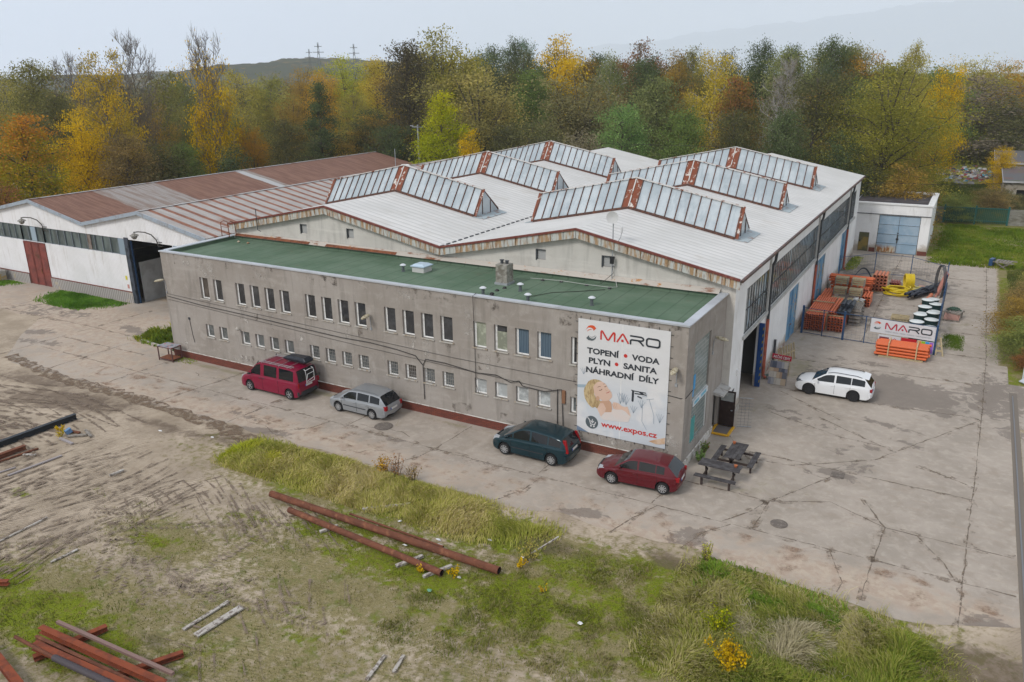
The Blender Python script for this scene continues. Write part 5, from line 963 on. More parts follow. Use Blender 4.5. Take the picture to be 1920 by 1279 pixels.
def car(name, loc, rz, label, S, pm):
    """S: L W wf wr (wheel x), r, belt [(x,z)], roof [(x,z)], xa (windshield base) xb (roof front) xc (roof rear) xd (rear glass base), win [(x0,x1)], ..."""
    root = empty(name, loc, rz, label, S.get('cat', 'car')); Lh = S['L']/2; W = S['W']/2; r = S['r']; zb0 = .19; Ra = r+.055
    xs_ = set(np.linspace(-Lh, Lh, 34).tolist()) | {S['xa'], S['xb'], S['xc'], S['xd'], Lh-.02, -Lh+.02, Lh-.07, -Lh+.07}
    for w in (S['wf'], S['wr']): xs_ |= {w+Ra*math.cos(R(a)) for a in range(0, 181, 15)}
    for a, b in S['win']: xs_ |= {a, b}
    xs_ = sorted(x for x in xs_ if -Lh <= x <= Lh); xs_ = [x for i, x in enumerate(xs_) if i == 0 or x-xs_[i-1] > .004]
    def hw(x):
        e = S.get('nose', .62) if x > 0 else S.get('tail', .4); t = max(0, (abs(x)-(Lh-e))/e); return W*(1-S.get('taper', .20)*t**2.2)
    def zb(x):
        z = zb0
        if x > Lh-.35: z = zb0+.10*((x-(Lh-.35))/.35)**2
        if x < -Lh+.35: z = zb0+.16*((-Lh+.35-x)/.35)**2
        for w in (S['wf'], S['wr']):
            d = abs(x-w)
            if d < Ra: z = max(z, r+math.sqrt(Ra*Ra-d*d))
        return z
    belt = lambda x: smooth(S['belt'], x)
    body = MB(); ring = []
    for x in xs_:
        h = hw(x); b = zb(x); t = belt(x); end = min(1, (Lh-abs(x))/.10); zm = b+(t-b)*.55; t2 = t; 
        pts = [(0,zb0+.02),(h*.90,min(b,t-.12)),(h*.985,b+.02),(h,max(b+.03,min(zm,t-.1))),(h*.985,t2-.10 if t2-.10 > b+.04 else b+.05),(h*.95,t2-.03),(h*.86,t2),(0,t2+S.get('crown',.035)*end)]
        if end < 1:
            k = 1-(1-end)**2*.28; pts = [(p[0]*(.965+.035*end), (p[1]-(b+t)/2)*k+(b+t)/2) for p in pts]
        ring.append(pts)
    n = 8; sec = lambda i: [(xs_[i], s_*p[0], p[1]) for s_ in (1,) for p in ring[i]]+[(xs_[i], -p[0], p[1]) for p in ring[i][1:-1][::-1]]
    m = len(sec(0)); i0 = len(body.v)
    for i in range(len(xs_)): body.v.extend(sec(i))
    for i in range(len(xs_)-1):
        for j in range(m):
            j2 = (j+1) % m; body.f.append((i0+i*m+j, i0+i*m+j2, i0+(i+1)*m+j2, i0+(i+1)*m+j)); body.m.append(1 if (j in (0, m-1)) else 0)
    body.f.append(tuple(i0+j for j in range(m))); body.f.append(tuple(i0+(len(xs_)-1)*m+j for j in range(m))[::-1]); body.m += [0, 0]
    # greenhouse
    roof = lambda x: smooth(S['roof'], x)
    gx = [x for x in xs_ if S['xd'] <= x <= S['xa']]; wins = MB(); wsh = MB(); rsh = MB()
    gwb = S.get('gwb', .93); gwt = S.get('gwt', .76); R_ = []
    for x in gx:
        h = hw(x); zt = belt(x)-.02; zr = max(roof(x), zt+.005); H = max(.001, S['zr']-zt); f = min(1, (zr-zt)/H); wb = h*gwb; wt = wb+(h*gwt-wb)*f
        zl = zt+.05*min(1, f*3); zu = zr-.075*min(1, f*2); lerp = lambda z: wb+(wt-wb)*((z-zt)/max(zr-zt, .001))
        R_.append([(wb,zt),(lerp(zl)+.0,zl),(lerp(max(zu,zl)),max(zu,zl)),(wt-.0,zr-.03*min(1,f*2)),(wt-.07*f,zr),(wt*.5,zr+.018*f),(0,zr+.026*f)])
    def gp(i, j, s_): p = R_[i][j]; return (gx[i], s_*p[0], p[1])
    for i in range(len(gx)-1):
        xm = (gx[i]+gx[i+1])/2
        front = xm > S['xb']; rear = xm < S['xc']
        for s_ in (1, -1):
            for j in range(6):
                q = [gp(i,j,s_), gp(i,j+1,s_), gp(i+1,j+1,s_), gp(i+1,j,s_)]
                if s_ < 0: q = q[::-1]
                if j == 1 and any(a-.001 <= gx[i] and gx[i+1] <= b+.001 for a, b in S['win']): wins.face(q)
                elif j >= 4 and front: wsh.face(q)
                elif j >= 4 and rear: rsh.face(q)
                else: body.face(q, 0)
    bo = body.build('body', [pm, under], root, smooth=38)
    import bmesh as _bm
    bm = _bm.new(); bm.from_mesh(bo.data); _bm.ops.remove_doubles(bm, verts=bm.verts, dist=.0008); _bm.ops.recalc_face_normals(bm, faces=bm.faces); bm.to_mesh(bo.data); bm.free(); bo.data.set_sharp_from_angle(angle=R(38))
    if wins.f: wins.build('side_windows', cglass, root)
    wsh.build('windscreen', cglass, root)
    if rsh.f: rsh.build('rear_window', cglass, root)
    # wheels
    for w in (S['wf'], S['wr']):
        for s_ in (1, -1):
            wh = empty('wheel', (w, s_*(W-.105), r)); wh.parent = root; y = s_
            MB().lathe([(r*.62,-.10),(r*.93,-.10),(r,-.06),(r,.06),(r*.93,.10),(r*.62,.10)], n=22, axis=1).build('tyre', tyre_m, wh, smooth=40)
            rm = MB(); rm.lathe([(r*.60,.07*s_),(r*.66,.105*s_),(r*.60,.10*s_),(r*.55,.075*s_)], n=20, axis=1)
            k = S.get('spokes', 7)
            for q in range(k):
                a = 2*math.pi*q/k; rm.beam((math.cos(a)*r*.10,.085*s_,math.sin(a)*r*.10),(math.cos(a)*r*.6,.09*s_,math.sin(a)*r*.6), r*.16, .03, up=(0,1,0))
            rm.lathe([(r*.16,.07*s_),(r*.16,.105*s_),(r*.05,.11*s_)], n=10, axis=1); rm.build('rim', S.get('rim', alloy), wh)
    hwid = lambda x: hw(x)
    # lamps, plates, bumpers, seams, handles, mirrors
    zl = S['hl'][1]
    for s_ in (1, -1):
        hx = S['hl'][0]; m_ = MB(); a = hw(hx)*.97; e = hw(Lh-.12)*.93
        m_.hexa([(hx,s_*(a),zl),(Lh-.06,s_*e,zl-.05),(Lh+.005,s_*(e-.30),zl-.07),(hx+.05,s_*(a-.25),zl)], [(hx-.04,s_*(a-.02),zl+S['hl'][2]),(Lh-.12,s_*(e-.0),zl+S['hl'][2]*.75),(Lh-.08,s_*(e-.30),zl+S['hl'][2]*.7),(hx,s_*(a-.25),zl+S['hl'][2])])
        m_.build('headlight', S.get('hlm', lampw), root, bevel=.01)
        tx, z0, z1, tw = S['tl']; m_ = MB(); ht = hw(-Lh+.1)
        if S.get('tlv'): m_.hexa([(-Lh-.012,s_*(ht*.97-tw),z0),(-Lh-.012,s_*(ht*.985),z0),(tx,s_*(ht*1.015),z0),(tx,s_*(ht*.9),z0)], [(-Lh+S['tlv'],s_*(ht*.86-tw),z1),(-Lh+S['tlv'],s_*(ht*.875),z1),(tx+S['tlv'],s_*(ht*.90),z1),(tx+S['tlv'],s_*(ht*.8),z1)])
        else: m_.box(-Lh-.014, tx, min(s_*(ht*.985-tw), s_*(ht*1.008)), max(s_*(ht*.985-tw), s_*(ht*1.008)), z0, z1)
        m_.build('tail_light', lampr, root, bevel=.012)
        mx_ = MB(); xm = S['xa']-.28; mx_.hexa([(xm,s_*(W*.93),belt(xm)+.02),(xm,s_*(W+.19),belt(xm)+.03),(xm-.10,s_*(W+.17),belt(xm)+.03),(xm-.08,s_*(W*.93),belt(xm)+.02)], [(xm,s_*(W*.96),belt(xm)+.10),(xm,s_*(W+.19),belt(xm)+.16),(xm-.10,s_*(W+.17),belt(xm)+.16),(xm-.08,s_*(W*.96),belt(xm)+.10)])
        mx_.build('mirror', S.get('mirm', pm), root, bevel=.015)
        sm = MB()
        for x in S['doors']: 
            z1_ = belt(x)-.04; sm.box(x-.006, x+.006, min(s_*hwid(x)*.985, s_*(hwid(x)+.003)), max(s_*hwid(x)*.985, s_*(hwid(x)+.003)), zb0+.1, z1_-.06)
        sm.build('door_gap', seam_m, root)
        hd = MB()
        for x in S['handles']: z = belt(x)-.17; hd.box(x, x+.16, min(s_*hwid(x)*.98, s_*(hwid(x)+.025)), max(s_*hwid(x)*.98, s_*(hwid(x)+.025)), z, z+.035)
        hd.build('door_handle', S.get('hdm', pm), root, bevel=.006)
        if S.get('strip'): 
            z = S['strip'][0]; MB().box(S['wr']+Ra+.05, S['wf']-Ra-.05, min(s_*(W*.99), s_*(W+.012)), max(s_*(W*.99), s_*(W+.012)), z, z+.045).build('side_strip', S['strip'][1], root)
        if S.get('rails'):
            P = []
            for x in np.linspace(S['xb']-.1, S['xc']+.15, 8): i = min(range(len(gx)), key=lambda q: abs(gx[q]-x)); e_ = 1 if .02 < (x-S['xc']-.15) and x < S['xb']-.12 else 0; P.append((x, s_*(R_[i][4][0]-.03), R_[i][4][1]+(.055 if e_ else .01)))
            MB().tube(P, .018, 6).build('roof_rail', S['rails'], root, smooth=60)
    pz = S['plate']; MB().box(-Lh-.022, -Lh-.004, -.26, .26, pz, pz+.115).build('number_plate', platew, root)
    MB().box(-Lh-.023,-Lh-.003,.262,.30,pz,pz+.115).build('plate_strip', mat('plate blue', (.02,.08,.4)), root)
    bz = S['bump']; mb_ = MB()
    for sgn, m2 in ((-1, bz[2]),):
        P = []
        for t in np.linspace(-1, 1, 13):
            y = t*W*.97; x = -Lh+.30*max(0, abs(t)-.55)**1.6*3.2*.35; P.append((x-.03, y))
        for (xa_, ya_), (xb_, yb_) in zip(P[:-1], P[1:]): mb_.hexa([(xa_,ya_,bz[0]),(xb_,yb_,bz[0]),(xb_+.12,yb_*.98,bz[0]),(xa_+.12,ya_*.98,bz[0])], [(xa_,ya_,bz[1]),(xb_,yb_,bz[1]),(xb_+.12,yb_*.98,bz[1]),(xa_+.12,ya_*.98,bz[1])])
        P = []
        for t in np.linspace(-1, 1, 13):
            y = t*W*.93; x = Lh-.42*max(0, abs(t)-.35)**1.8; P.append((x+.022, y))
        for (xa_, ya_), (xb_, yb_) in zip(P[:-1], P[1:]): mb_.hexa([(xa_,ya_,bz[0]-.04),(xb_,yb_,bz[0]-.04),(xb_-.12,yb_*.98,bz[0]-.04),(xa_-.12,ya_*.98,bz[0]-.04)], [(xa_,ya_,bz[1]-.10),(xb_,yb_,bz[1]-.10),(xb_-.12,yb_*.98,bz[1]-.10),(xa_-.12,ya_*.98,bz[1]-.10)])
    mb_.build('bumper', bz[2], root, smooth=40)
    MB().box(Lh-.06, Lh+.012, -.40, .40, zl-.06, zl+.03).build('grille', plast, root, bevel=.01)
    return root, S, W, Lh, belt, roof
FAB = dict(L=3.97, W=1.65, wf=1.20, wr=-1.26, r=.30, belt=[(-1.985,.86),(-1.9,.94),(-1.3,.96),(-.2,.93),(.85,.90),(1.4,.82),(1.8,.70),(1.985,.60)],
    roof=[(-1.90,.93),(-1.62,1.20),(-1.42,1.38),(-.9,1.43),(-.2,1.45),(.25,1.42),(.45,1.36),(1.10,.91)], zr=1.45, xa=1.10, xb=.42, xc=-1.42, xd=-1.90,
    win=[(-1.30,-.92),(-.88,-.10),(-.02,.82)], doors=[-.98,-.06,.93], handles=[-.86,.0], hl=(1.62,.62,.13), tl=(-1.80,.72,.92,.13), plate=.62, bump=(.42,.56,None), spokes=9)
redp = paint('dark red car paint', (0.10,0.004,0.010)); silver = paint('silver car paint', (.30,.315,.33), .9); petrol = paint('dark petrol car paint', (.004,.026,.036), .45); whitep = paint('white car paint', (.70,.71,.72), 0); magenta = paint('crimson van paint', (.20,.002,.028), .15)
S = dict(FAB); S['bump'] = (.42,.60,redp); S['strip'] = (.52, redp); car('parked_car', (-1.36,-1.78,.012), math.pi+R(4), 'dark red hatchback parked under the big billboard', S, redp)
S = dict(FAB); S.update(L=4.23, W=1.65, wf=1.33, wr=-1.13, belt=[(-2.115,.86),(-2.05,.92),(-1.3,.95),(-.1,.93),(.95,.90),(1.5,.82),(1.93,.70),(2.115,.60)], roof=[(-2.05,.94),(-1.82,1.22),(-1.62,1.40),(-1.2,1.445),(-.2,1.46),(.35,1.43),(.58,1.37),(1.22,.91)], zr=1.46, xa=1.22, xb=.55, xc=-1.62, xd=-2.05,
    win=[(-1.66,-.98),(-.90,-.08),(0,.93)], doors=[-.92,-.04,1.05], handles=[-.82,.05], hl=(1.76,.62,.13), tl=(-1.93,.66,.90,.16), bump=(.42,.60,silver), strip=(.50,plast), rails=mat('rail silver grey',(.16,.17,.18),rough=.4), spokes=10)
car('parked_car', (-18.38,-1.38,.012), math.pi, 'silver estate car parked between the red van and the dark green car', S, silver)
S = dict(L=4.35, W=1.80, wf=1.36, wr=-1.30, r=.32, belt=[(-2.175,.95),(-2.1,1.02),(-1.3,1.04),(-.1,1.01),(1.1,.98),(1.5,.93),(1.95,.80),(2.175,.62)], roof=[(-2.12,1.03),(-1.96,1.22),(-1.78,1.42),(-1.3,1.52),(-.5,1.585),(.1,1.60),(.35,1.57),(.62,1.47),(1.52,.95)], zr=1.60, xa=1.52, xb=.42, xc=-1.80, xd=-2.12,
    win=[(-1.78,-1.12),(-1.05,-.16),(-.06,.86),(.92,1.22)], doors=[-1.08,-.10,.98], handles=[-.98,.02], hl=(1.72,.70,.17), tl=(-2.02,.80,1.42,.10), tlv=.17, plate=.78, bump=(.40,.64,petrol), strip=(.52,plast), spokes=9, taper=.24)
car('parked_car', (-7.12,-1.52,.012), math.pi, 'dark green blue minivan car parked left of the billboard', S, petrol)
S = dict(L=4.26, W=1.73, wf=1.32, wr=-1.15, r=.33, belt=[(-2.13,.90),(-2.06,.96),(-1.3,.97),(-.1,.93),(.95,.90),(1.5,.85),(1.95,.74),(2.13,.62)], roof=[(-2.06,.96),(-1.86,1.20),(-1.66,1.42),(-1.2,1.455),(-.2,1.475),(.25,1.45),(.50,1.38),(1.20,.92)], zr=1.475, xa=1.20, xb=.46, xc=-1.66, xd=-2.06,
    win=[(-1.72,-1.0),(-.96,-.14),(-.04,.90)], doors=[-.95,-.09,1.0], handles=[-.86,-.02], hl=(1.66,.66,.13), hlm=mat('grey headlamp',(.10,.11,.12),rough=.15), tl=(-1.90,.70,.88,.20), plate=.66, bump=(.36,.60,whitep), rails=mat('rail black',(.03,.03,.035),rough=.4), rim=mat('black wheel cover',(.02,.02,.022),rough=.5), spokes=8)
wc = car('parked_car', (4.86,13.98,.012), math.pi, 'white estate car with black wheels parked in the yard', S, whitep)[0]
MB().hexa([(-1.88,-.56,1.37),(-1.52,-.60,1.43),(-1.52,.60,1.43),(-1.88,.56,1.37)],[(-1.88,-.56,1.40),(-1.52,-.60,1.478),(-1.52,.60,1.478),(-1.88,.56,1.40)]).build('roof_spoiler', whitep, wc, bevel=.012)
# van
S = dict(cat='van', L=4.95, W=1.84, wf=1.62, wr=-1.68, r=.33, belt=[(-2.475,1.14),(-2.42,1.18),(-.1,1.16),(1.3,1.13),(1.75,1.08),(2.15,.93),(2.475,.66)], roof=[(-2.44,1.17),(-2.36,1.60),(-2.26,1.84),(-1.8,1.92),(0,1.94),(.7,1.92),(.98,1.84),(1.78,1.10)], zr=1.94, xa=1.78, xb=.92, xc=-2.24, xd=-2.44, gwb=.965, gwt=.84,
    win=[(-2.08,-.92),(-.72,.34),(.62,1.42)], doors=[-.82,.48,1.45], handles=[.28,.58], hl=(2.02,.74,.17), tl=(-2.43,.84,1.12,.09), plate=.82, bump=(.34,.58,plast), spokes=5, nose=.5, tail=.3, taper=.13, mirm=plast, hdm=plast)
vr, S_, Wv, Lv, belt_, roof_ = car('parked_van', (-25.18,-1.34,.012), math.pi, 'crimson passenger van with a black roof box parked by the brick plinth', S, magenta)
b = MB(); b.hexa([(-1.75,.05,2.12),(-.25,.12,2.12),(-.25,.66,2.12),(-1.75,.70,2.12)], [(-1.80,.0,2.24),(-.10,.08,2.24),(-.10,.70,2.24),(-1.80,.75,2.24)]); b.hexa([(-1.80,.0,2.241),(-.10,.08,2.241),(-.10,.70,2.241),(-1.80,.75,2.241)], [(-1.62,.10,2.44),(-.45,.16,2.42),(-.45,.62,2.42),(-1.62,.66,2.44)])
rk = b.build('roof_box', mat('roof box black', (.018,.022,.030), rough=.35), vr, bevel=.03); rk.location = (-.35, -.72, -.03); rk.scale = (1.12, 1, 1)
mb = MB()
for x in (.55, -.15, -.85, -1.55): mb.tube([(x,-.74,1.86),(x,-.72,1.99),(x,.72,1.99),(x,.74,1.86)], .016, 5)
for s_ in (1, -1):
    for y in (.72, .52): mb.tube([(.75,s_*y,2.0),(-1.9,s_*y,2.0)], .014, 5)
    for x in np.linspace(.7,-1.8,11): mb.tube([(x,s_*.72,2.0),(x-.12,s_*.52,2.0),(x-.24,s_*.72,2.0)], .009, 4)
mb.build('roof_rack', mat('rack metal', (.34,.32,.33), rough=.4, metal=.5), vr)
mb = MB(); xk = -2.55
mb.tube([(xk+.13,.25,1.86),(xk,.28,1.80),(xk-.04,.28,1.55),(xk-.05,.28,1.1),(xk,.28,1.0)], .018, 6); mb.tube([(xk+.13,-.35,1.86),(xk,-.38,1.80),(xk-.04,-.38,1.55),(xk-.05,-.38,1.1),(xk,-.38,1.0)], .018, 6)
mb.tube([(xk,.28,1.80),(xk-.05,-.05,1.86),(xk,-.38,1.80)], .018, 6); mb.tube([(xk-.05,.25,1.25),(xk-.12,.22,1.60),(xk-.12,-.30,1.62),(xk-.05,-.36,1.25),(xk-.05,.25,1.12)], .018, 6)
mb.beam((xk-.05,.28,1.05),(xk-.05,-.38,1.05),.03,.03); mb.build('bicycle_rack', mat('rack white', (.6,.6,.6), rough=.4), vr)
MB().tube([(.88,-.78,1.88),(.80,-.74,2.02)], .03, 6).tube([(.88,.78,1.88),(.80,.74,2.02)], .03, 6).build('rack_foot', blackm, vr)
# ---------------------------------------------------------------- storage yard
opipe = mat('orange plastic pipe', (0.60,0.135,0.045), [((0.40,0.09,0.03), 2, .5, .65, .6)], .5); opipe2 = mat('faded orange pipe', (0.52,0.17,0.085), rough=.5); obore = mat('pipe bore', (0.10,0.025,0.012), rough=.8)
bpipe = mat('black corrugated pipe', (.022,.028,.038), rough=.45); wood = mat('pale wood', (.42,.34,.20), [((.30,.25,.17),4,.45,.6,.7)], .8); wood2 = mat('grey weathered wood', (.26,.235,.205), [((.15,.13,.11),5,.45,.6,.8), ((.36,.34,.31),3,.55,.68,.6)], .85)
yel = mat('yellow hose', (.60,.44,.015), rough=.4); fblue = mat('fence blue', (.02,.06,.14), rough=.45); strapm = mat('pale strap', (.50,.36,.20), rough=.6)
def pipes(root, rows, cols, r, length, axis='y', x0=0, z0=0, hexp=False, m=opipe, jit=.0, socket=True, name='pipe', top=None):
    P0 = None
    for j in range(rows):
        for i in range(cols if top is None or j < rows-1 else top):
            off = r if (hexp and j % 2) else 0; x = x0+off+r+i*2*r*1.01; z = z0+r+j*(1.75 if hexp else 2.0)*r; d = rng.uniform(-jit, jit) if jit else 0
            if P0 is None:
                mb = MB(); mb.pipe((0,0,0),(0,length,0), r*.86, r*.12, 12, 0, 1)
                if socket: mb.pipe((0,0,0),(0,.14,0), r*.95, r*.1, 12, 0, 1)
                P0 = mb.build(name, [m, obore], root, smooth=50); o = P0
            else: o = P0.copy(); COL.objects.link(o)
            if axis == 'y': o.location = (x, d, z)
            else: o.rotation_euler = (0, 0, R(-90)); o.location = (d, x, z)
# front bundle of flat layers lying along the fence
v = empty('pipe_bundle', (6.12, 22.3, .08), 0, 'long strapped bundle of orange pipes in front of the lower fence banners', 'pipe bundle')
P0 = None
for j in range(4):
    for i in range(7):
        d = rng.uniform(-.12, .12); mb = None
        if P0 is None: P0 = MB().pipe((0,0,0),(3.15,0,0), .085, .01, 10, 0, 1).pipe((3.0,0,0),(3.16,0,0),.096,.01,10,0,1).build('pipe', [mat('bright orange pipe', (.62,.13,.04), rough=.42), obore], v, smooth=50); o = P0
        else: o = P0.copy(); COL.objects.link(o)
        o.location = (.1+d, .12+i*.19, .12+j*.215)
for x in (.85, 2.55):
    MB().box(x-.04, x+.04, -.02, 1.4, .02, .05).box(x-.04, x+.04, -.02, .01, .05, .93).box(x-.04, x+.04, 1.37, 1.4, .05, .93).box(x-.04, x+.04, -.02, 1.4, .931, .96).build('strap_frame', strapm, v)
MB().box(.3,3.0,.0,.25,-.08,.015).box(.3,3.0,1.1,1.35,-.08,.015).build('skid', wood, v)
o = empty('short_pipe_bundle', (7.9, 23.65, .5), 0, 'short orange pipes lying behind the long strapped bundle against the fence', 'pipe bundle'); pipes(o, 1, 2, .10, 1.5, 'x', 0, 0)
MB().box(7.95-7.9,1.45,-.05,.45,-.5,-.01).build('skid', wood, o)
v = empty('pipe_stack', (.85, 26.1, 0), 0, 'large stack of thin orange pipes beside the blue gate post by the hall', 'pipe stack'); pipes(v, 8, 9, .078, 5.6, 'y', 0, .06, jit=.12)
MB().box(-.05,1.5,.6,.7,0,1.4).box(-.05,1.5,3.6,3.7,0,1.4).build('timber_frame', wood, v) if False else MB().box(-.08,1.5,.6,.7,1.33,1.39).box(-.08,1.5,3.6,3.7,1.33,1.39).box(-.08,-.03,.6,.7,0,1.33).box(1.43,1.48,.6,.7,0,1.33).build('timber_frame', wood, v)
v = empty('pipe_stack', (2.42, 26.5, 0), 0, 'lower stack of wider orange pipes under the black pipes behind the blue gate', 'pipe stack'); pipes(v, 5, 5, .105, 4.2, 'y', 0, .05, jit=.08)
MB().box(-.06,1.12,.4,.48,1.1,1.16).box(1.07,1.12,.4,.48,0,1.1).build('timber_frame', wood, v)
v = empty('pipe_stack', (2.35, 27.0, 1.17), 0, 'few orange pipes lying loose on top beside the black pipes', 'pipe stack'); pipes(v, 1, 2, .10, 4.6, 'y', 0, 0)
v = empty('black_pipe_stack', (2.85, 27.3, 1.165), 0, 'short black corrugated pipes piled on the orange pipe stack', 'pipe stack')
for j, n in ((0, 3), (1, 3)):
    for i in range(n):
        for q in range(2 if j == 0 else 1):
            P = []; K = 22
            mb = MB(); rr = [.15+(.012 if k % 2 else 0) for k in range(K)]; y0 = (0 if j == 0 else 1.1)+q*1.6
            mb.tube([(i*.31+.16+(.1 if j else 0), y0+k*1.45/(K-1), .16+j*.27) for k in range(K)], rr, 12, 0).build('pipe', bpipe, v, smooth=60)
def slat_pile(name, loc, nx, nz, lx, ly, label, rz=0, m=wood2):
    v = empty(name, loc, rz, label, 'timber stack')
    for k in range(nz):
        z = k*.14; mb = MB()
        if k % 2: 
            for i in range(nx): x = i*lx/nx; mb.box(x, x+lx/nx*.6, 0, ly, z, z+.07)
        else:
            for y in (0, ly/2-.05, ly-.1): mb.box(0, lx, y, y+.1, z, z+.13)
        mb.build('slat_layer', m, v)
    return v
slat_pile('slat_stack', (3.62, 28.8, 0), 6, 10, .78, 2.2, 'stack of grey slatted pallets beside the black pipes')
def crate(loc, label, w=1.0, d=.8, h=.62, rz=0):
    v = empty('crate', loc, rz, label, 'crate', 'wooden crates stacked in the yard')
    mb = MB()
    for z in (.10, .28, .46): mb.box(0, w, 0, .02, z, z+.13); mb.box(0, w, d-.02, d, z, z+.13); mb.box(0, .02, .021, d-.021, z, z+.13); mb.box(w-.02, w, .021, d-.021, z, z+.13)
    mb.build('side_boards', wood, v)
    mb = MB()
    for x in (-.012, w-.06): 
        for y in (-.022, d-.03): mb.box(x+.0, x+.07, y, y+.05, 0, h)
    for x in (0, w/2-.05, w-.1): mb.box(x+.001, x+.1, .03, d-.03, 0, .09)
    mb.build('corner_post', wood2, v)
    mb = MB()
    for k in range(6): mb.box(k*w/6+.01, (k+1)*w/6-.02, .03, d-.03, h-.06+.02*(k % 2), h-.02+.02*(k % 2))
    mb.build('lid_boards', wood, v)
ll = ['left crate in the bottom row of the stacked wooden crates', 'right crate in the bottom row of the stacked wooden crates', 'left crate in the middle row of the crate stack', 'right crate in the middle row of the crate stack', 'top left crate of the crate stack', 'top right crate of the crate stack']
for j in range(3):
    for i in range(2): crate((1.45+i*1.22+rng.uniform(-.05,.05), 34.0+j*.95, .0+j*.66), ll[j*2+i])
crate((3.15, 33.6, 0), 'separate crate with white fittings on top right of the crate stack', .85, .8)
o = MB()
for k in range(14): a = Vector((rng.uniform(0,.7), rng.uniform(0,.7), .66+rng.uniform(0,.12))); o.tube([a, a+Vector((rng.uniform(-.25,.25), rng.uniform(-.25,.25), .05))], .05, 8)
o = o.build('pipe_fitting', mat('white fitting', (.55,.55,.55), rough=.4)); o.location = (3.2, 33.65, 0); tag(o, 'heap of white plastic fittings lying on the separate crate', 'fittings')
v = empty('pipe_stack', (.7, 38.2, 1.0), 0, 'orange pipes lying crosswise on top behind the wooden crates', 'pipe stack'); pipes(v, 3, 5, .09, 3.4, 'x', 0, 0, jit=.15)
v = empty('pipe_stack', (.9, 38.4, 0), 0, 'orange pipes stacked on the ground behind the wooden crates', 'pipe stack'); pipes(v, 5, 8, .10, 3.0, 'x', 0, 0, jit=.2)
v = empty('pipe_stack', (.62, 33.0, 0), 0, 'orange pipe pile between the hall wall and the wooden crates', 'pipe stack'); pipes(v, 4, 4, .10, 3.6, 'y', 0, 0, jit=.3)
v = empty('pipe_stack', (3.75, 34.6, 0), 0, 'orange pipe pile to the right of the wooden crates', 'pipe stack'); pipes(v, 4, 3, .11, 2.0, 'y', 0, 0, jit=.2)
v = empty('pipe_stack', (3.3, 36.3, 0), 0, 'small bright orange pile between crates and crosswise pipes', 'pipe stack'); pipes(v, 6, 4, .09, 1.0, 'y', 0, 0, jit=.2)
v = empty('pipe_stack', (3.9, 40.0, .1), 0, 'tall stack of large orange pipes with open ends standing alone', 'pipe stack'); pipes(v, 5, 4, .145, 1.9, 'y', 0, 0, m=opipe2)
MB().box(-.04,0,.1,.16,-.1,1.5).box(1.2,1.24,.1,.16,-.1,1.5).box(-.04,1.24,.1,.16,-.1,-.02).box(-.04,0,1.6,1.66,-.1,1.5).box(1.2,1.24,1.6,1.66,-.1,1.5).build('timber_frame', wood, v)
v = empty('pipe_stack', (5.15, 41.9, 0), 0, 'small low pile of dark red pipes near the yellow hose', 'pipe stack'); pipes(v, 3, 4, .10, 1.4, 'y', 0, 0, True, mat('maroon pipe', (.26,.045,.03), rough=.4))
def coil(name, loc, R0, r, n, upright, label, m, wob=.0, rz=0, wide=1):
    mb = MB(); P = []
    for k in range(n*20):
        a = 2*math.pi*k/20; q = k/20
        rr = R0+wob*math.sin(a*1.7+q)*.5+(.5*r*(int(q) % 2)); h = (q/wide)*1.7*r+rng.uniform(-1,1)*wob*.1
        P.append((rr*math.cos(a), h, rr*math.sin(a)+R0+r) if upright else (rr*math.cos(a)*(1+wob), rr*math.sin(a)*(1-wob*.3), r+h*.9))
    mb.tube(P, r, 7); o = mb.build(name, m, smooth=70); o.location = loc; o.rotation_euler = (0,0,rz); return tag(o, label, 'hose coil')
coil('hose_coil', (6.3, 42.4, 0), .62, .055, 8, True, 'yellow hose coil standing upright behind the loose yellow hose', yel, rz=R(-75))
coil('hose_coil', (6.25, 40.1, 0), 1.0, .06, 5, False, 'loose tangled yellow hose lying on the concrete', yel, .35)
coil('hose_coil', (6.0, 39.9, .35), .75, .06, 3, False, 'upper loops of yellow hose on the tangled coil', yel, .35, 1.0)
coil('hose_coil', (7.65, 42.1, 0), .55, .05, 3, False, 'small flat ring of pale yellow hose', mat('pale yellow hose', (.60,.55,.22), rough=.4))
mb = MB()
for k in range(26):
    t = k/25; a = Vector((6.9+t*1.6+rng.uniform(-.2,.2), 38.2+t*3.4+rng.uniform(-.4,.4), .1+rng.uniform(0,.5))); mb.tube([a, a+Vector((.5,1.2,rng.uniform(-.1,.2))), a+Vector((.9,2.2,-.05))], rng.uniform(.07,.13), 6)
o = mb.build('black_sheeting', mat('black sheeting', (.015,.02,.032), rough=.4), smooth=60); tag(o, 'heap of crumpled black sheeting beside the yellow hoses', 'sheeting')
v = empty('long_pipe', (7.95, 31.6, 0), R(-2), 'long orange pipe lying beside the white topped shafts', 'pipe'); MB().pipe((0,0,.12),(.2,6.0,.12),.085,.01,10,0,1).build('pipe_wall', [opipe2, obore], v, smooth=60)
v = empty('thick_pipe', (8.1, 36.2, 0), 0, 'thick orange pipe sticking out under the black sheeting', 'pipe'); MB().pipe((0,0,.18),(.5,4.2,.2),.16,.015,12,0,1).build('pipe_wall', [opipe2, obore], v, smooth=60)
v = empty('thick_pipe', (7.5, 43.2, 0), 0, 'pale pink thick pipe lying near the back of the fenced yard', 'pipe'); MB().pipe((0,0,.15),(1.6,-1.0,.15),.14,.012,12,0,1).build('pipe_wall', [mat('pink pipe', (.42,.24,.20), rough=.5), obore], v, smooth=60)
v = empty('leaning_pipes', (9.1, 40.6, 0), 0, 'faded pink pipes leaning on the side fence behind the shafts', 'pipes')
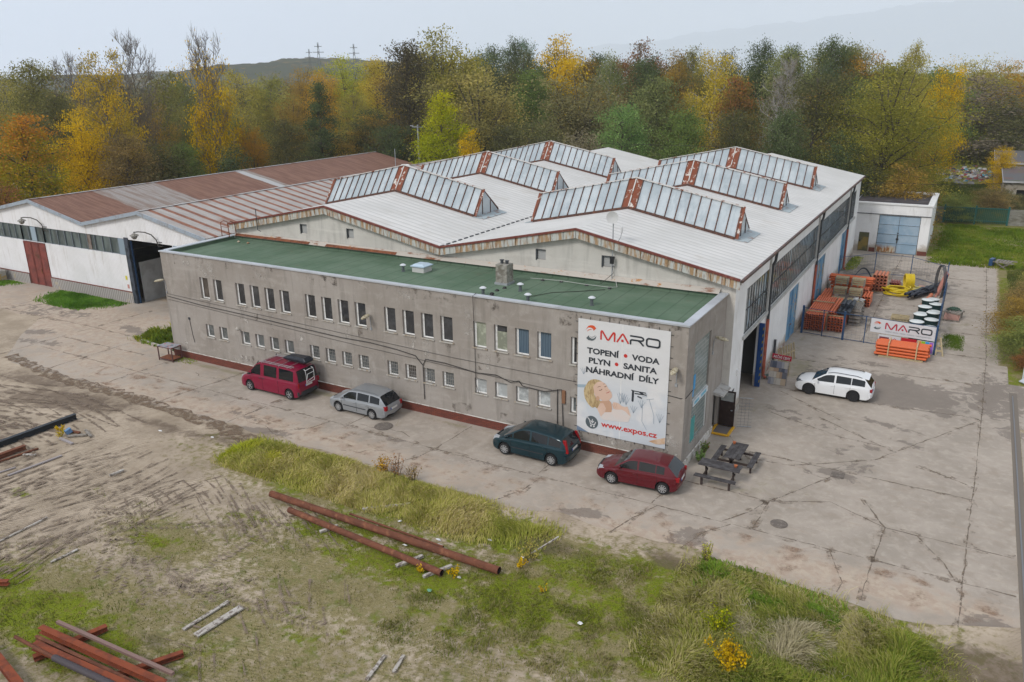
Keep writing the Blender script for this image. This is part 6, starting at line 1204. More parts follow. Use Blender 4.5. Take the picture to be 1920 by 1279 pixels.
for x, y in ((0,0),(.15,.6),(.0,1.3)): MB().pipe((x-.2,y,0),(x+.35,y+.4,1.9),.10,.01,10,0,1).build('pipe', [mat('pink pipe 2', (.50,.22,.17), rough=.5), obore], v, smooth=60)
v = empty('black_hose_loop', (9.2, 39.6, 0), 0, 'big upright loop of black hose leaning on the side fence', 'hose')
for q in range(3): MB().tube([(.35*math.cos(t)-.15+.08*q, -1.1*math.cos(t)+.1*q, 1.5+1.45*math.sin(t)) for t in np.linspace(-.9, 4.0, 26)], .035, 6).build('hose', bpipe, v, smooth=80)
v = empty('black_hose_loop', (1.9, 42.5, 0), 0, 'thin black hose arches behind the crosswise orange pipes', 'hose')
for q in range(3): MB().tube([(1.5*t, .5*t+.2*q, 1.3*math.sin(math.pi*max(0, min(1, t/1.2)))+.05) for t in np.linspace(0, 1.2, 18)], .025, 5).build('hose', bpipe, v, smooth=80)
def shaft(x, y, r, h, label):
    v = empty('inspection_shaft', (x, y, 0), 0, label, 'plastic shaft', 'white topped plastic shafts along the fence')
    MB().lathe([(r*.9,0),(r*.9,h-.16),(r*.98,h-.14),(r*.98,h-.05)], n=18).build('barrel', mat('shaft dark green', (.012,.035,.035), rough=.5), v, smooth=40)
    MB().lathe([(r,h-.035),(r*1.02,h-.02),(r*.97,h),(r*.3,h+.02)], n=20).build('lid', mat('shaft lid white', (.66,.69,.68), rough=.4), v, smooth=40)
for k, (x, y) in enumerate([(8.25,27.3),(9.1,26.9),(8.2,28.7),(9.12,28.2),(8.3,30.2),(9.1,29.7),(8.35,31.7),(9.12,31.1),(8.45,33.2),(9.15,32.7),(8.55,34.8),(9.15,34.4),(8.9,36.5)]):
    shaft(x, y, .43+.03*(k % 3), .85+.16*((k*5) % 3), 'white topped dark green shaft in the double row inside the fence')
slat_pile('pallet', (6.3, 31.3, 0), 6, 3, 1.25, .9, 'pale beige wooden pallet lying flat inside the fence', m=wood)
v = empty('fence_mesh_gate', (0,0,0), 0, 'dark blue steel mesh fence with gate across the front of the storage yard', 'mesh fence')
def mesh_fence(v, pts, h=1.95, step=.25, m=fblue):
    for a, b in zip(pts[:-1], pts[1:]):
        a = Vector((*a, 0)); b = Vector((*b, 0)); f = MB(); f.beam(a+Vector((0,0,.08)), b+Vector((0,0,.08)), .035, .035).beam(a+Vector((0,0,h)), b+Vector((0,0,h)), .035, .035)
        f.build('rail', m, v); w = MB(); n = int((b-a).length/step)
        for k in range(1, n): p = a.lerp(b, k/n); w.beam(p+Vector((0,0,.1)), p+Vector((0,0,h)), .007, .007)
        for k in range(1, int(h/step)): w.beam(a+Vector((0,0,k*step)), b+Vector((0,0,k*step)), .007, .007)
        w.build('wire_mesh', mat('wire grey blue', (.10,.13,.17), rough=.5), v)
def posts(v, pts, h, w=.09, m=fblue):
    for x, y in pts: MB().box(x-w/2, x+w/2, y-w/2, y+w/2, 0, h).build('post', m, v)
mesh_fence(v, [(.85,25.3),(2.3,25.1),(3.74,24.95),(5.17,24.88)]); posts(v, [(.85,25.3),(3.74,24.95)], 2.1, .14); posts(v, [(2.3,25.1),(5.17,24.88)], 2.0, .06); mesh_fence(v, [(5.17,24.88),(9.62,24.4)])
posts(v, [(9.65,24.4)], 2.1, .12)
v = empty('mesh_fence', (0,0,0), 0, 'dark blue mesh fence running along the right side of the storage yard', 'mesh fence')
mesh_fence(v, [(9.66,24.6),(9.62,29.5),(9.6,34.4),(9.56,39.3),(9.5,44.3)]); posts(v, [(9.62,29.5),(9.6,34.4),(9.56,39.3),(9.5,44.3)], 2.3)
MB().box(9.63,9.70,24.6,38.0,1.2,1.95).build('windbreak_cloth', mat('windbreak dark blue', (.03,.045,.075), rough=.8), v)
v = empty('mesh_fence', (0,0,0), 0, 'thin mesh fence closing the back of the storage yard before the garage', 'mesh fence')
mesh_fence(v, [(.6,44.2),(3.34,47.3),(6.46,47.1),(9.5,44.3)], 1.9, .3); posts(v, [(.6,44.2),(3.34,47.3),(6.46,47.1)], 2.1, .07)
# banner on the fence
fb = empty('fence_banner', (0,0,0), 0, 'long white banner with red and black lettering hung on the blue fence', 'banner')
yb = 24.72; MB().hexa([(5.50,24.80,.94),(9.60,24.40,.92),(9.60,24.42,.92),(5.50,24.82,.94)],[(5.50,24.80,1.93),(9.60,24.40,1.90),(9.60,24.42,1.90),(5.50,24.82,1.93)]).build('banner_cloth', mat('banner white', (.60,.61,.63), rough=.5), fb)
FBrot = math.atan2(-.40, 4.10)
def on_banner(f):
    """things drawn flat at y=0 around x 5.5.. are turned onto the slanting fence line"""
    sub = empty('print', (5.5, 24.80, 0), FBrot); sub.parent = fb; f(sub)
def _draw(sub):
    logo_word(sub, .98, 1.31, 0.955, 0.95, 0.085, -.012, mat('banner crimson', (.42,.02,.05), rough=.5), INK)
    swoosh(sub, lambda p: ((p[0]+5.13)*.86+.18, (p[1]-6.01)*.72+1.17), -.012, ORG, GRY)
    text('lettering', 'TOPENÍ • PLYN • VODA • SANITA • NÁHRADNÍ DÍLY', .95, 1.08, .075, GR2, sub, 2.95, -.012, bold=.0)
on_banner(_draw)
def small_banner(x0, x1, z0, z1, m, label, cat='banner', extra=None):
    y = 24.80-.0976*(x0-5.5)-.06; v = empty('small_banner', (x0, y, 0), FBrot, label, cat)
    MB().box(0, x1-x0, 0, .015, z0, z1).build('banner_cloth', m, v)
    if extra: extra(v)
    return v
def _e1(v): MB().box(.06,.68,-.006,-.002,.25,.72).build('maroon_print', mat('maroon print', (.17,.035,.05), rough=.5), v)
small_banner(6.1, 7.52, .12, .86, mat('banner white', (.6,.61,.63)), 'white lower banner with maroon block and red roof symbol', extra=lambda v: (_e1(v), (lambda mb: (stroke(mb, [(.85,.55),(1.05,.70),(1.3,.5)], .04, -.006), stroke(mb, [(.8,.47),(1.28,.40)], .025, -.006), stroke(mb, [(.85,.3),(1.25,.27)], .03, -.006), mb.build('roof_symbol', mat('banner crimson', (.42,.02,.05)), v, recalc=False)))(MB())))
small_banner(7.55, 8.52, .08, .86, mat('banner red', (.48,.015,.025), rough=.5), 'red lower banner with white lettering behind the pipe bundle', extra=lambda v: text('lettering', 'FV', .2, .3, .34, white, v, .62, -.006, bold=.06))
def _e3(v):
    for k, c in enumerate(((.62,.30,.03), (.25,.50,.03), (.02,.30,.62), (.30,.13,.50))): MB().box(.02+k*.25,.26+k*.25,-.006,-.002,.05,.84).build('colour_panel', mat('panel colour %d' % k, c, rough=.5), v)
small_banner(8.55, 9.58, .0, .86, mat('banner white', (.6,.61,.63)), 'lower banner with orange green blue and violet stripes', extra=_e3)
v = empty('leaning_pallet', (9.78, 24.3, 0), R(8), 'pale wooden pallet frame leaning against the end post of the fence', 'pallet'); MB().beam((0,0,0),(.0,.6,1.15),.09,.05).beam((.42,-.1,0),(.2,.5,1.15),.09,.05).beam((.05,.15,.3),(.38,.1,.3),.06,.12).beam((.05,.3,.6),(.33,.22,.6),.06,.12).beam((.03,.45,.9),(.26,.36,.9),.06,.12).build('frame', wood, v)
# cable reel with pallet outside the fence
v = empty('cable_reel', (10.35, 33.7, 0), 0, 'low reel of pinkish tubes outside the side fence', 'reel'); mb = MB()
for k in range(12): mb.tube([(-.5+k*.09,-.3,.12),(-.45+k*.09,.35,.5)], .035, 6)
mb.build('tube_bundle', mat('pinkish tubes', (.45,.25,.20), rough=.5), v); MB().box(-.55,.6,-.35,-.28,0,.1).box(-.55,.6,.3,.37,0,.12).build('skid', wood2, v)
v = empty('pallet', (10.0, 34.6, .45), R(-12), 'raised pallet with a green net heap outside the side fence', 'pallet'); mb = MB()
for k in range(6): mb.box(-.2+k*.22, -.04+k*.22, -.6, .6, .1, .14)
mb.box(-.2,1.1,-.6,-.5,0,.099).box(-.2,1.1,.5,.6,0,.099).box(-.1,0,-.5,-.4,-.45,0).box(.9,1.0,-.5,-.4,-.45,0).box(-.1,0,.4,.5,-.45,0).box(.9,1.0,.4,.5,-.45,0).build('deck', wood2, v)
mb = MB()
for k in range(16): a = Vector((rng.uniform(-.1,.5), rng.uniform(-.4,.3), .18)); mb.tube([a, a+Vector((.2,.15,.14)), a+Vector((.45,.2,.02))], .035, 5)
o = mb.build('net_heap', mat('green net', (.05,.10,.07), rough=.7)); o.location = (10.05, 34.6, .45); tag(o, 'green net heap lying on the raised pallet', 'net')
# sign, display boards and post beside the open hall door
v = empty('price_sign', (0,0,0), 0, 'red sign with white capitals above the slab display boards', 'sign')
MB().hexa([(.80,15.6,1.08),(1.98,15.6,1.02),(1.98,15.64,1.02),(.80,15.64,1.08)],[(.80,15.6,1.40),(1.98,15.6,1.34),(1.98,15.64,1.34),(.80,15.64,1.40)]).build('panel', mat('sign red', (.45,.008,.035), rough=.5), v); MB().box(.9,.95,15.65,15.7,0,1.1).box(1.85,1.9,15.65,15.7,0,1.1).build('post', wood, v)
text('lettering', 'AKČNÍ CENY', 0.07, 0.07, .18, white, v, 1.05, 0, bold=.03, basis=((.80,15.59,1.08),(1,0,-.05),(0,0,1)))
v = empty('slab_display', (0,0,0), 0, 'board of grey brown and beige paving slab samples by the red sign', 'display board'); cols = [(.20,.20,.24),(.36,.25,.17),(.42,.38,.33),(.08,.09,.12),(.45,.35,.25),(.30,.30,.31),(.13,.13,.15),(.48,.44,.38)]
k = 0
for j, (z0, z1) in enumerate(((0.02,.42),(.43,.80),(.81,1.02),(1.03,1.42))):
    xx = 1.0
    while xx < 2.05:
        w_ = [.16,.26,.2,.3,.14][(k*7+j*3) % 5]; w_ = min(w_, 2.12-xx); MB().hexa([(xx,13.8+z0*.25,z0),(xx+w_-.01,13.8+z0*.25,z0),(xx+w_-.01,13.85+z0*.25,z0),(xx,13.85+z0*.25,z0)],[(xx,13.8+z1*.25,z1-.01),(xx+w_-.01,13.8+z1*.25,z1-.01),(xx+w_-.01,13.85+z1*.25,z1-.01),(xx,13.85+z1*.25,z1-.01)]).build('slab', mat('slab %d' % ((k*5+j) % 8), cols[(k*5+j) % 8], rough=.7), v); xx += w_; k += 1
MB().hexa([(1.0,13.9,0),(2.1,13.9,0),(2.1,13.93,0),(1.0,13.93,0)],[(1.0,14.25,1.4),(2.1,14.25,1.4),(2.1,14.28,1.4),(1.0,14.28,1.4)]).build('backing', wood2, v)
for lx, lab, cc in ((.95, 'small white display panel behind the slab board', (.6,.6,.6)), (1.45, 'small red display panel behind the slab board', (.45,.04,.04))):
    o = MB().box(lx, lx+.42, 15.0, 15.04, .0, .95).build('display_panel', mat('display '+lab[6:9], cc, rough=.5)); tag(o, lab, 'panel')
o = MB().box(.48,.62,17.3,17.44,0,1.75).box(.44,.66,17.26,17.48,0,.06).build('dark_post', darkgrey); tag(o, 'dark square post leaning on the white hall wall by the red sign', 'post')
v = empty('slat_rack', (.75, 18.3, 0), 0, 'wooden slat rack of samples against the hall wall', 'rack'); mb = MB()
for k in range(7): mb.beam((.2+.1*k,-.9+.3*k,0),(.05+.1*k,-.9+.3*k,1.15),.05,.10)
mb.beam((.1,-.9,.6),(.8,.9,.6),.05,.08).build('slats', wood, v)
o = MB()
for k in range(22): a = rng.uniform(0,6.28); q = rng.uniform(0,.35); o.lathe([(.02,0),(.09,.02),(.08,.12),(.02,.16)], (math.cos(a)*q, math.sin(a)*q, rng.uniform(0,.08)), 7)
o = o.build('flower_pot_group', mat('pots teal green', (.05,.13,.12), [((.3,.3,.28),6,.5,.55)], .6)); o.location = (.9, 14.9, 0); tag(o, 'cluster of small teal pots at the foot of the red downpipe', 'pots')
# corner mesh panel, yellow mat, planter
v = empty('wire_panel', (0,0,0), 0, 'free standing rusty wire mesh panel at the corner beside the open brown door', 'wire panel'); mesh_fence(v, [(1.02,6.45),(1.75,6.7)], 1.75, .18, m=grey_m)
v = empty('doormat_frame', (.45,5.65,.012), 0, 'yellow framed scraper mat in front of the side door', 'door mat'); mb = MB()
for a, b in (((-.46,-.62),(.46,-.62)), ((.46,-.62),(.46,.62)), ((.46,.62),(-.46,.62)), ((-.46,.62),(-.46,-.62))): mb.beam((*a,.05),(*b,.05),.14,.09)
mb.build('frame', mat('yellow edge', (.62,.33,.02), rough=.5), v, bevel=.015); MB().box(-.38,.38,-.54,.54,.005,.05).build('mat_surface', mat('mat grey', (.15,.13,.12), rough=.95), v)
# picnic tables
tw = mat('weathered dark timber', (.05,.045,.047), [((.095,.09,.092),3,.45,.6,.8,(1,1,1)), ((.055,.05,.05),7,.5,.62,.8)], .75)
def picnic(name, loc, rz, label, cat, L_, tops, benches):
    v = empty(name, loc, rz, label, cat)
    for (y, w, z, nm) in tops:
        mb = MB(); n = 4 if nm == 'table_top' else 2
        for k in range(n): a = y-w/2+w*k/n; mb.box(-L_/2+.01*(k % 2), L_/2-.012*(k % 2), a, a+w/n-.012, z, z+.045)
        mb.build(nm, tw, v)
    for x in (-L_/2+.3, L_/2-.35):
        mb = MB(); y0 = min(t[0] for t in tops); y1 = max(t[0] for t in tops); mb.beam((x,tops[0][0]-.12,0),(x,tops[0][0]+.2,.74),.05,.12).beam((x,tops[0][0]+.22,0),(x,tops[0][0]-.10,.74),.05,.12)
        mb.beam((x+.06,y0-.12,.37),(x+.06,y1+.12,.37),.05,.10)
        for t in tops[1:]: mb.beam((x+.06,t[0],0),(x+.06,t[0],.40),.08,.10)
        mb.build('trestle', mat('trestle brown', (.05,.035,.03), rough=.8), v)
    return v
picnic('picnic_table', (1.85,.20,.012), R(0), 'dark wooden picnic table standing nearest the camera with bench in front', 'picnic table', 1.95, [(0,.76,.72,'table_top'), (-.86,.30,.42,'bench_seat')], 0)
v = picnic('picnic_table', (2.10,2.08,.012), R(90), 'dark wooden picnic table with two benches standing behind the first one', 'picnic table', 1.85, [(0,.78,.72,'table_top'), (-.88,.28,.42,'bench_seat'), (.84,.28,.42,'bench_seat')], 0)
for x, y, l in ((2.55, .28, 'small orange pot on the nearer picnic table'), (1.83, 2.75, 'small orange pot on the farther picnic table')):
    o = MB().lathe([(.05,0),(.085,.09),(.09,.11),(.06,.10)], n=12).build('ashtray', mat('terracotta', (.42,.13,.05), rough=.6), smooth=40); o.location = (x, y, .78); tag(o, l, 'pot')
# trolley at the far facade corner
v = empty('cage_trolley', (-36.1, -.75, .012), R(3), 'rusty metal frame trolley with grey top by the far end of the facade', 'trolley'); mb = MB()
for x in (-.65, .65):
    for y in (-.4, .4): mb.box(x-.03, x+.03, y-.03, y+.03, 0, 1.0)
for z in (.12, .97): mb.beam((-.65,-.4,z),(.65,-.4,z),.05,.05).beam((-.65,.4,z),(.65,.4,z),.05,.05).beam((-.65,-.4,z),(-.65,.4,z),.05,.05).beam((.65,-.4,z),(.65,.4,z),.05,.05)
mb.build('frame', mat('trolley brown', (.10,.045,.04), rough=.7), v); MB().box(-.68,.68,-.43,.43,1.0,1.03).build('top', mat('trolley top', (.28,.28,.30), [((.4,.12,.1),4,.56,.6),((.08,.1,.14),5,.55,.6)], .6), v); MB().box(-.62,.62,-.37,.37,.15,.17).build('shelf', rust, v)
# utility box and step at the far left, manholes, rail track
v = empty('utility_box', (-70.6, 6.6, 0), 0, 'small white box on a stained concrete block at the left wall of the metal hall', 'utility box'); MB().box(-.9,.9,-.7,.4,0,1.0).build('block', mat('block concrete', (.34,.32,.28), [((.40,.26,.06),1.2,.52,.6,.8)], .9), v); MB().box(-.05,.6,-.4,.1,1.0,1.6).build('cabinet', white, v)
def manhole(x, y, r, label):
    o = MB().lathe([(r,0),(r,.012),(r-.03,.016),(r-.06,.006),(r-.07,.012),(.02,.012)], n=24).build('manhole_cover', mat('cast iron', (.13,.11,.095), [((.2,.17,.14),9,.5,.6)], .8)); o.location = (x, y, .018); tag(o, label, 'manhole cover')
manhole(-16.1,-2.6,.52,'round manhole cover beside the silver estate car'); manhole(5.2,-2.5,.36,'round manhole cover in the concrete lane right of the dark red car')
o = MB().box(-.3,.3,-.3,.3,0,.012).box(-.22,.22,-.22,.22,.012,.02).build('drain_cover', mat('cast iron', (.13,.11,.095))); o.location = (6.7, 3.3, .018); tag(o, 'square drain cover in a dark patch in the middle of the yard', 'drain cover')
v = empty('rail_track', (0,0,0), 0, 'single steel rail set in a dirt groove along the right edge of the concrete', 'rail'); MB().box(14.13,14.19,-14,18.4,-.02,.03).build('rail_head', mat('rail steel', (.20,.20,.21), rough=.5, metal=.4), v)
tag(MB().box(13.99,14.40,-14,19,-.03,.003).build('rail_groove', mat('groove dirt', (.17,.145,.12), rough=1), None), kind='structure')
# ---------------------------------------------------------------- loose steel and timber on the waste ground
rpipe = mat('rusted steel pipe', (.165,.066,.040), [((.11,.046,.030), 1.5, .42, .6, .8), ((.27,.12,.065), 4, .55, .66, .6)], .8, spec=.1)
def longpipe(a, b, r, label, nm='steel_pipe'):
    mb = MB(); mb.pipe(a, b, r, .012, 16, 0, 1); o = mb.build(nm, [rpipe, mat('pipe inside', (.02,.01,.008), rough=1)], smooth=60); return tag(o, label, 'pipe')
longpipe((-15.62,-11.42,.30),(-3.45,-11.45,.22), .155, 'longer rusty steel pipe lying on the grass'); longpipe((-13.95,-11.98,.22),(-5.35,-12.60,.18), .135, 'shorter rusty steel pipe lying in front of the longer one')
longpipe((-11.3,-11.0,.26),(-6.3,-11.10,.2), .05, 'thin dark rod lying behind the longer rusty pipe', 'steel_rod')
def beam_o(name, a, b, w, h, m, label, cat, ibeam=False):
    mb = MB()
    if ibeam:
        a = Vector(a); b = Vector(b); mb.beam(a, b, w, .018); mb.beam(a+Vector((0,0,h)), b+Vector((0,0,h)), w, .018); mb.beam(a+Vector((0,0,h/2)), b+Vector((0,0,h/2)), .02, h-.02)
    else: mb.beam(a, b, w, h)
    return tag(mb.build(name, m), label, cat)
gtim = mat('bleached timber', (.40,.37,.33), [((.15,.12,.10),5,.48,.58,.9,(1.5,1,1)), ((.55,.53,.5),6,.55,.65,.7)], .9)
for a, b, w, h, l in (((-11.3,-10.2,.08),(-9.6,-8.9,.15),.12,.1,'pale pole sticking out of the tall grass behind the pipes'), ((-7.3,-12.95,.06),(-6.75,-11.9,.10),.16,.1,'wooden sleeper lying under both rusty pipes left of the yellow shrub'), ((-5.95,-13.0,.06),(-5.35,-11.9,.1),.13,.1,'second wooden sleeper under the pipes beside the yellow shrub'), ((-11.7,-12.5,.05),(-11.3,-11.8,.1),.14,.1,'wooden sleeper under the left part of the rusty pipes'),
                      ((-10.9,-19.6,.05),(-10.7,-17.7,.06),.28,.06,'wide bleached broken plank lying on the moss'), ((-11.55,-19.6,.05),(-11.4,-17.7,.05),.14,.05,'narrow bleached plank left of the wide broken plank'), ((-23.1,-19.6,.05),(-23.2,-17.4,.05),.08,.05,'thin white lath at the left edge above the moss'), ((-19.7,-19.4,.05),(-19.6,-18.3,.05),.10,.05,'short bleached lath on the edge of the moss'),
                      ((-4.3,-18.4,.05),(-4.5,-17.2,.05),.12,.05,'bleached plank at the lower edge of the picture'), ((-3.75,-17.7,.05),(-3.95,-16.9,.05),.12,.05,'second bleached plank at the lower edge of the picture'), ((-30.4,-14.3,.05),(-29.8,-14.0,.05),.12,.06,'short pale batten beside the rusty beam end'), ((-24.3,-13.6,.06),(-24.2,-12.9,.06),.13,.08,'short white block of wood lying alone on the sand'),
                      ((-3.0,-9.7,.1),(-2.3,-8.6,.5),.05,.05,'thin stick leaning in the weeds right of the tall grass')):
    beam_o('timber', a, b, w, h, gtim, l, 'timber')
blks = mat('black steel', (.022,.027,.034), rough=.5)
beam_o('steel_beam', (-32.55,-16.5,.02), (-32.35,-10.1,.02), .26, .30, blks, 'long dark steel beam on the sand at the left edge', 'steel beam', True)
beam_o('steel_beam', (-31.3,-17.5,.02), (-31.0,-13.8,.02), .24, .22, rpipe, 'rusty red steel beam beside the long dark one', 'steel beam', True)
beam_o('steel_bar', (-30.9,-17.0,.05), (-30.4,-13.5,.05), .10, .08, rpipe, 'thin rusty bar lying parallel to the rusty beam', 'steel bar'); beam_o('steel_bar', (-28.75,-16.0,.05), (-28.5,-13.4,.05), .12, .06, mat('purlin grey', (.30,.27,.27), rough=.6), 'long pale grey bar on the sand', 'steel bar'); beam_o('steel_bar', (-29.8,-17.5,.05), (-29.3,-15.3,.05), .08, .05, mat('purlin grey', (.3,.27,.27)), 'short grey bar at the left picture edge', 'steel bar')
for a, b, m, l in (((-31.3,-11.4,.06),(-30.2,-11.3,.1),rpipe,'short red brown batten in the scrap beside the yellow weeds'), ((-30.6,-12.2,.06),(-29.3,-12.3,.06),mat('purlin grey',(.3,.27,.27)),'short grey batten in front of the small scrap heap'), ((-30.4,-11.9,.1),(-29.6,-11.3,.1),wood2,'weathered batten on the small scrap heap'), ((-30.3,-10.9,.08),(-29.2,-11.3,.08),wood2,'weathered batten at the back of the small scrap heap')): beam_o('batten', a, b, .14, .08, m, l, 'batten')
beam_o('blue_block', (-30.75,-11.75,.15), (-30.7,-11.45,.25), .22, .25, mat('block blue', (.12,.22,.38)), 'small pale blue block on the scrap heap', 'block')
ox = mat('oxide red steel', (.23,.062,.03), [((.14,.045,.028),2,.45,.6,.8)], .75, spec=.12); dgs = mat('dark ribbed steel', (.06,.05,.055), rough=.6)
for nm, a, b, w, h, m, l, ib in (('steel_beam',(-15.5,-22.25,.32),(-9.4,-21.95,.32),.22,.20,ox,'rusty red steel beam on top of the scrap stack in the lower left corner',True), ('steel_beam',(-14.9,-22.85,.30),(-9.4,-22.5,.30),.26,.20,ox,'second rusty red beam on the lower left scrap stack',True), ('steel_beam',(-15.3,-22.55,.28),(-9.5,-22.3,.28),.12,.14,rpipe,'narrow rusty beam between the two red beams',True),
                                 ('steel_bar',(-15.35,-21.75,.42),(-9.6,-21.5,.42),.12,.10,mat('pale rusty bar',(.22,.14,.12),rough=.7),'pale rusty bar lying crosswise over the scrap stack',False), ('steel_beam',(-14.6,-23.1,.08),(-13.9,-20.9,.08),.22,.16,ox,'rusty support beam under the scrap stack at the left',True), ('steel_beam',(-11.6,-22.6,.08),(-10.4,-20.5,.08),.20,.16,ox,'rusty support beam sticking out right of the scrap stack',True),
                                 ('steel_beam',(-16.6,-23.5,.1),(-13.6,-24.1,.1),.26,.2,ox,'rusty channel beam cut by the lower left corner',True), ('steel_beam',(-20.6,-21.6,.1),(-19.6,-21.1,.1),.2,.16,ox,'short rusty beam end at the left picture edge',True)):
    beam_o(nm, a, b, w, h, m, l, 'steel bar' if nm == 'steel_bar' else 'steel beam', ib)
mb = MB(); K = 60
o = mb.tube([(-13.6+k*.075,-22.95+k*.004,.5) for k in range(K)], [.10+(.018 if k % 2 else 0) for k in range(K)], 12).build('ribbed_tube', dgs, smooth=60); tag(o, 'dark ribbed tube lying on the lower left scrap stack', 'tube')
longpipe((-15.75,-22.98,.5),(-13.5,-22.95,.5), .06, 'thin rusty pipe joined to the dark ribbed tube', 'steel_pipe')
# litter
litc = [mat('litter white', (.62,.62,.62), rough=.6), mat('litter pale', (.45,.45,.42), rough=.7), mat('litter green bottle', (.12,.28,.18), rough=.2)]
for k, (x, y, l, mi) in enumerate(((-9.2,-10.2,'white scrap of litter in the tall grass',0),(-7.9,-11.6,'white crumpled sheet between the two rusty pipes',0),(-6.9,-10.6,'white torn bag in the grass behind the pipes',0),(-6.6,-10.9,'small white litter next to the torn bag',0),(-8.2,-9.7,'small pale litter behind the pipes',1),(-5.0,-9.6,'pale litter in the dry grass near the right',1),(-3.2,-10.0,'white wrapper by the yellow weeds',0),(-4.7,-12.4,'pale bottle lying right of the pipes',1),(-5.2,-13.6,'green bottle lying on the moss',2),(3.2,-10.6,'white litter left of the yellow shrub at the bottom',0),(4.6,-10.7,'white litter right of the yellow shrub at the bottom',0),(10.1,-10.9,'pale blue bottle in the grass at the bottom right',1),(-23.3,-8.2,'white scrap on the sand by the dark track',0),(-26.5,-9.0,'tiny white scrap on the sand',0),(.5,-12.6,'tiny white scrap on the mossy ground',0),(-17.9,-9.0,'tiny white scrap at the grass edge',0))):
    mb = MB(); n = 7; c = [Vector((math.cos(2*math.pi*q/n)*rng.uniform(.05,.16), math.sin(2*math.pi*q/n)*rng.uniform(.04,.1), rng.uniform(0,.06))) for q in range(n)]
    for q in range(n): mb.face([c[q], c[(q+1) % n], Vector((0,0,.08))]); 
    mb.face(c[::-1]); o = mb.build('litter', litc[mi]); o.location = (x, y, .05); tag(o, l, 'litter')
# ---------------------------------------------------------------- far fence, sheds, rubbish beyond
v = empty('green_gate', (0,0,0), R(0), 'dark green boarded gate in the concrete fence beyond the lawn', 'gate'); gg = mat('dark green boards', (.035,.085,.05), [((.07,.09,.03),1,.5,.62,.8)], .7); gt = mat('teal post', (.02,.11,.10), rough=.5); mb = MB()
for k in range(34): x = 7.8+k*.2; mb.box(x, x+.18, 79.6+(x-7.7)*.14, 79.64+(x-7.7)*.14, .15, 2.05)
mb.build('boards', gg, v); mb = MB()
for x in (7.7, 11.1, 14.6): mb.box(x-.1, x+.1, 79.45+(x-7.7)*.14, 79.6+(x-7.7)*.14, 0, 2.3)
mb.build('post', gt, v); MB().beam((7.7,79.5,2.0),(14.6,80.5,2.0),.06,.12).beam((7.7,79.5,.45),(14.6,80.5,.45),.06,.1).build('rail', gt, v)
cf = mat('fence concrete panel', (.23,.22,.19), [((.13,.12,.09),1.3,.45,.6,.8,(1,1,3)), ((.30,.29,.26),2,.55,.65,.6)], .9)
for nm, x0, x1, l in (('concrete_fence', 5.9, 7.6, 'short weathered concrete panel fence between garage and green gate'), ('concrete_fence', 14.75, 28, 'weathered concrete panel fence right of the green gate')):
    mb = MB(); n = max(1, int((x1-x0)/2)); 
    for k in range(n):
        a = x0+(x1-x0)*k/n; b = x0+(x1-x0)*(k+1)/n
        for j in range(4): ya = 79.6+(a-7.7)*.14; yb_ = 79.6+(b-7.7)*.14; mb.hexa([(a+.06,ya,j*.5),(b-.06,yb_,j*.5),(b-.06,yb_+.08,j*.5),(a+.06,ya+.08,j*.5)],[(a+.06,ya,j*.5+.485),(b-.06,yb_,j*.5+.485),(b-.06,yb_+.08,j*.5+.485),(a+.06,ya+.08,j*.5+.485)])
    v = empty(nm, (0,0,0), 0, l, 'concrete fence'); mb.build('panels', cf, v); mb = MB()
    for k in range(n+1): a = x0+(x1-x0)*k/n; ya = 79.55+(a-7.7)*.14; mb.box(a-.07, a+.07, ya, ya+.18, 0, 2.1)
    mb.build('post', cf, v)
o = MB().box(-90,-58,60,60.15,0,2.2).build('boundary_wall', cf); tag(o, 'grey concrete wall behind the metal hall under the trees', 'concrete wall')
shw = mat('crumbling shed wall', (.28,.25,.20), [((.42,.38,.32),1,.5,.6,.8), ((.10,.08,.05),1.6,.52,.62,.7)], .9); shr = mat('shed roof felt', (.10,.10,.105), [((.15,.08,.065),.25,.52,.60,.6), ((.10,.12,.03),.6,.55,.65,.7)], .85)
def shed(x0, x1, y0, y1, h, label, nb=4):
    v = empty('derelict_shed', (0,0,0), 0, label, 'shed'); mb = MB(); hl = []
    for k in range(nb): a = y0+(y1-y0)*(k+.15)/nb; hl.append((a, a+(y1-y0)/nb*.6, .4, h*.75))
    holed_wall(mb, y0, y1, 0, h, hl, .3, lambda u,z,d: (x0+d,u,z)); holed_wall(mb, x0, x1, 0, h, [(x0+1.5,x0+3.2,0,h*.7)], .3, lambda u,z,d: (u,y0+d,z)); mb.face([(x1,y0,0),(x1,y1,0),(x1,y1,h),(x1,y0,h)]); mb.face([(x0,y1,0),(x0,y1,h),(x1,y1,h),(x1,y1,0)])
    mb.build('wall', shw, v, recalc=False); MB().box(x0+.35,x1-.35,y0+.35,y1-.35,.1,h-.1).build('interior', dark_in, v); mb = MB(); mb.box(x0-.3,x1+.3,y0-.3,y1+.3,h,h+.18).build('roof', shr, v)
    MB().box(x0-.35,x0-.29,y0-.35,y1+.35,h+.0,h+.22).box(x0-.28,x1+.3,y0-.36,y0-.301,h+.0,h+.22).build('roof_edge', mat('pale edge', (.42,.42,.42), rough=.8), v); return v
shed(14.2, 24, 98, 118, 3.2, 'derelict flat roofed shed with crumbling walls at the right edge'); shed(13.2, 26, 122, 146, 3.4, 'second derelict shed with dark roof behind the first one', 5); shed(-7, 1.5, 152, 160, 2.6, 'low dark shelter half hidden behind the rubbish heap', 2)
mb = MB(); i = 0
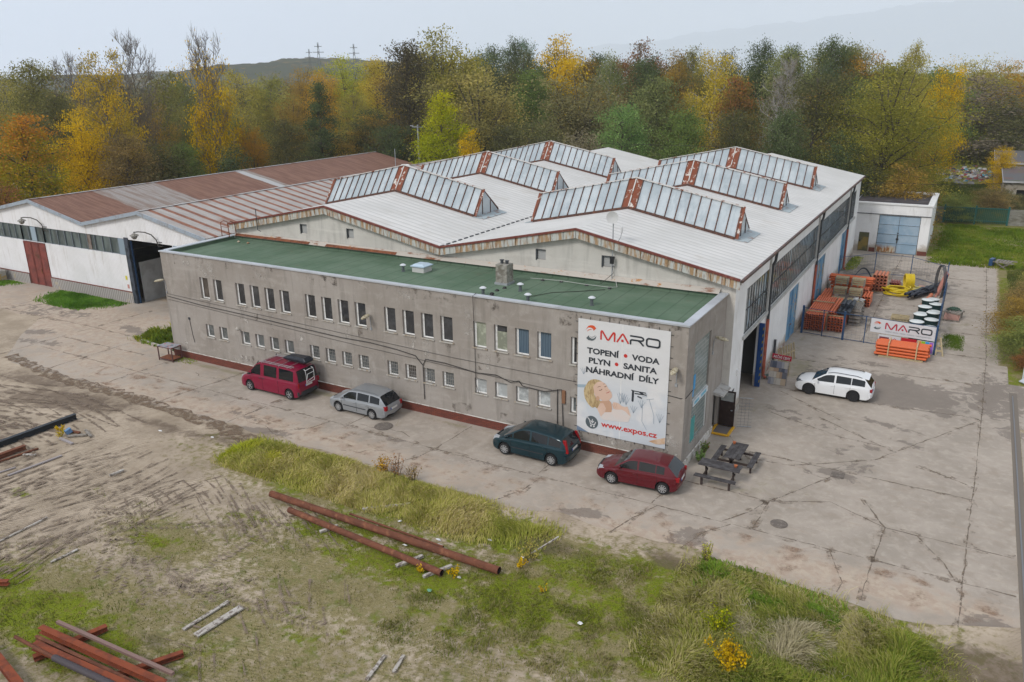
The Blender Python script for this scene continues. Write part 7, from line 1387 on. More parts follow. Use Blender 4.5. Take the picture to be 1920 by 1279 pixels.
for k in range(420):
    if k < 300: x = rng.normal(9.3, 2.0); y = rng.normal(133, 5.0)
    else: x = rng.normal(-2, 3); y = rng.normal(140, 2)
    s_ = rng.uniform(.15,.6); zz = rng.uniform(0,.5); a = rng.uniform(0, 3.14); c, s2 = math.cos(a)*s_, math.sin(a)*s_
    mb.hexa([(x-c,y-s2,zz),(x+s2,y-c,zz),(x+c,y+s2,zz),(x-s2,y+c,zz)], [(x-c*.7,y-s2*.7,zz+s_*.6),(x+s2*.7,y-c*.7,zz+s_*.7),(x+c*.6,y+s2*.6,zz+s_*.5),(x-s2*.5,y+c*.5,zz+s_*.6)], int(rng.choice([0,0,0,1,1,2,3,4,5,6])))
o = mb.build('rubbish_heap', [mat('rb white', (.42,.42,.43)), mat('rb grey', (.20,.20,.20)), mat('rb blue', (.08,.24,.32)), mat('rb yellow', (.36,.32,.08)), mat('rb red', (.24,.06,.06)), mat('rb brown', (.18,.12,.08)), mat('rb black', (.04,.04,.05))]); tag(o, kind='stuff')
mb = MB()
for k in range(160): x = rng.uniform(10,26); y = rng.uniform(160,185); a = rng.uniform(0,3.14); l_ = rng.uniform(1,4); mb.beam((x,y,rng.uniform(.1,1.6)),(x+math.cos(a)*l_,y+math.sin(a)*l_,rng.uniform(.1,1.8)),.3,.12)
tag(mb.build('rubble_heap', mat('rubble grey', (.22,.20,.18), [((.12,.10,.09),1,.5,.6)], .9), recalc=False), kind='stuff')
mb = MB(); ribbon(mb, [(9.9,84),(9.7,100),(8.5,115),(7.5,128)], 1.2, .02, .15, 2.0, wv=.3); ribbon(mb, [(12.2,84),(11.6,95),(10.6,112),(9.6,126)], 1.1, .02, .15, 2.0, wv=.3); tag(mb.build('dirt_track', soft_strip('track dirt', (.20,.19,.18), .3, .5, .5), recalc=False), kind='structure')
# bench like frame on the lawn and junk by the right hand bushes
v = empty('work_bench', (14.0, 55.2, 0), R(-15), 'grey wooden bench frame with blue end at the corner of the lawn', 'bench'); mb = MB()
for k in range(5): mb.box(-.6+.28*k,-.42+.28*k,-.55,.55,.62,.68)
mb.beam((-.8,-.6,.6),(1.0,-.6,.6),.1,.08).beam((-.8,.6,.6),(1.0,.6,.6),.1,.08).build('top', wood2, v); mb = MB().beam((-.6,-.6,.6),(.4,-.6,0),.07,.07).beam((.7,-.6,.6),(-.2,-.55,0),.07,.07).beam((-.6,.6,.6),(.4,.6,0),.07,.07).beam((.7,.6,.6),(-.2,.6,0),.07,.07); mb.build('leg', wood2, v); MB().box(-1.15,-.82,-.6,.3,.15,.8).build('blue_drum', mat('drum blue', (.02,.06,.14), rough=.4), v)
for k, (a, b, w, h, m, l, c) in enumerate((((15.0,21.9,.0),(15.0,22.2,1.3),.55,.04,mat('panel pale', (.45,.48,.52), rough=.4),'upright pale glass pane in front of the right hand bushes','pane'), ((14.7,20.9,.1),(15.3,21.5,.45),.5,.05,mat('panel pale', (.45,.48,.52)),'tilted pale pane lying at the foot of the bushes','pane'), ((15.7,21.0,0),(15.9,21.5,1.5),.1,.06,wood,'pale batten leaning by the bushes at the right edge','batten'), ((15.4,20.6,0),(16.6,21.8,1.2),.1,.06,wood,'second pale batten leaning by the bushes at the right edge','batten'), ((15.6,21.9,0),(16.7,22.3,.8),.8,.5,mat('junk dark', (.05,.04,.04), [((.2,.1,.07),2,.5,.6)], .8),'dark junk heap at the right picture edge','junk'))): beam_o('scrap_piece', a, b, w, h, m, l, c)
TREES = [
    (-80.3, 17.0, 15.1, 11.8, 'maple', 'orgreen', 'broad orange and green tree at the left edge beside the metal hall'),
    (-76.8, 10.8, 9.2, 7.8, 'shrub', 'rust', 'rust red bushy tree cut by the left picture edge'),
    (-81.0, 19.8, 8.0, 6.4, 'shrub', 'olive', 'olive bush in front of the hall roof at the far left'),
    (-118.9, 42.1, 21.7, 11.5, 'alder', 'olive', 'tall olive tree behind the orange one at the left edge'),
    (-133.8, 46.2, 20.1, 8.8, 'birch', 'yolive', 'yellowish tree on the skyline at the extreme left'),
    (-105.8, 40.6, 22.1, 8.3, 'bare', 'olivebr', 'thin brownish tree with bare top between the left trees'),
    (-86.5, 31.7, 21.9, 8.2, 'poplar', 'yellowol', 'leaning poplar with visible pale trunk behind the hall roof at left'),
    (-84.7, 27.2, 15.0, 7.2, 'round', 'gold', 'golden yellow low crown beside the leaning poplar'),
    (-87.8, 36.8, 24.4, 7.1, 'bare', 'greybr', 'tall poplar with bare grey top second from the left'),
    (-79.6, 42.3, 24.6, 6.8, 'barep', 'gold', 'tall poplar with bare top and bright yellow lower crown'),
    (-102.1, 52.7, 19.9, 10.4, 'birch', 'olive', 'olive birch between the two bare topped poplars'),
    (-95.8, 44.4, 16.4, 6.2, 'round', 'orolive', 'orange brown crown in the gap behind the bare grey poplar'),
    (-106.7, 59.8, 19.3, 9.0, 'birch', 'olivegr', 'slender olive tree left of the yellow poplar'),
    (-100.9, 66.5, 19.9, 11.0, 'birch', 'yolive', 'pale yellow olive birch right of the yellow poplar'),
    (-98.5, 72.0, 19.6, 10.1, 'birch', 'yolive2', 'second pale birch on the low skyline'),
    (-77.3, 46.5, 12.9, 5.2, 'round', 'orange', 'small round orange tree low behind the rusty roof'),
    (-85.0, 48.3, 15.2, 5.0, 'birch', 'green', 'slim green tree between yellow poplar and small orange tree'),
    (-75.4, 58.3, 18.0, 8.8, 'conic', 'dkgreen', 'dark green cone shaped tree behind the rusty roof'),
    (-87.9, 65.7, 15.8, 7.5, 'round', 'orolive', 'orange and olive tree left of the dark cone shaped tree'),
    (-128.2, 110.2, 21.1, 12.0, 'round', 'orolive', 'distant orange olive tree on the skyline'),
    (-127.0, 124.8, 24.1, 15.4, 'round', 'lime', 'lime green tree on the skyline left of the tall dark one'),
    (-118.0, 106.0, 20.4, 10.1, 'round', 'goldor', 'golden orange tree on the skyline above the cone shaped one'),
    (-99.6, 102.1, 21.9, 9.9, 'tallr', 'yellow', 'golden yellow tree against the left flank of the tall dark mass'),
    (-87.1, 80.0, 16.4, 8.0, 'birch', 'yolive', 'pale olive tree below the lime green one'),
    (-72.5, 66.1, 12.7, 9.5, 'round', 'dkolive', 'dark olive tree behind the lamp post'),
    (-66.2, 68.5, 23.6, 11.5, 'alder', 'dkbrown', 'tall very dark brown green tree at the centre left'),
    (-68.4, 81.7, 26.6, 14.0, 'oak', 'olgreen', 'tallest tree of the skyline with yellowish green top'),
    (-51.9, 66.2, 20.3, 15.7, 'round', 'willow', 'broad rounded olive willow above the middle skylights'),
    (-50.9, 54.9, 16.6, 9.0, 'maple', 'brgreen', 'bright green maple with orange tip behind the first skylights'),
    (-45.7, 53.5, 12.3, 4.9, 'shrub', 'gold', 'low yellow bush right of the bright green maple'),
    (-74.4, 107.5, 24.2, 8.8, 'alder', 'dkgreen', 'dark tree on the skyline right of the tallest tree'),
    (-68.4, 105.2, 25.2, 8.5, 'alder', 'dkgreen2', 'second dark tree on the skyline right of the tallest tree'),
    (-65.3, 104.7, 24.9, 5.3, 'birch', 'bluegreen', 'narrow blue green tree on the skyline'),
    (-54.8, 98.8, 25.6, 12.3, 'oak', 'gold2', 'golden oak standing out on the skyline at the centre'),
    (-51.2, 80.4, 19.4, 10.4, 'alder', 'green', 'green tree between the broad willow and the golden oak'),
    (-39.9, 72.7, 19.6, 13.8, 'round', 'willow2', 'broad grey olive willow right of the centre'),
    (-39.0, 81.9, 21.7, 5.9, 'birchw', 'olivegr', 'thin birch with white trunk right of the centre'),
    (-54.6, 112.2, 22.3, 8.5, 'alder', 'dkgreen', 'dark crown left of the white trunked birch'),
    (-42.7, 106.2, 24.5, 10.5, 'oak', 'redbr', 'red brown oak on the skyline'),
    (-35.1, 98.3, 22.5, 8.4, 'oak', 'orolive', 'orange olive tree right of the red brown oak'),
    (-29.3, 74.9, 18.1, 11.6, 'alder', 'olivegr', 'mid green tree below the red brown oak'),
    (-28.0, 60.4, 15.1, 8.2, 'alder', 'green2', 'low bright green tree behind the far skylights at the centre'),
    (-39.3, 59.6, 13.4, 10.6, 'shrub', 'dkolive', 'dark low tree mass behind the second row of skylights'),
    (-31.5, 56.7, 12.4, 8.0, 'shrub', 'grbrown', 'grey brown bush line behind the far skylights'),
    (-35.2, 108.8, 23.3, 7.0, 'birch', 'olive', 'slender tree just left of the yellow birch'),
    (-26.3, 92.7, 22.2, 9.2, 'birchw', 'yellow', 'bright yellow birch on the right skyline'),
    (-25.0, 78.5, 16.3, 4.7, 'birchw', 'yellow', 'small yellow birch with white stem below the bigger one'),
    (-20.2, 61.1, 14.5, 8.0, 'alder', 'green', 'green tree behind the right hand skylights'),
    (-23.8, 112.0, 23.7, 8.0, 'alder', 'dkgreen', 'dark pointed tree right of the yellow birch'),
    (-19.5, 114.9, 23.0, 6.1, 'alder', 'dkgreen2', 'small dark tree on the right skyline'),
    (-13.3, 114.0, 24.1, 8.0, 'alder', 'dkgreen', 'highest dark tree on the right skyline'),
    (-10.8, 119.4, 23.1, 8.3, 'alder', 'olive', 'olive tree beside the highest dark one on the right'),
    (-15.5, 69.8, 18.0, 9.3, 'maple', 'redol', 'red brown and green maple behind the right hand skylights'),
    (-13.4, 81.5, 19.7, 7.9, 'barebirch', 'greybr', 'grey leafless looking birch with pale branches on the right'),
    (-7.1, 69.4, 18.4, 10.5, 'alder', 'dkolive', 'large dark olive alder left of the broad yellow willow'),
    (-8.7, 60.0, 14.6, 7.0, 'alder', 'dkgreen', 'dark low alder behind the right end of the white roof'),
    (0.2, 71.4, 20.1, 15.9, 'willowb', 'ylgreen', 'very broad yellow green willow above the garage'),
    (-6.9, 114.9, 21.8, 9.0, 'round', 'orange', 'orange crown on the skyline above the broad willow'),
    (-0.2, 107.5, 22.3, 5.7, 'tallr', 'yolive', 'upright yellow olive tree right of the orange crown'),
    (4.8, 105.8, 20.2, 6.1, 'round', 'gold', 'golden tree right of the broad willow'),
    (1.5, 150.7, 19.2, 12.3, 'alder', 'green', 'green tree behind the golden one on the right'),
    (8.6, 175.9, 21.6, 16.8, 'round', 'yolive', 'yellow olive trees on the skyline at the right'),
    (14.4, 185.9, 20.8, 11.7, 'round', 'goldor', 'golden tree top at the right picture edge'),
    (9.3, 160.9, 17.6, 24.7, 'shrub', 'greybr2', 'large grey brown leafless thicket at the right edge'),
    (4.3, 165.8, 11.7, 17.3, 'shrub', 'greybr2', 'grey brown bushes beyond the rubbish heap'),
    (15.3, 155.8, 14.1, 16.5, 'shrub', 'dkolive', 'dark bushes above the derelict sheds'),
    (3.5, 83.7, 9.7, 5.5, 'shrub', 'orolive', 'orange brown bushes right of the broad willow trunk'),
    (3.5, 65.7, 8.9, 7.3, 'shrub', 'orolive', 'low yellowish brown bushes behind the garage'),
    (0.2, 65.4, 9.4, 6.0, 'shrub', 'dkolive', 'dark bushes behind the far corner of the white hall'),
    (-2.7, 64.0, 12.3, 6.6, 'shrub', 'dkgreen', 'dark bush behind the rear corner of the white roof'),
    (12.9, 83.9, 4.6, 5.5, 'shrub', 'olivebr', 'brownish bush before the derelict shed'),
    (13.8, 115.9, 7.0, 5.0, 'shrub', 'gold', 'small golden bush on the shed roof'),
    (9.0, 80.9, 3.7, 4.6, 'shrub', 'olgreen2', 'green bush beside the dirt track'),
    (-79.0, 33.5, 11.6, 9.0, 'shrub', 'dkolive', 'dark bushes behind the hall roof left of the yellow poplar'),
    (-79.8, 29.0, 12.2, 8.1, 'alder', 'olivebr', 'brownish low trees at the foot of the bare grey poplar'),
    (-79.1, 36.6, 10.7, 6.1, 'alder', 'green', 'green low tree at the foot of the yellow poplar'),
    (-75.4, 41.1, 10.5, 6.8, 'shrub', 'dkgreen', 'dark green bushes under the small orange tree'),
    (-85.8, 56.4, 7.4, 6.2, 'shrub', 'blueg', 'bluish green low bush at the edge of the rusty roof'),
    (-73.4, 49.1, 13.1, 7.1, 'alder', 'dkolive', 'dark olive tree between small orange and cone shaped tree'),
    (-73.0, 60.4, 11.0, 7.6, 'shrub', 'orolive', 'yellowish brown bushes behind the lamp post'),
    (-64.5, 61.1, 11.9, 8.1, 'alder', 'dkgreen', 'dark trees left of the bright green maple'),
    (-45.3, 62.0, 12.2, 8.1, 'alder', 'dkolive', 'dark green tree right of the bright green maple'),
    (-98.7, 33.0, 17.0, 8.5, 'alder', 'dkolive', 'dark olive tree between the left edge trees'),
    (-111.5, 69.7, 18.0, 10.7, 'round', 'yolive', 'yellowish crown behind the yellow poplar'),
    (-14.5, 60.7, 14.6, 6.5, 'alder', 'dkolive', 'dark tree base behind the rightmost skylight ridge'),
    (-49.6, 103.4, 17.2, 9.0, 'round', 'orolive', 'orange tinted crown behind the white trunked birch'),
]
SKYLINE = [
    (-82.7, 88.7, 21.8, 11.7, 'oak', 'orolive'),
    (-78.5, 92.2, 22.8, 10.1, 'alder', 'dkolive'),
    (-75.2, 92.3, 20.9, 9.9, 'alder', 'dkolive'),
    (-77.0, 101.7, 21.8, 11.1, 'alder', 'dkolive'),
    (-66.7, 90.1, 22.5, 11.5, 'oak', 'dkgreen2'),
    (-67.5, 102.6, 20.9, 9.9, 'oak', 'dkolive'),
    (-57.8, 88.9, 22.9, 9.3, 'oak', 'dkolive'),
    (-57.5, 99.0, 23.1, 10.5, 'oak', 'dkgreen2'),
    (-60.3, 112.2, 21.6, 11.8, 'round', 'dkgreen2'),
    (-55.3, 108.4, 21.4, 10.4, 'alder', 'orolive'),
    (-49.8, 108.9, 21.3, 9.4, 'alder', 'dkgreen'),
    (-48.5, 115.8, 20.6, 8.8, 'alder', 'olivegr'),
    (-38.4, 95.6, 20.9, 10.0, 'alder', 'dkgreen'),
    (-38.3, 105.9, 22.1, 10.4, 'round', 'dkgreen2'),
    (-40.7, 122.8, 21.3, 8.8, 'alder', 'dkolive'),
    (-31.7, 105.6, 20.3, 10.9, 'round', 'olive'),
    (-32.1, 124.2, 23.0, 9.8, 'oak', 'dkolive'),
    (-27.0, 116.7, 20.3, 10.5, 'round', 'olivegr'),
    (-25.8, 125.1, 21.0, 9.4, 'round', 'dkgreen2'),
    (-17.5, 101.4, 22.1, 10.5, 'alder', 'olivegr'),
    (-14.3, 103.3, 20.5, 10.1, 'round', 'dkgreen2'),
    (-15.7, 121.7, 22.5, 8.7, 'alder', 'olive'),
    (-11.5, 119.3, 22.4, 10.6, 'alder', 'olive'),
    (-7.0, 111.3, 20.5, 10.6, 'round', 'dkolive'),
    (-2.7, 106.1, 19.7, 11.9, 'alder', 'olive'),
]
# ---------------------------------------------------------------- trees
bark = mat('dark bark', (.075,.06,.048), [((.14,.12,.10), 3, .5, .65, .7, (1,1,.3))], .9); barkp = mat('pale birch bark', (.36,.34,.31), [((.10,.09,.08), 6, .55, .62, .8)], .85); barkg = mat('grey bark', (.17,.15,.13), [((.09,.08,.07),4,.5,.6,.7)], .9)
PAL = {   # dark, mid, light base colours
 'gold': ((.16,.115,.014),(.27,.18,.018),(.36,.24,.025)), 'gold2': ((.14,.105,.02),(.27,.18,.022),(.38,.25,.035)), 'goldor': ((.14,.09,.02),(.23,.14,.025),(.30,.18,.035)), 'yellow': ((.14,.115,.02),(.22,.17,.03),(.29,.225,.05)),
 'orange': ((.115,.07,.018),(.175,.10,.022),(.225,.13,.03)), 'orgreen': ((.075,.085,.012),(.125,.115,.016),(.22,.10,.024)), 'rust': ((.08,.045,.02),(.13,.065,.03),(.18,.09,.035)), 'redbr': ((.06,.045,.022),(.11,.058,.028),(.16,.075,.032)), 'redol': ((.055,.05,.02),(.09,.065,.022),(.16,.06,.028)),
 'olive': ((.065,.065,.026),(.105,.10,.035),(.15,.135,.05)), 'yolive': ((.11,.10,.03),(.17,.15,.042),(.23,.195,.06)), 'yolive2': ((.10,.10,.035),(.155,.15,.05),(.21,.19,.07)), 'olivebr': ((.075,.06,.03),(.12,.09,.04),(.17,.12,.05)), 'yellowol': ((.10,.085,.025),(.18,.14,.03),(.30,.20,.025)),
 'olivegr': ((.06,.07,.03),(.095,.105,.042),(.135,.14,.06)), 'green': ((.045,.065,.022),(.075,.10,.03),(.11,.14,.045)), 'green2': ((.05,.085,.03),(.085,.13,.045),(.12,.17,.06)), 'brgreen': ((.075,.095,.012),(.14,.155,.015),(.22,.20,.02)), 'lime': ((.12,.13,.022),(.20,.20,.035),(.26,.25,.05)),
 'dkgreen': ((.028,.038,.018),(.045,.058,.026),(.07,.085,.04)), 'dkgreen2': ((.035,.045,.028),(.05,.062,.036),(.075,.09,.05)), 'bluegreen': ((.05,.08,.05),(.08,.11,.07),(.10,.14,.09)), 'blueg': ((.035,.06,.045),(.055,.09,.065),(.08,.12,.09)), 'dkolive': ((.036,.038,.018),(.058,.058,.026),(.085,.082,.036)), 'dkbrown': ((.032,.030,.02),(.052,.046,.028),(.085,.072,.04)),
 'olgreen': ((.07,.07,.022),(.12,.115,.03),(.19,.16,.04)), 'olgreen2': ((.07,.085,.03),(.11,.125,.04),(.15,.16,.05)), 'willow': ((.085,.078,.032),(.135,.12,.046),(.20,.165,.06)), 'willow2': ((.075,.07,.036),(.115,.105,.05),(.16,.14,.065)), 'ylgreen': ((.072,.075,.018),(.118,.112,.024),(.175,.155,.04)), 'orolive': ((.085,.06,.02),(.145,.10,.03),(.21,.14,.035)),
 'greybr': ((.06,.055,.04),(.095,.082,.055),(.13,.11,.07)), 'greybr2': ((.065,.055,.042),(.10,.085,.062),(.14,.115,.08)), 'grbrown': ((.07,.062,.042),(.105,.092,.058),(.14,.12,.075))}
def leaf_mat(k):
    n = 'foliage ' + k
    if n in MATS: return MATS[n]
    a, b, c = [tuple(max(.004, min(.85, (sum(q)/3+(v-sum(q)/3)*1.1)*2.35)) for v in q) for q in PAL[k]]; s = NT(n); at = s.attr('lr').outputs['Fac']; oi = s.n('ShaderNodeObjectInfo')
    f = s.math('ADD', at, s.math('MULTIPLY', s.math('SUBTRACT', oi.outputs['Random'], .5), .25))
    col = s.mix(s.ramp(f, .15, .5), a, b); col = s.mix(s.ramp(f, .5, .95), col, c)
    d = s.n('ShaderNodeBsdfDiffuse'); t = s.n('ShaderNodeBsdfTranslucent'); s.l(col, d.inputs[0]); s.l(col, t.inputs[0]); mx = s.n('ShaderNodeMixShader'); mx.inputs[0].default_value = .3
    s.l(d.outputs[0], mx.inputs[1]); s.l(t.outputs[0], mx.inputs[2]); s.l(mx.outputs[0], s.out.inputs['Surface']); MATS[n] = s.m; return s.m
def leaf_cards(C, N, size, g, flat=.5):
    """C centres (n,3), returns verts, quads"""
    n = len(C); d = g.normal(0, 1, (n, 3)); d[:, 2] = d[:, 2]*flat+.25; d /= np.linalg.norm(d, axis=1)[:, None]
    a = np.cross(d, g.normal(0, 1, (n, 3))); a /= np.linalg.norm(a, axis=1)[:, None]; b = np.cross(d, a); s = size*g.uniform(.55, 1.35, (n, 1)); e = g.uniform(.5, .9, (n, 1))
    V = np.stack([C-a*s, C-b*s*e*.7+a*s*.1, C+a*s, C+b*s*e], 1).reshape(-1, 3); return V, np.arange(n*4).reshape(n, 4)
def env(kind, t):      # crown radius fraction at height fraction t
    return {'round': lambda t: math.sin(math.pi*min(1, max(0, (t-.12)/.88))**.8)**.6 if t > .12 else 0, 'oak': lambda t: (math.sin(math.pi*min(1, max(0, (t-.15)/.85))**.9)**.7)*(.85+.25*math.sin(t*19)) if t > .15 else 0, 'alder': lambda t: max(0, (1-((t-.42)/.60)**2))**.75*(.9+.12*math.sin(t*23)) if t > .1 else 0,
            'conic': lambda t: max(0, 1.05-t)**.8*min(1, (t-.02)*6) if t > .05 else 0, 'maple': lambda t: (1-t)**.55*min(1, t*5+.4), 'poplar': lambda t: math.sin(math.pi*min(1, max(0, (t-.08)/.97)))**.55 if t > .08 else 0, 'birch': lambda t: max(0, math.sin(math.pi*min(1, max(0, (t-.1)/.92))**1.05))**.7 if t > .1 else 0,
            'shrub': lambda t: math.sqrt(max(0, 1-t*t))*(.9+.1*math.sin(t*31)), 'willowb': lambda t: math.sin(math.pi*min(1, max(0, (t-.06)/.94))**.75)**.5 if t > .06 else 0, 'tallr': lambda t: math.sin(math.pi*min(1, max(0, (t-.05)/.97)))**.6 if t > .05 else 0}[kind](t)
PROTO = {}
def make_proto(kind, seed):
    g = np.random.default_rng(seed+hash(kind) % 1 + sum(map(ord, kind))*7+seed*101); base = {'bare': 'birch', 'barep': 'poplar', 'birchw': 'birch', 'barebirch': 'alder'}.get(kind, kind)
    H, Rr = 20.0, 5.0; wood_ = MB(); cl = []; bare = kind in ('bare', 'barep', 'barebirch')
    lean = g.normal(0, .5, 2); trunk = []
    top = .97 if base not in ('round', 'oak', 'willowb', 'shrub') else .55
    for k in range(9): t = k/8*top; trunk.append((lean[0]*t+g.normal(0, .12), lean[1]*t+g.normal(0, .12), H*t))
    r0 = {'birch': .17, 'poplar': .26, 'shrub': .12}.get(base, .30)
    wood_.tube(trunk, [max(.03, r0*(1-k/8.6)) for k in range(9)], 7)
    nl = {'round': 34, 'oak': 32, 'willowb': 40, 'alder': 46, 'conic': 50, 'maple': 46, 'poplar': 46, 'birch': 40, 'shrub': 34, 'tallr': 44}[base]
    for i in range(nl):
        t = (i+.5)/nl; t = .12+.86*t if base not in ('shrub',) else .04+.92*t
        az = i*2.39996+g.normal(0, .35); e = env(base, t)*Rr*g.uniform(.62, 1.18)
        if e < .25: e = .3
        z1 = H*t; up = {'poplar': 2.6, 'birch': 1.4, 'round': 1.0, 'willowb': 1.6}.get(base, .5)
        zb = min(max(0.05, t-.10*up*.5-.04), top)*H; kk = min(7.9, zb/H/top*8); a0 = Vector(trunk[int(kk)]).lerp(Vector(trunk[min(8, int(kk)+1)]), kk-int(kk))
        if base in ('round', 'oak', 'willowb', 'shrub') and t > .5: a0 = Vector(trunk[5+int(g.integers(0, 4))])
        tip = Vector((math.cos(az)*e+lean[0]*t, math.sin(az)*e+lean[1]*t, z1+e*.10)); mid = a0.lerp(tip, .5)+Vector((g.normal(0,.25), g.normal(0,.25), g.uniform(.1,.8)))
        wood_.tube([a0, mid, tip], [r0*.32, r0*.2, .025], 4, caps=False); cl.append((tip, e)); 
        for q in range(3 if not bare else 7):
            u = g.uniform(.3, .98); p = (a0.lerp(mid, u*2) if u < .5 else mid.lerp(tip, u*2-1)); s_ = max(.8, e*.42); d = Vector((g.normal(0, 1), g.normal(0, 1), g.normal(.35, .5)+(1.2 if bare else 0))).normalized()*s_*g.uniform(.5, 1.1); t2 = p+d
            wood_.tube([p, t2], [.06, .02] if not bare else [.05, .022], 3, caps=False)
            if bare:
                for w_ in range(5): p3 = p.lerp(t2, g.uniform(.3, 1)); wood_.tube([p3, p3+Vector((g.normal(0,.5), g.normal(0,.5), g.uniform(.4,1.2)))], [.03, .012], 3, caps=False)
            cl.append((t2, e))
    n_leaf = {'shrub': 16000, 'birch': 17000, 'poplar': 17000, 'conic': 18000, 'willowb': 56000}.get(base, 23000)
    if kind in ('birchw',): n_leaf = 10000
    Cs = np.array([c[0] for c in cl]); es = np.array([c[1] for c in cl]); wts = es+.6; 
    if bare:
        tt = Cs[:, 2]/H; keep = np.clip({'bare': .9-tt*1.0, 'barep': 1.15-tt*1.25, 'barebirch': .35-tt*.2}[kind], .012, 1); wts = wts*keep; n_leaf = {'bare': 6500, 'barep': 13000, 'barebirch': 5000}[kind]
    wts = wts*g.uniform(.25, 1.6, len(wts)); idx = g.choice(len(Cs), n_leaf, p=wts/wts.sum())
    sg = {'poplar': .55, 'birch': .65, 'shrub': .8, 'conic': .6}.get(base, .78); P = Cs[idx]+g.normal(0, 1, (n_leaf, 3))*sg*np.array([1, 1, .62])*(0.7+.14*es[idx])[:, None]
    if base in ('birch', 'willowb'): P[:, 2] -= np.abs(g.normal(0, .5, n_leaf))
    if base == 'willowb': P[:, 2] = np.where(P[:, 2] < 4.5, 4.5+g.uniform(0, 3, n_leaf), P[:, 2])
    P[:, 2] = np.maximum(P[:, 2], .15); cr = g.uniform(0, 1, len(Cs)); lr = np.clip(.6*cr[idx]+.4*g.uniform(0, 1, n_leaf), 0, 1)
    if kind in ('maple',): lr = np.clip(lr*.6+.5*(P[:, 2]/H)**2+.1*(np.hypot(P[:, 0], P[:, 1])/Rr), 0, 1)
    V, Q = leaf_cards(P, n_leaf, {'shrub': .15, 'willowb': .075}.get(base, .125), g)
    if kind in ('bare', 'barep', 'barebirch', 'birchw'): V, Q = leaf_cards(P, n_leaf, .14, g)
    return wood_, (V, Q, lr)
def tree(x, y, h, w, kind, colr, label=None, group=None, seed=None, rz=None, z=0):
    sd = int(abs(x*7+y*3)) % 2 if seed is None else seed; key = (kind, sd)
    nm = {'shrub': 'bush', 'birch': 'birch_tree', 'birchw': 'birch_tree', 'barebirch': 'birch_tree', 'poplar': 'poplar_tree', 'bare': 'poplar_tree', 'barep': 'poplar_tree', 'oak': 'oak_tree', 'maple': 'maple_tree', 'willowb': 'willow_tree'}.get(kind, 'broadleaf_tree')
    root = empty(nm, (x, y, z), random.uniform(0, 6.28) if rz is None else rz, label, 'bush' if kind == 'shrub' else 'tree', group)
    if key not in PROTO:
        wd, (V, Q, lr) = make_proto(kind, sd); t = wd.build('trunk', bark, root, recalc=False); c = np_mesh('crown', V, Q, leaf_mat(colr), root, None, {'lr': lr}); PROTO[key] = (t.data, c.data)
    else:
        t = bpy.data.objects.new('trunk', PROTO[key][0]); COL.objects.link(t); t.parent = root; c = bpy.data.objects.new('crown', PROTO[key][1]); COL.objects.link(c); c.parent = root
    c.material_slots[0].link = 'OBJECT'; c.material_slots[0].material = leaf_mat(colr); t.material_slots[0].link = 'OBJECT'; t.material_slots[0].material = barkp if kind in ('birchw', 'barebirch') else (barkg if kind in ('birch', 'bare', 'barep', 'poplar') else bark)
    wf = 1.0 if kind not in ('maple', 'alder', 'round', 'oak', 'shrub', 'willowb') else 1.0
    root.scale = (w/10.6*wf, w/10.6*wf, h/20.4); return root
for x, y, h, w, kind, colr, label in TREES: tree(x, y, h, w, kind, colr, label)
for x, y, h, w, kind, colr in SKYLINE: tree(x, y, h, w, kind, colr, 'tree closing the skyline row '+('left of the golden oak' if x < -58 else 'between the golden oak and the yellow birch' if x < -32 else 'right of the yellow birch'), 'trees closing the skyline row')
# unnamed trees filling the wood between and behind the listed ones
def cam_xy(th, d): return 10.28-math.sin(th)*d, -34.1+math.cos(th)*d
kk = 0
for k in range(92):
    th = R(29.9+rng.uniform(-35, 36)); d = rng.uniform(118, 215); x, y = cam_xy(th, d)
    if y < 66 and x > -74: continue
    if x > -2 and y < 175: continue
    if x < -60 and y < 62 and x > -85: continue
    right = x > -25; h = rng.uniform(11, 17) if not right else rng.uniform(14, 20); h *= .86+.14*(d-118)/97
    tree(x, y, h, rng.uniform(8, 13), random.choice(['alder', 'round', 'birch', 'alder']), random.choice(['olive','olive','dkgreen','olivegr','olivegr','green','yolive','orolive','yolive','dkolive']), 'tree of the closed mixed wood '+('far left behind the metal hall' if x < -85 else 'behind the rusty striped roof' if x < -62 else 'behind the first row of skylights' if x < -40 else 'behind the middle of the white roof' if x < -20 else 'beyond the garage and lawn'), 'trees filling the autumn wood'); kk += 1
for k in range(46):
    x = -72+k*1.9+rng.uniform(-.8, .8); y = rng.uniform(60, 68)
    if x > -2.5: break
    tree(x, y, rng.uniform(4.5, 8.5), rng.uniform(5, 8), 'shrub', random.choice(['dkolive','dkgreen','dkolive','olivebr','dkgreen2','orolive']), 'dark bush of the undergrowth strip '+('behind the rusty roof' if x < -50 else 'behind the left hand skylights' if x < -25 else 'behind the right hand skylights'), 'bushes along the foot of the wood')
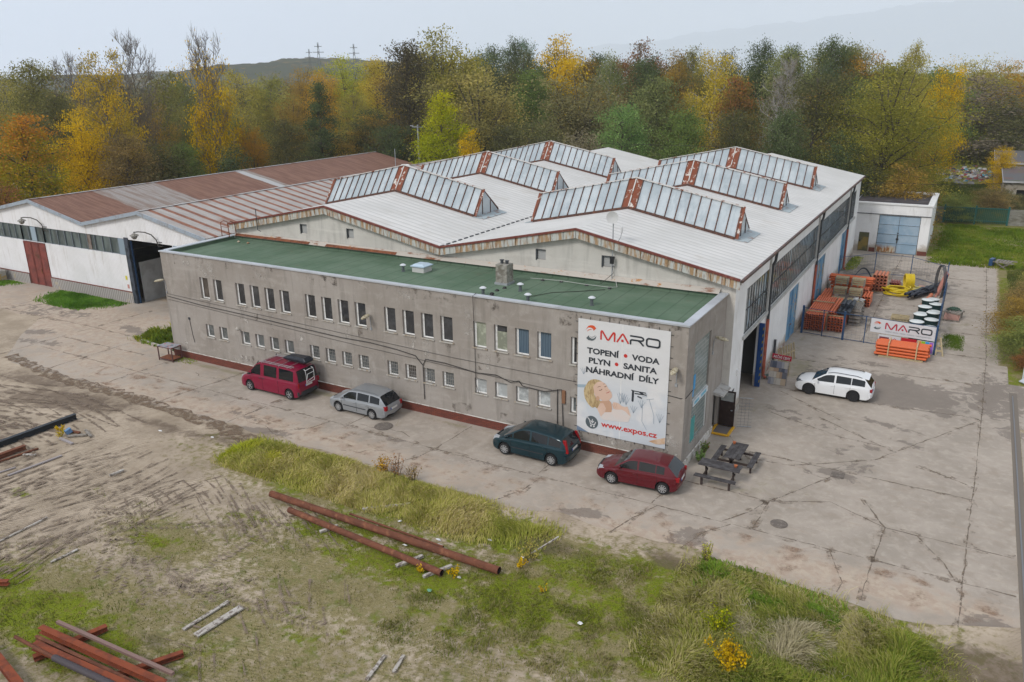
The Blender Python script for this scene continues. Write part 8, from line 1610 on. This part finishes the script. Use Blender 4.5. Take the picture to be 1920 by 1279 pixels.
# distant wood: one mass
def far_wood():
    g = np.random.default_rng(5); C = []; lr = []; th = g.uniform(R(29.9-38), R(29.9+38), 2300); d = 205+(g.uniform(0, 1, 2300)**1.6)*900
    for a, dd in zip(th, d):
        x, y = cam_xy(a, dd)
        if x > 5 and dd < 230: continue
        H = g.uniform(9, 15)*(1 if dd < 500 else 1.0); r = g.uniform(3.5, 6); n = 46 if dd < 420 else 26; u = g.normal(0, 1, (n, 3)); u /= np.linalg.norm(u, axis=1)[:, None]; u[:, 2] = np.abs(u[:, 2]); P = u*np.array([r, r, H*.55])*g.uniform(.75, 1.05, (n, 1))+np.array([x, y, H*.4]); C.append(P); lr.append(np.clip(g.uniform(0, 1)*.75+g.uniform(0, .25, n), 0, 1))
    C = np.concatenate(C); lr = np.concatenate(lr); V, Q = leaf_cards(C, len(C), 1.05, g)
    s = NT('distant foliage'); at = s.attr('lr').outputs['Fac']; cr = s.n('ShaderNodeValToRGB'); s.l(at, cr.inputs['Fac']); e = cr.color_ramp.elements; e[0].position = 0; e[0].color = (.04,.05,.022,1); e[1].position = 1; e[1].color = (.30,.16,.03,1)
    for p, c in ((.3,(.075,.08,.03,1)), (.5,(.12,.11,.04,1)), (.68,(.15,.14,.05,1)), (.85,(.22,.16,.035,1))): q = e.new(p); q.color = c
    s.bsdf(cr.outputs['Color'], 1, 0, 0); tag(np_mesh('distant_wood', V, Q, s.m, None, None, {'lr': lr}), kind='stuff')
far_wood()
# hills
hm = mat('forested hill', (.05,.055,.03), [((.16,.11,.035), .012, .48, .62, .9), ((.03,.04,.025), .03, .45, .6, .8), ((.22,.13,.04), .05, .6, .68, .7)], 1.0, spec=0)
def hill(name, th0, th1, d, depth, hf):
    T = np.linspace(R(th0), R(th1), 120); D = np.linspace(d, d+depth, 24); TT, DD = np.meshgrid(T, D, indexing='ij'); u = (DD-d)/depth; v = (TT-R(th0))/(R(th1)-R(th0))
    X = 10.28-np.sin(TT)*DD; Y = -34.1+np.cos(TT)*DD; Z = hf(v)*np.sin(np.clip(u*1.5, 0, 1)*math.pi/2)+(vnoise(X, Y, d*.012, 31)-.5)*d*.006*(u > .02)+(vnoise(X, Y, d*.05, 32)-.5)*d*.010*(u > .02)-4
    V = np.stack([X.ravel(), Y.ravel(), Z.ravel()], 1); I = np.arange(X.size).reshape(X.shape); Q = np.stack([I[:-1,:-1], I[:-1,1:], I[1:,1:], I[1:,:-1]], -1).reshape(-1, 4); tag(np_mesh(name, V, Q, hm), kind='structure')
hill('hill', 34, 58, 1250, 600, lambda v: (14+38*np.clip(np.sin(np.clip((v-.02)/.72, 0, 1)*math.pi), 0, 1)**.5))
hill('hill', 40, 70, 1700, 700, lambda v: 22+8*np.sin(v*5))
hill('mountain', -16, 34, 13500, 2500, lambda v: 200+1250*np.clip(1-v*1.12, 0, 1)**.8)
# white and grey village dots on the hill
# lattice masts far away
def mast(th, d, h, label):
    x, y = cam_xy(R(th), d); v = empty('power_pylon', (x, y, 0), R(th), label, 'pylon'); mb = MB()
    for s1 in (-1, 1): mb.beam((s1*h*.05,0,0),(s1*h*.008,0,h), h*.010, h*.010)
    for k in range(7): z = h*k/7; w_ = h*.07*(1-k/7.6); mb.beam((-w_,0,z),(w_*.85,0,z+h/7), h*.007, h*.007).beam((w_,0,z),(-w_*.85,0,z+h/7), h*.007, h*.007)
    mb.build('lattice', darkgrey, v); mb = MB()
    for z, w_ in ((.68,.16),(.8,.12),(.92,.08)): mb.beam((-h*w_,0,h*z),(h*w_,0,h*z), h*.012, h*.012)
    mb.build('cross_arm', darkgrey, v)
mast(43.1, 1150, 52, 'distant lattice power pylon left of the lime green tree on the skyline'); mast(42.5, 1150, 60, 'taller distant pylon next to the lime green tree'); mast(40.2, 1150, 58, 'distant mast just above the lime green tree')
v = empty('lamp_mast', (-60.5, 62.5, 0), 0, 'grey concrete pole with short cross arm standing behind the rusty roof', 'pole'); MB().tube([(0,0,0),(0,0,11.6)], [.18,.11], 8).build('pole', mat('pole grey', (.30,.32,.34), rough=.7), v); MB().beam((-1,0,11.3),(1,0,11.3),.12,.12).beam((-.8,0,11.45),(-1.3,0,11.45),.2,.12).beam((.8,0,11.45),(1.3,0,11.45),.2,.12).build('cross_arm', grey_m, v)
o = cable('overhead_wire', [(-60.5,62.4,11.4),(-45,60,10.4),(-30,58.5,10.2),(-15,57,10.4)], .02, None); tag(o, 'thin overhead wire running from the grey pole behind the skylights', 'wire')
o = cable('overhead_wire', [(.6,54.2,7.6),(8,58,7.3),(20,64,7.6),(40,74,8.6)], .02, None); tag(o, 'thin overhead wire crossing above the garage roof', 'wire')

# ---------------------------------------------------------------- grass, weeds
def in_poly(P, poly):
    x, y = P[:, 0], P[:, 1]; c = np.zeros(len(P), bool); n = len(poly)
    for i in range(n):
        x1, y1 = poly[i]; x2, y2 = poly[(i+1) % n]; m = ((y1 > y) != (y2 > y)) & (x < (x2-x1)*(y-y1)/(y2-y1+1e-9)+x1); c ^= m
    return c
def edge_d(P, poly):
    out = np.full(len(P), 9.0)
    for i in range(len(poly)):
        a = poly[i]; b = poly[(i+1) % len(poly)]; t = np.clip(((P-a)@(b-a))/((b-a)@(b-a)+1e-9), 0, 1); out = np.minimum(out, np.linalg.norm(P-(a+t[:, None]*(b-a)), axis=1))
    return out
def blades(name, poly, n, h, w, pal, seed=1, lean=.45, clump=1.0, jitter=.0, dens=None, z=.0):
    g = np.random.default_rng(seed); poly = np.array(poly, float); lo, hi = poly.min(0), poly.max(0); P = g.uniform(lo, hi, (int(n*1.0*(hi-lo).prod()/max(1e-6, abs(np.sum(poly[:,0]*np.roll(poly[:,1],-1)-np.roll(poly[:,0],-1)*poly[:,1]))/2)), 2)); Pj = P+g.normal(0, .35, P.shape); P = P[in_poly(Pj, poly)]
    if dens is not None: P = P[g.uniform(0, 1, len(P)) < dens(P[:, 0], P[:, 1])]
    f = vnoise(P[:, 0], P[:, 1], clump, seed+40); P = P[g.uniform(0, 1, len(P)) < .25+f*1.1]; f = vnoise(P[:, 0], P[:, 1], clump, seed+40); n = len(P)
    hh = h*(.45+f*.9)*g.uniform(.5, 1.3, n)*np.clip(.3+edge_d(P, poly)/.9, .3, 1); la = vnoise(P[:, 0], P[:, 1], 1.6, seed+50)*12.6+g.normal(0, .7, n); ll = lean*g.uniform(.2, 1.4, n)*hh; a2 = g.uniform(0, 6.28, n)
    dx, dy = np.cos(la)*ll, np.sin(la)*ll; wx, wy = np.cos(a2)*w, np.sin(a2)*w; z0 = gz(P[:, 0], P[:, 1])+z-.01
    B1 = np.stack([P[:,0]-wx, P[:,1]-wy, z0], 1); B2 = np.stack([P[:,0]+wx, P[:,1]+wy, z0], 1); M1 = np.stack([P[:,0]+dx*.35+wx*.8, P[:,1]+dy*.35+wy*.8, z0+hh*.6], 1); M2 = np.stack([P[:,0]+dx*.35-wx*.8, P[:,1]+dy*.35-wy*.8, z0+hh*.6], 1)
    T1 = np.stack([P[:,0]+dx+wx*.25, P[:,1]+dy+wy*.25, z0+hh*.97-ll*.25], 1); T2 = np.stack([P[:,0]+dx-wx*.1, P[:,1]+dy-wy*.1, z0+hh-ll*.25], 1)
    V = np.stack([B1, B2, M1, M2, T1, T2], 1).reshape(-1, 3); b = np.arange(n)[:, None]*6; Q = np.concatenate([b+np.array([0,1,2,3]), b+np.array([3,2,4,5])], 0)
    c = np.clip(.5*vnoise(P[:, 0], P[:, 1], 2.2, seed+60)+.5*g.uniform(0, 1, n), 0, 1); s = NT(name+' colour'); at = s.attr('lr').outputs['Fac']; cr = s.n('ShaderNodeValToRGB'); s.l(at, cr.inputs['Fac']); e = cr.color_ramp.elements
    e[0].position = .15; e[0].color = (*pal[0], 1); e[1].position = .9; e[1].color = (*pal[-1], 1)
    for i, q in enumerate(pal[1:-1]): x = e.new(.15+.75*(i+1)/(len(pal)-1)); x.color = (*q, 1)
    d = s.n('ShaderNodeBsdfDiffuse'); t = s.n('ShaderNodeBsdfTranslucent'); s.l(cr.outputs[0], d.inputs[0]); s.l(cr.outputs[0], t.inputs[0]); mx = s.n('ShaderNodeMixShader'); mx.inputs[0].default_value = .3; s.l(d.outputs[0], mx.inputs[1]); s.l(t.outputs[0], mx.inputs[2]); s.l(mx.outputs[0], s.out.inputs['Surface'])
    return tag(np_mesh(name, V, Q, s.m, None, None, {'lr': np.concatenate([c, c])}), kind='stuff')
DRY = [(.30,.34,.05),(.44,.44,.09),(.58,.50,.19),(.68,.57,.32)]; GRN = [(.16,.24,.03),(.26,.34,.045),(.38,.40,.08),(.50,.44,.2)]; MIX = [(.18,.25,.035),(.32,.34,.06),(.46,.41,.16),(.56,.48,.30)]
A = [(-20.75,-10.1),(-21.3,-7.4),(-17.6,-6.75),(-13.7,-6.8),(-8.6,-6.9),(-4.2,-7.5),(-2.5,-7.7),(-3.7,-8.9),(-7,-10.2),(-11.4,-10.3),(-15.7,-10.2),(-19.2,-10.3)]
blades('tall_grass', A, 56000, .46, .014, DRY, 1, .5, 1.1)
blades('tall_grass', [(-21.2,-9.9),(-21.2,-7.5),(-18.5,-7.3),(-16.5,-9.8)], 9000, .5, .014, [(.38,.46,.03),(.52,.55,.05),(.62,.56,.09)], 2, .5, .8)
Bp = [(2.6,-7.3),(3.3,-6.5),(5.7,-6.9),(9,-7.2),(11.2,-7.7),(12.2,-9.2),(13.0,-11),(9,-13),(5.2,-14),(3.2,-13),(2.4,-10.5)]
blades('tall_grass', Bp, 52000, .36, .014, MIX, 3, .75, .7)
blades('dry_grass', [(5.2,-9.2),(8.0,-8.6),(9.2,-10.2),(6.8,-11.6),(5.4,-10.8)], 7000, .42, .013, [(.40,.36,.2),(.52,.46,.3),(.6,.54,.38)], 4, 1.1, .9)
blades('weeds', [(3.0,-7.6),(3.2,-6.3),(4.2,-6.6),(5.2,-7.2),(8.2,-7.6),(9.8,-8.3),(8.5,-9.2),(5.0,-8.6)], 9000, .32, .02, [(.13,.23,.03),(.20,.32,.04),(.32,.4,.06)], 5, .6, .6)
blades('patchy_weeds', [(-4,-8.6),(3,-7.6),(3.2,-16),(-6,-17),(-8,-14),(-3,-12.5)], 26000, .15, .013, [(.12,.15,.025),(.19,.21,.04),(.30,.26,.11),(.38,.31,.18)], 21, .7, .55, dens=lambda x, y: np.clip((vnoise(x, y, 1.0, 77)-.42)*3.2, 0, 1))
short = lambda x, y: np.clip(np.maximum(ell(x, y, MOSS), ell(x, y, OLIVE)*.5), 0, 1)**1.5
blades('short_grass', [(-24,-24),(-24,-14),(-15,-10.3),(-2,-8),(4,-7.2),(4,-16),(-6,-20),(-8,-23)], 90000, .10, .012, [(.10,.13,.02),(.16,.175,.03),(.22,.20,.07),(.29,.24,.13)], 6, .6, .7, dens=short)
blades('lawn', [(7.3,54.2),(30,54.2),(40,79),(8,79)], 60000, .22, .05, [(.10,.17,.015),(.16,.23,.02),(.28,.28,.05)], 7, .5, 2.5)
blades('grass_verge', [(-61.5,7.3),(-60.2,4.6),(-57.5,3.6),(-54.0,3.9),(-52,5.9),(-51.4,7.3)], 16000, .30, .03, [(.08,.19,.02),(.13,.28,.03),(.2,.34,.05)], 8, .5, .9)
blades('grass_verge', [(-73,7.2),(-73,4.8),(-69,5.2),(-66.8,7.2)], 9000, .28, .03, [(.08,.19,.02),(.14,.29,.03),(.22,.34,.05)], 9, .5, .9)
blades('ivy_bed', [(-42.8,1.5),(-41.5,5.8),(-37.0,6.2),(-36.7,.6),(-37.4,.5),(-40.5,.9)], 9000, .55, .045, [(.09,.16,.02),(.22,.28,.03),(.42,.38,.04)], 10, .5, .8)
blades('roadside_weeds', [(14.6,24),(14.3,54),(20,54),(20,24)], 26000, .5, .04, [(.08,.12,.025),(.14,.16,.04),(.20,.18,.07)], 11, .5, 2.0)
blades('fence_weeds', [(9.9,26),(10.0,30),(11.3,29.6),(11.4,26.4)], 4500, .14, .022, [(.07,.13,.015),(.11,.18,.02),(.15,.2,.04)], 12, .5, .8)
blades('wall_weeds', [(-36.5,-.9),(-36.4,-.05),(-34,-.05),(-34,-.5)], 700, .22, .02, GRN, 13, .5, .6)
blades('wall_weeds', [(.5,47),(.5,54),(1.6,54),(1.3,49)], 2200, .35, .03, GRN, 14, .5, .6)
blades('track_grass', [(-2,84),(-2,120),(14,120),(14,84)], 30000, .45, .07, [(.07,.10,.02),(.12,.15,.03),(.17,.16,.05)], 15, .5, 3.0)
tag(MB().beam((-41.6,.9,.08),(-37.2,.45,.08),.16,.16).build('kerb_stone', sill_m), kind='structure')
# small plants that stand out
def weed(x, y, h, w, n, colr, label, seed, stems=10, name='yellow_shrub', leaf=.045):
    g = np.random.default_rng(seed); v = empty(name, (x, y, 0), 0, label, 'shrub'); mb = MB(); C = []
    for k in range(stems):
        a = g.uniform(0, 6.28); r = w*.5*math.sqrt(g.uniform(0, 1)); hh = h*g.uniform(.55, 1); tip = Vector((math.cos(a)*r, math.sin(a)*r, hh)); b = Vector((tip.x*.3, tip.y*.3, 0)); mb.tube([b, b.lerp(tip, .5)+Vector((0,0,.05)), tip], [.012,.009,.005], 4, caps=False)
        for q in range(n//stems): C.append(np.array(b.lerp(tip, g.uniform(.25, 1.02)))+g.normal(0, w*.06, 3))
    mb.build('stem', mat('weed stem', (.12,.08,.05)), v); V, Q = leaf_cards(np.array(C), len(C), leaf, g); np_mesh('foliage', V, Q, leaf_mat(colr), v, None, {'lr': g.uniform(0, 1, len(C))})
weed(4.9,-10.7,1.15,1.2,900,'brgreen','small shrub with green and yellow leaves in the bottom right grass',1,16)
weed(5.5,-11.8,.6,1.4,900,'gold','low golden yellow shrub spilling towards the bottom picture edge',2,14); weed(5.9,-12.3,.5,1.2,600,'gold','lowest golden leaves cut by the bottom picture edge',3,10)
weed(-4.9,-12.35,.6,.6,160,'gold','small yellow leaved weed at the end of the shorter pipe',4,5); weed(-6.25,-12.75,.4,.4,90,'gold','tiny yellow leaved weed beside the sleeper under the pipes',5,4); weed(-1.4,-11.6,.35,.4,70,'gold','tiny yellow plant on the moss right of the pipes',6,4)
weed(-2.9,-9.9,.8,1.1,260,'yolive','yellowish weeds with bare sticks right of the tall grass',7,9); weed(-3.0,-10.6,.45,.6,120,'gold','golden weed beside the white wrapper',8,5)
weed(-12.6,-7.0,1.0,1.0,420,'goldor','brown and yellow weed clump on the edge of the tall grass',9,14,'dry_weed'); weed(-11.9,-6.9,1.15,.9,180,'rust','tall rusty seed heads beside the brown weed clump',10,16,'dry_weed'); weed(-10.9,-6.9,.9,1.2,200,'olivebr','thin brown weeds at the edge of the concrete lane',11,14,'dry_weed')
weed(-31.6,-11.6,.35,.7,160,'gold','yellow weeds beside the long dark beam',12,6); weed(-30.9,-11.9,.35,.7,160,'yellow','second patch of yellow weeds by the scrap heap',13,6)
weed(3.3,-6.7,.9,.5,200,'lime','pale tall weed clump at the edge of the concrete lane',14,14,'weed_clump')
weed(.45,1.6,.55,.6,420,'green2','dark leafy plants growing along the foot of the stair window',15,10,'flower_bed'); weed(.4,2.6,.6,.5,300,'green','leafy plant with red flowers under the stair window',16,8,'flower_bed'); weed(.4,3.1,.35,.3,40,'rust','small red flowers at the foot of the stair window',17,4,'flowers')
weed(-36.9,.3,1.1,.7,500,'dkgreen','dark green ivy clump at the far corner of the office',18,12,'ivy')
# bushes along the right edge
for k, (x, y, h, w, c, l) in enumerate(((14.7,26.5,3.0,3.8,'olgreen2','green bush at the right edge next to the leaning panes'),(15.0,30.5,3.5,4.2,'orolive','yellow brown bush in the middle of the right hand hedge'),(15.2,35,3.5,4.2,'olivebr','brownish bush in the right hand hedge'),(15.8,40,3.0,4.0,'olive','olive bush further back in the right hand hedge'),(15.2,24.0,1.6,2.2,'rust','low rusty undergrowth at the near end of the right hand hedge'),(16.8,46,2.8,4,'yolive','pale bush at the far end of the right hand hedge'))): tree(x, y, h, w, 'shrub', c, l, seed=k % 2)
for k in range(14): tree(rng.uniform(-4, 3), rng.uniform(70, 96), rng.uniform(2.5, 5), rng.uniform(4, 6), 'shrub', random.choice(['orolive','dkolive','olivebr','olive']), 'low brownish bush of the thicket behind the garage roof', 'bushes of the thicket behind the garage')
for k in range(10): tree(rng.uniform(13.4, 16), rng.uniform(86, 97), rng.uniform(1.5, 3), rng.uniform(3, 4), 'shrub', random.choice(['olivebr','orolive','dkolive']), 'low bush growing between green gate and derelict shed', 'bushes between gate and shed')
# ---------------------------------------------------------------- haze
def haze():
    s = NT('haze'); vol = s.n('ShaderNodeVolumePrincipled'); vol.inputs['Color'].default_value = (.88,.935,1.0,1); vol.inputs['Density'].default_value = .00019; vol.inputs['Anisotropy'].default_value = 0
    s.l(vol.outputs[0], s.out.inputs['Volume']); o = MB().box(-17000, 10000, -700, 17500, -12, 1650).build('haze', s.m); tag(o, kind='stuff')
haze()
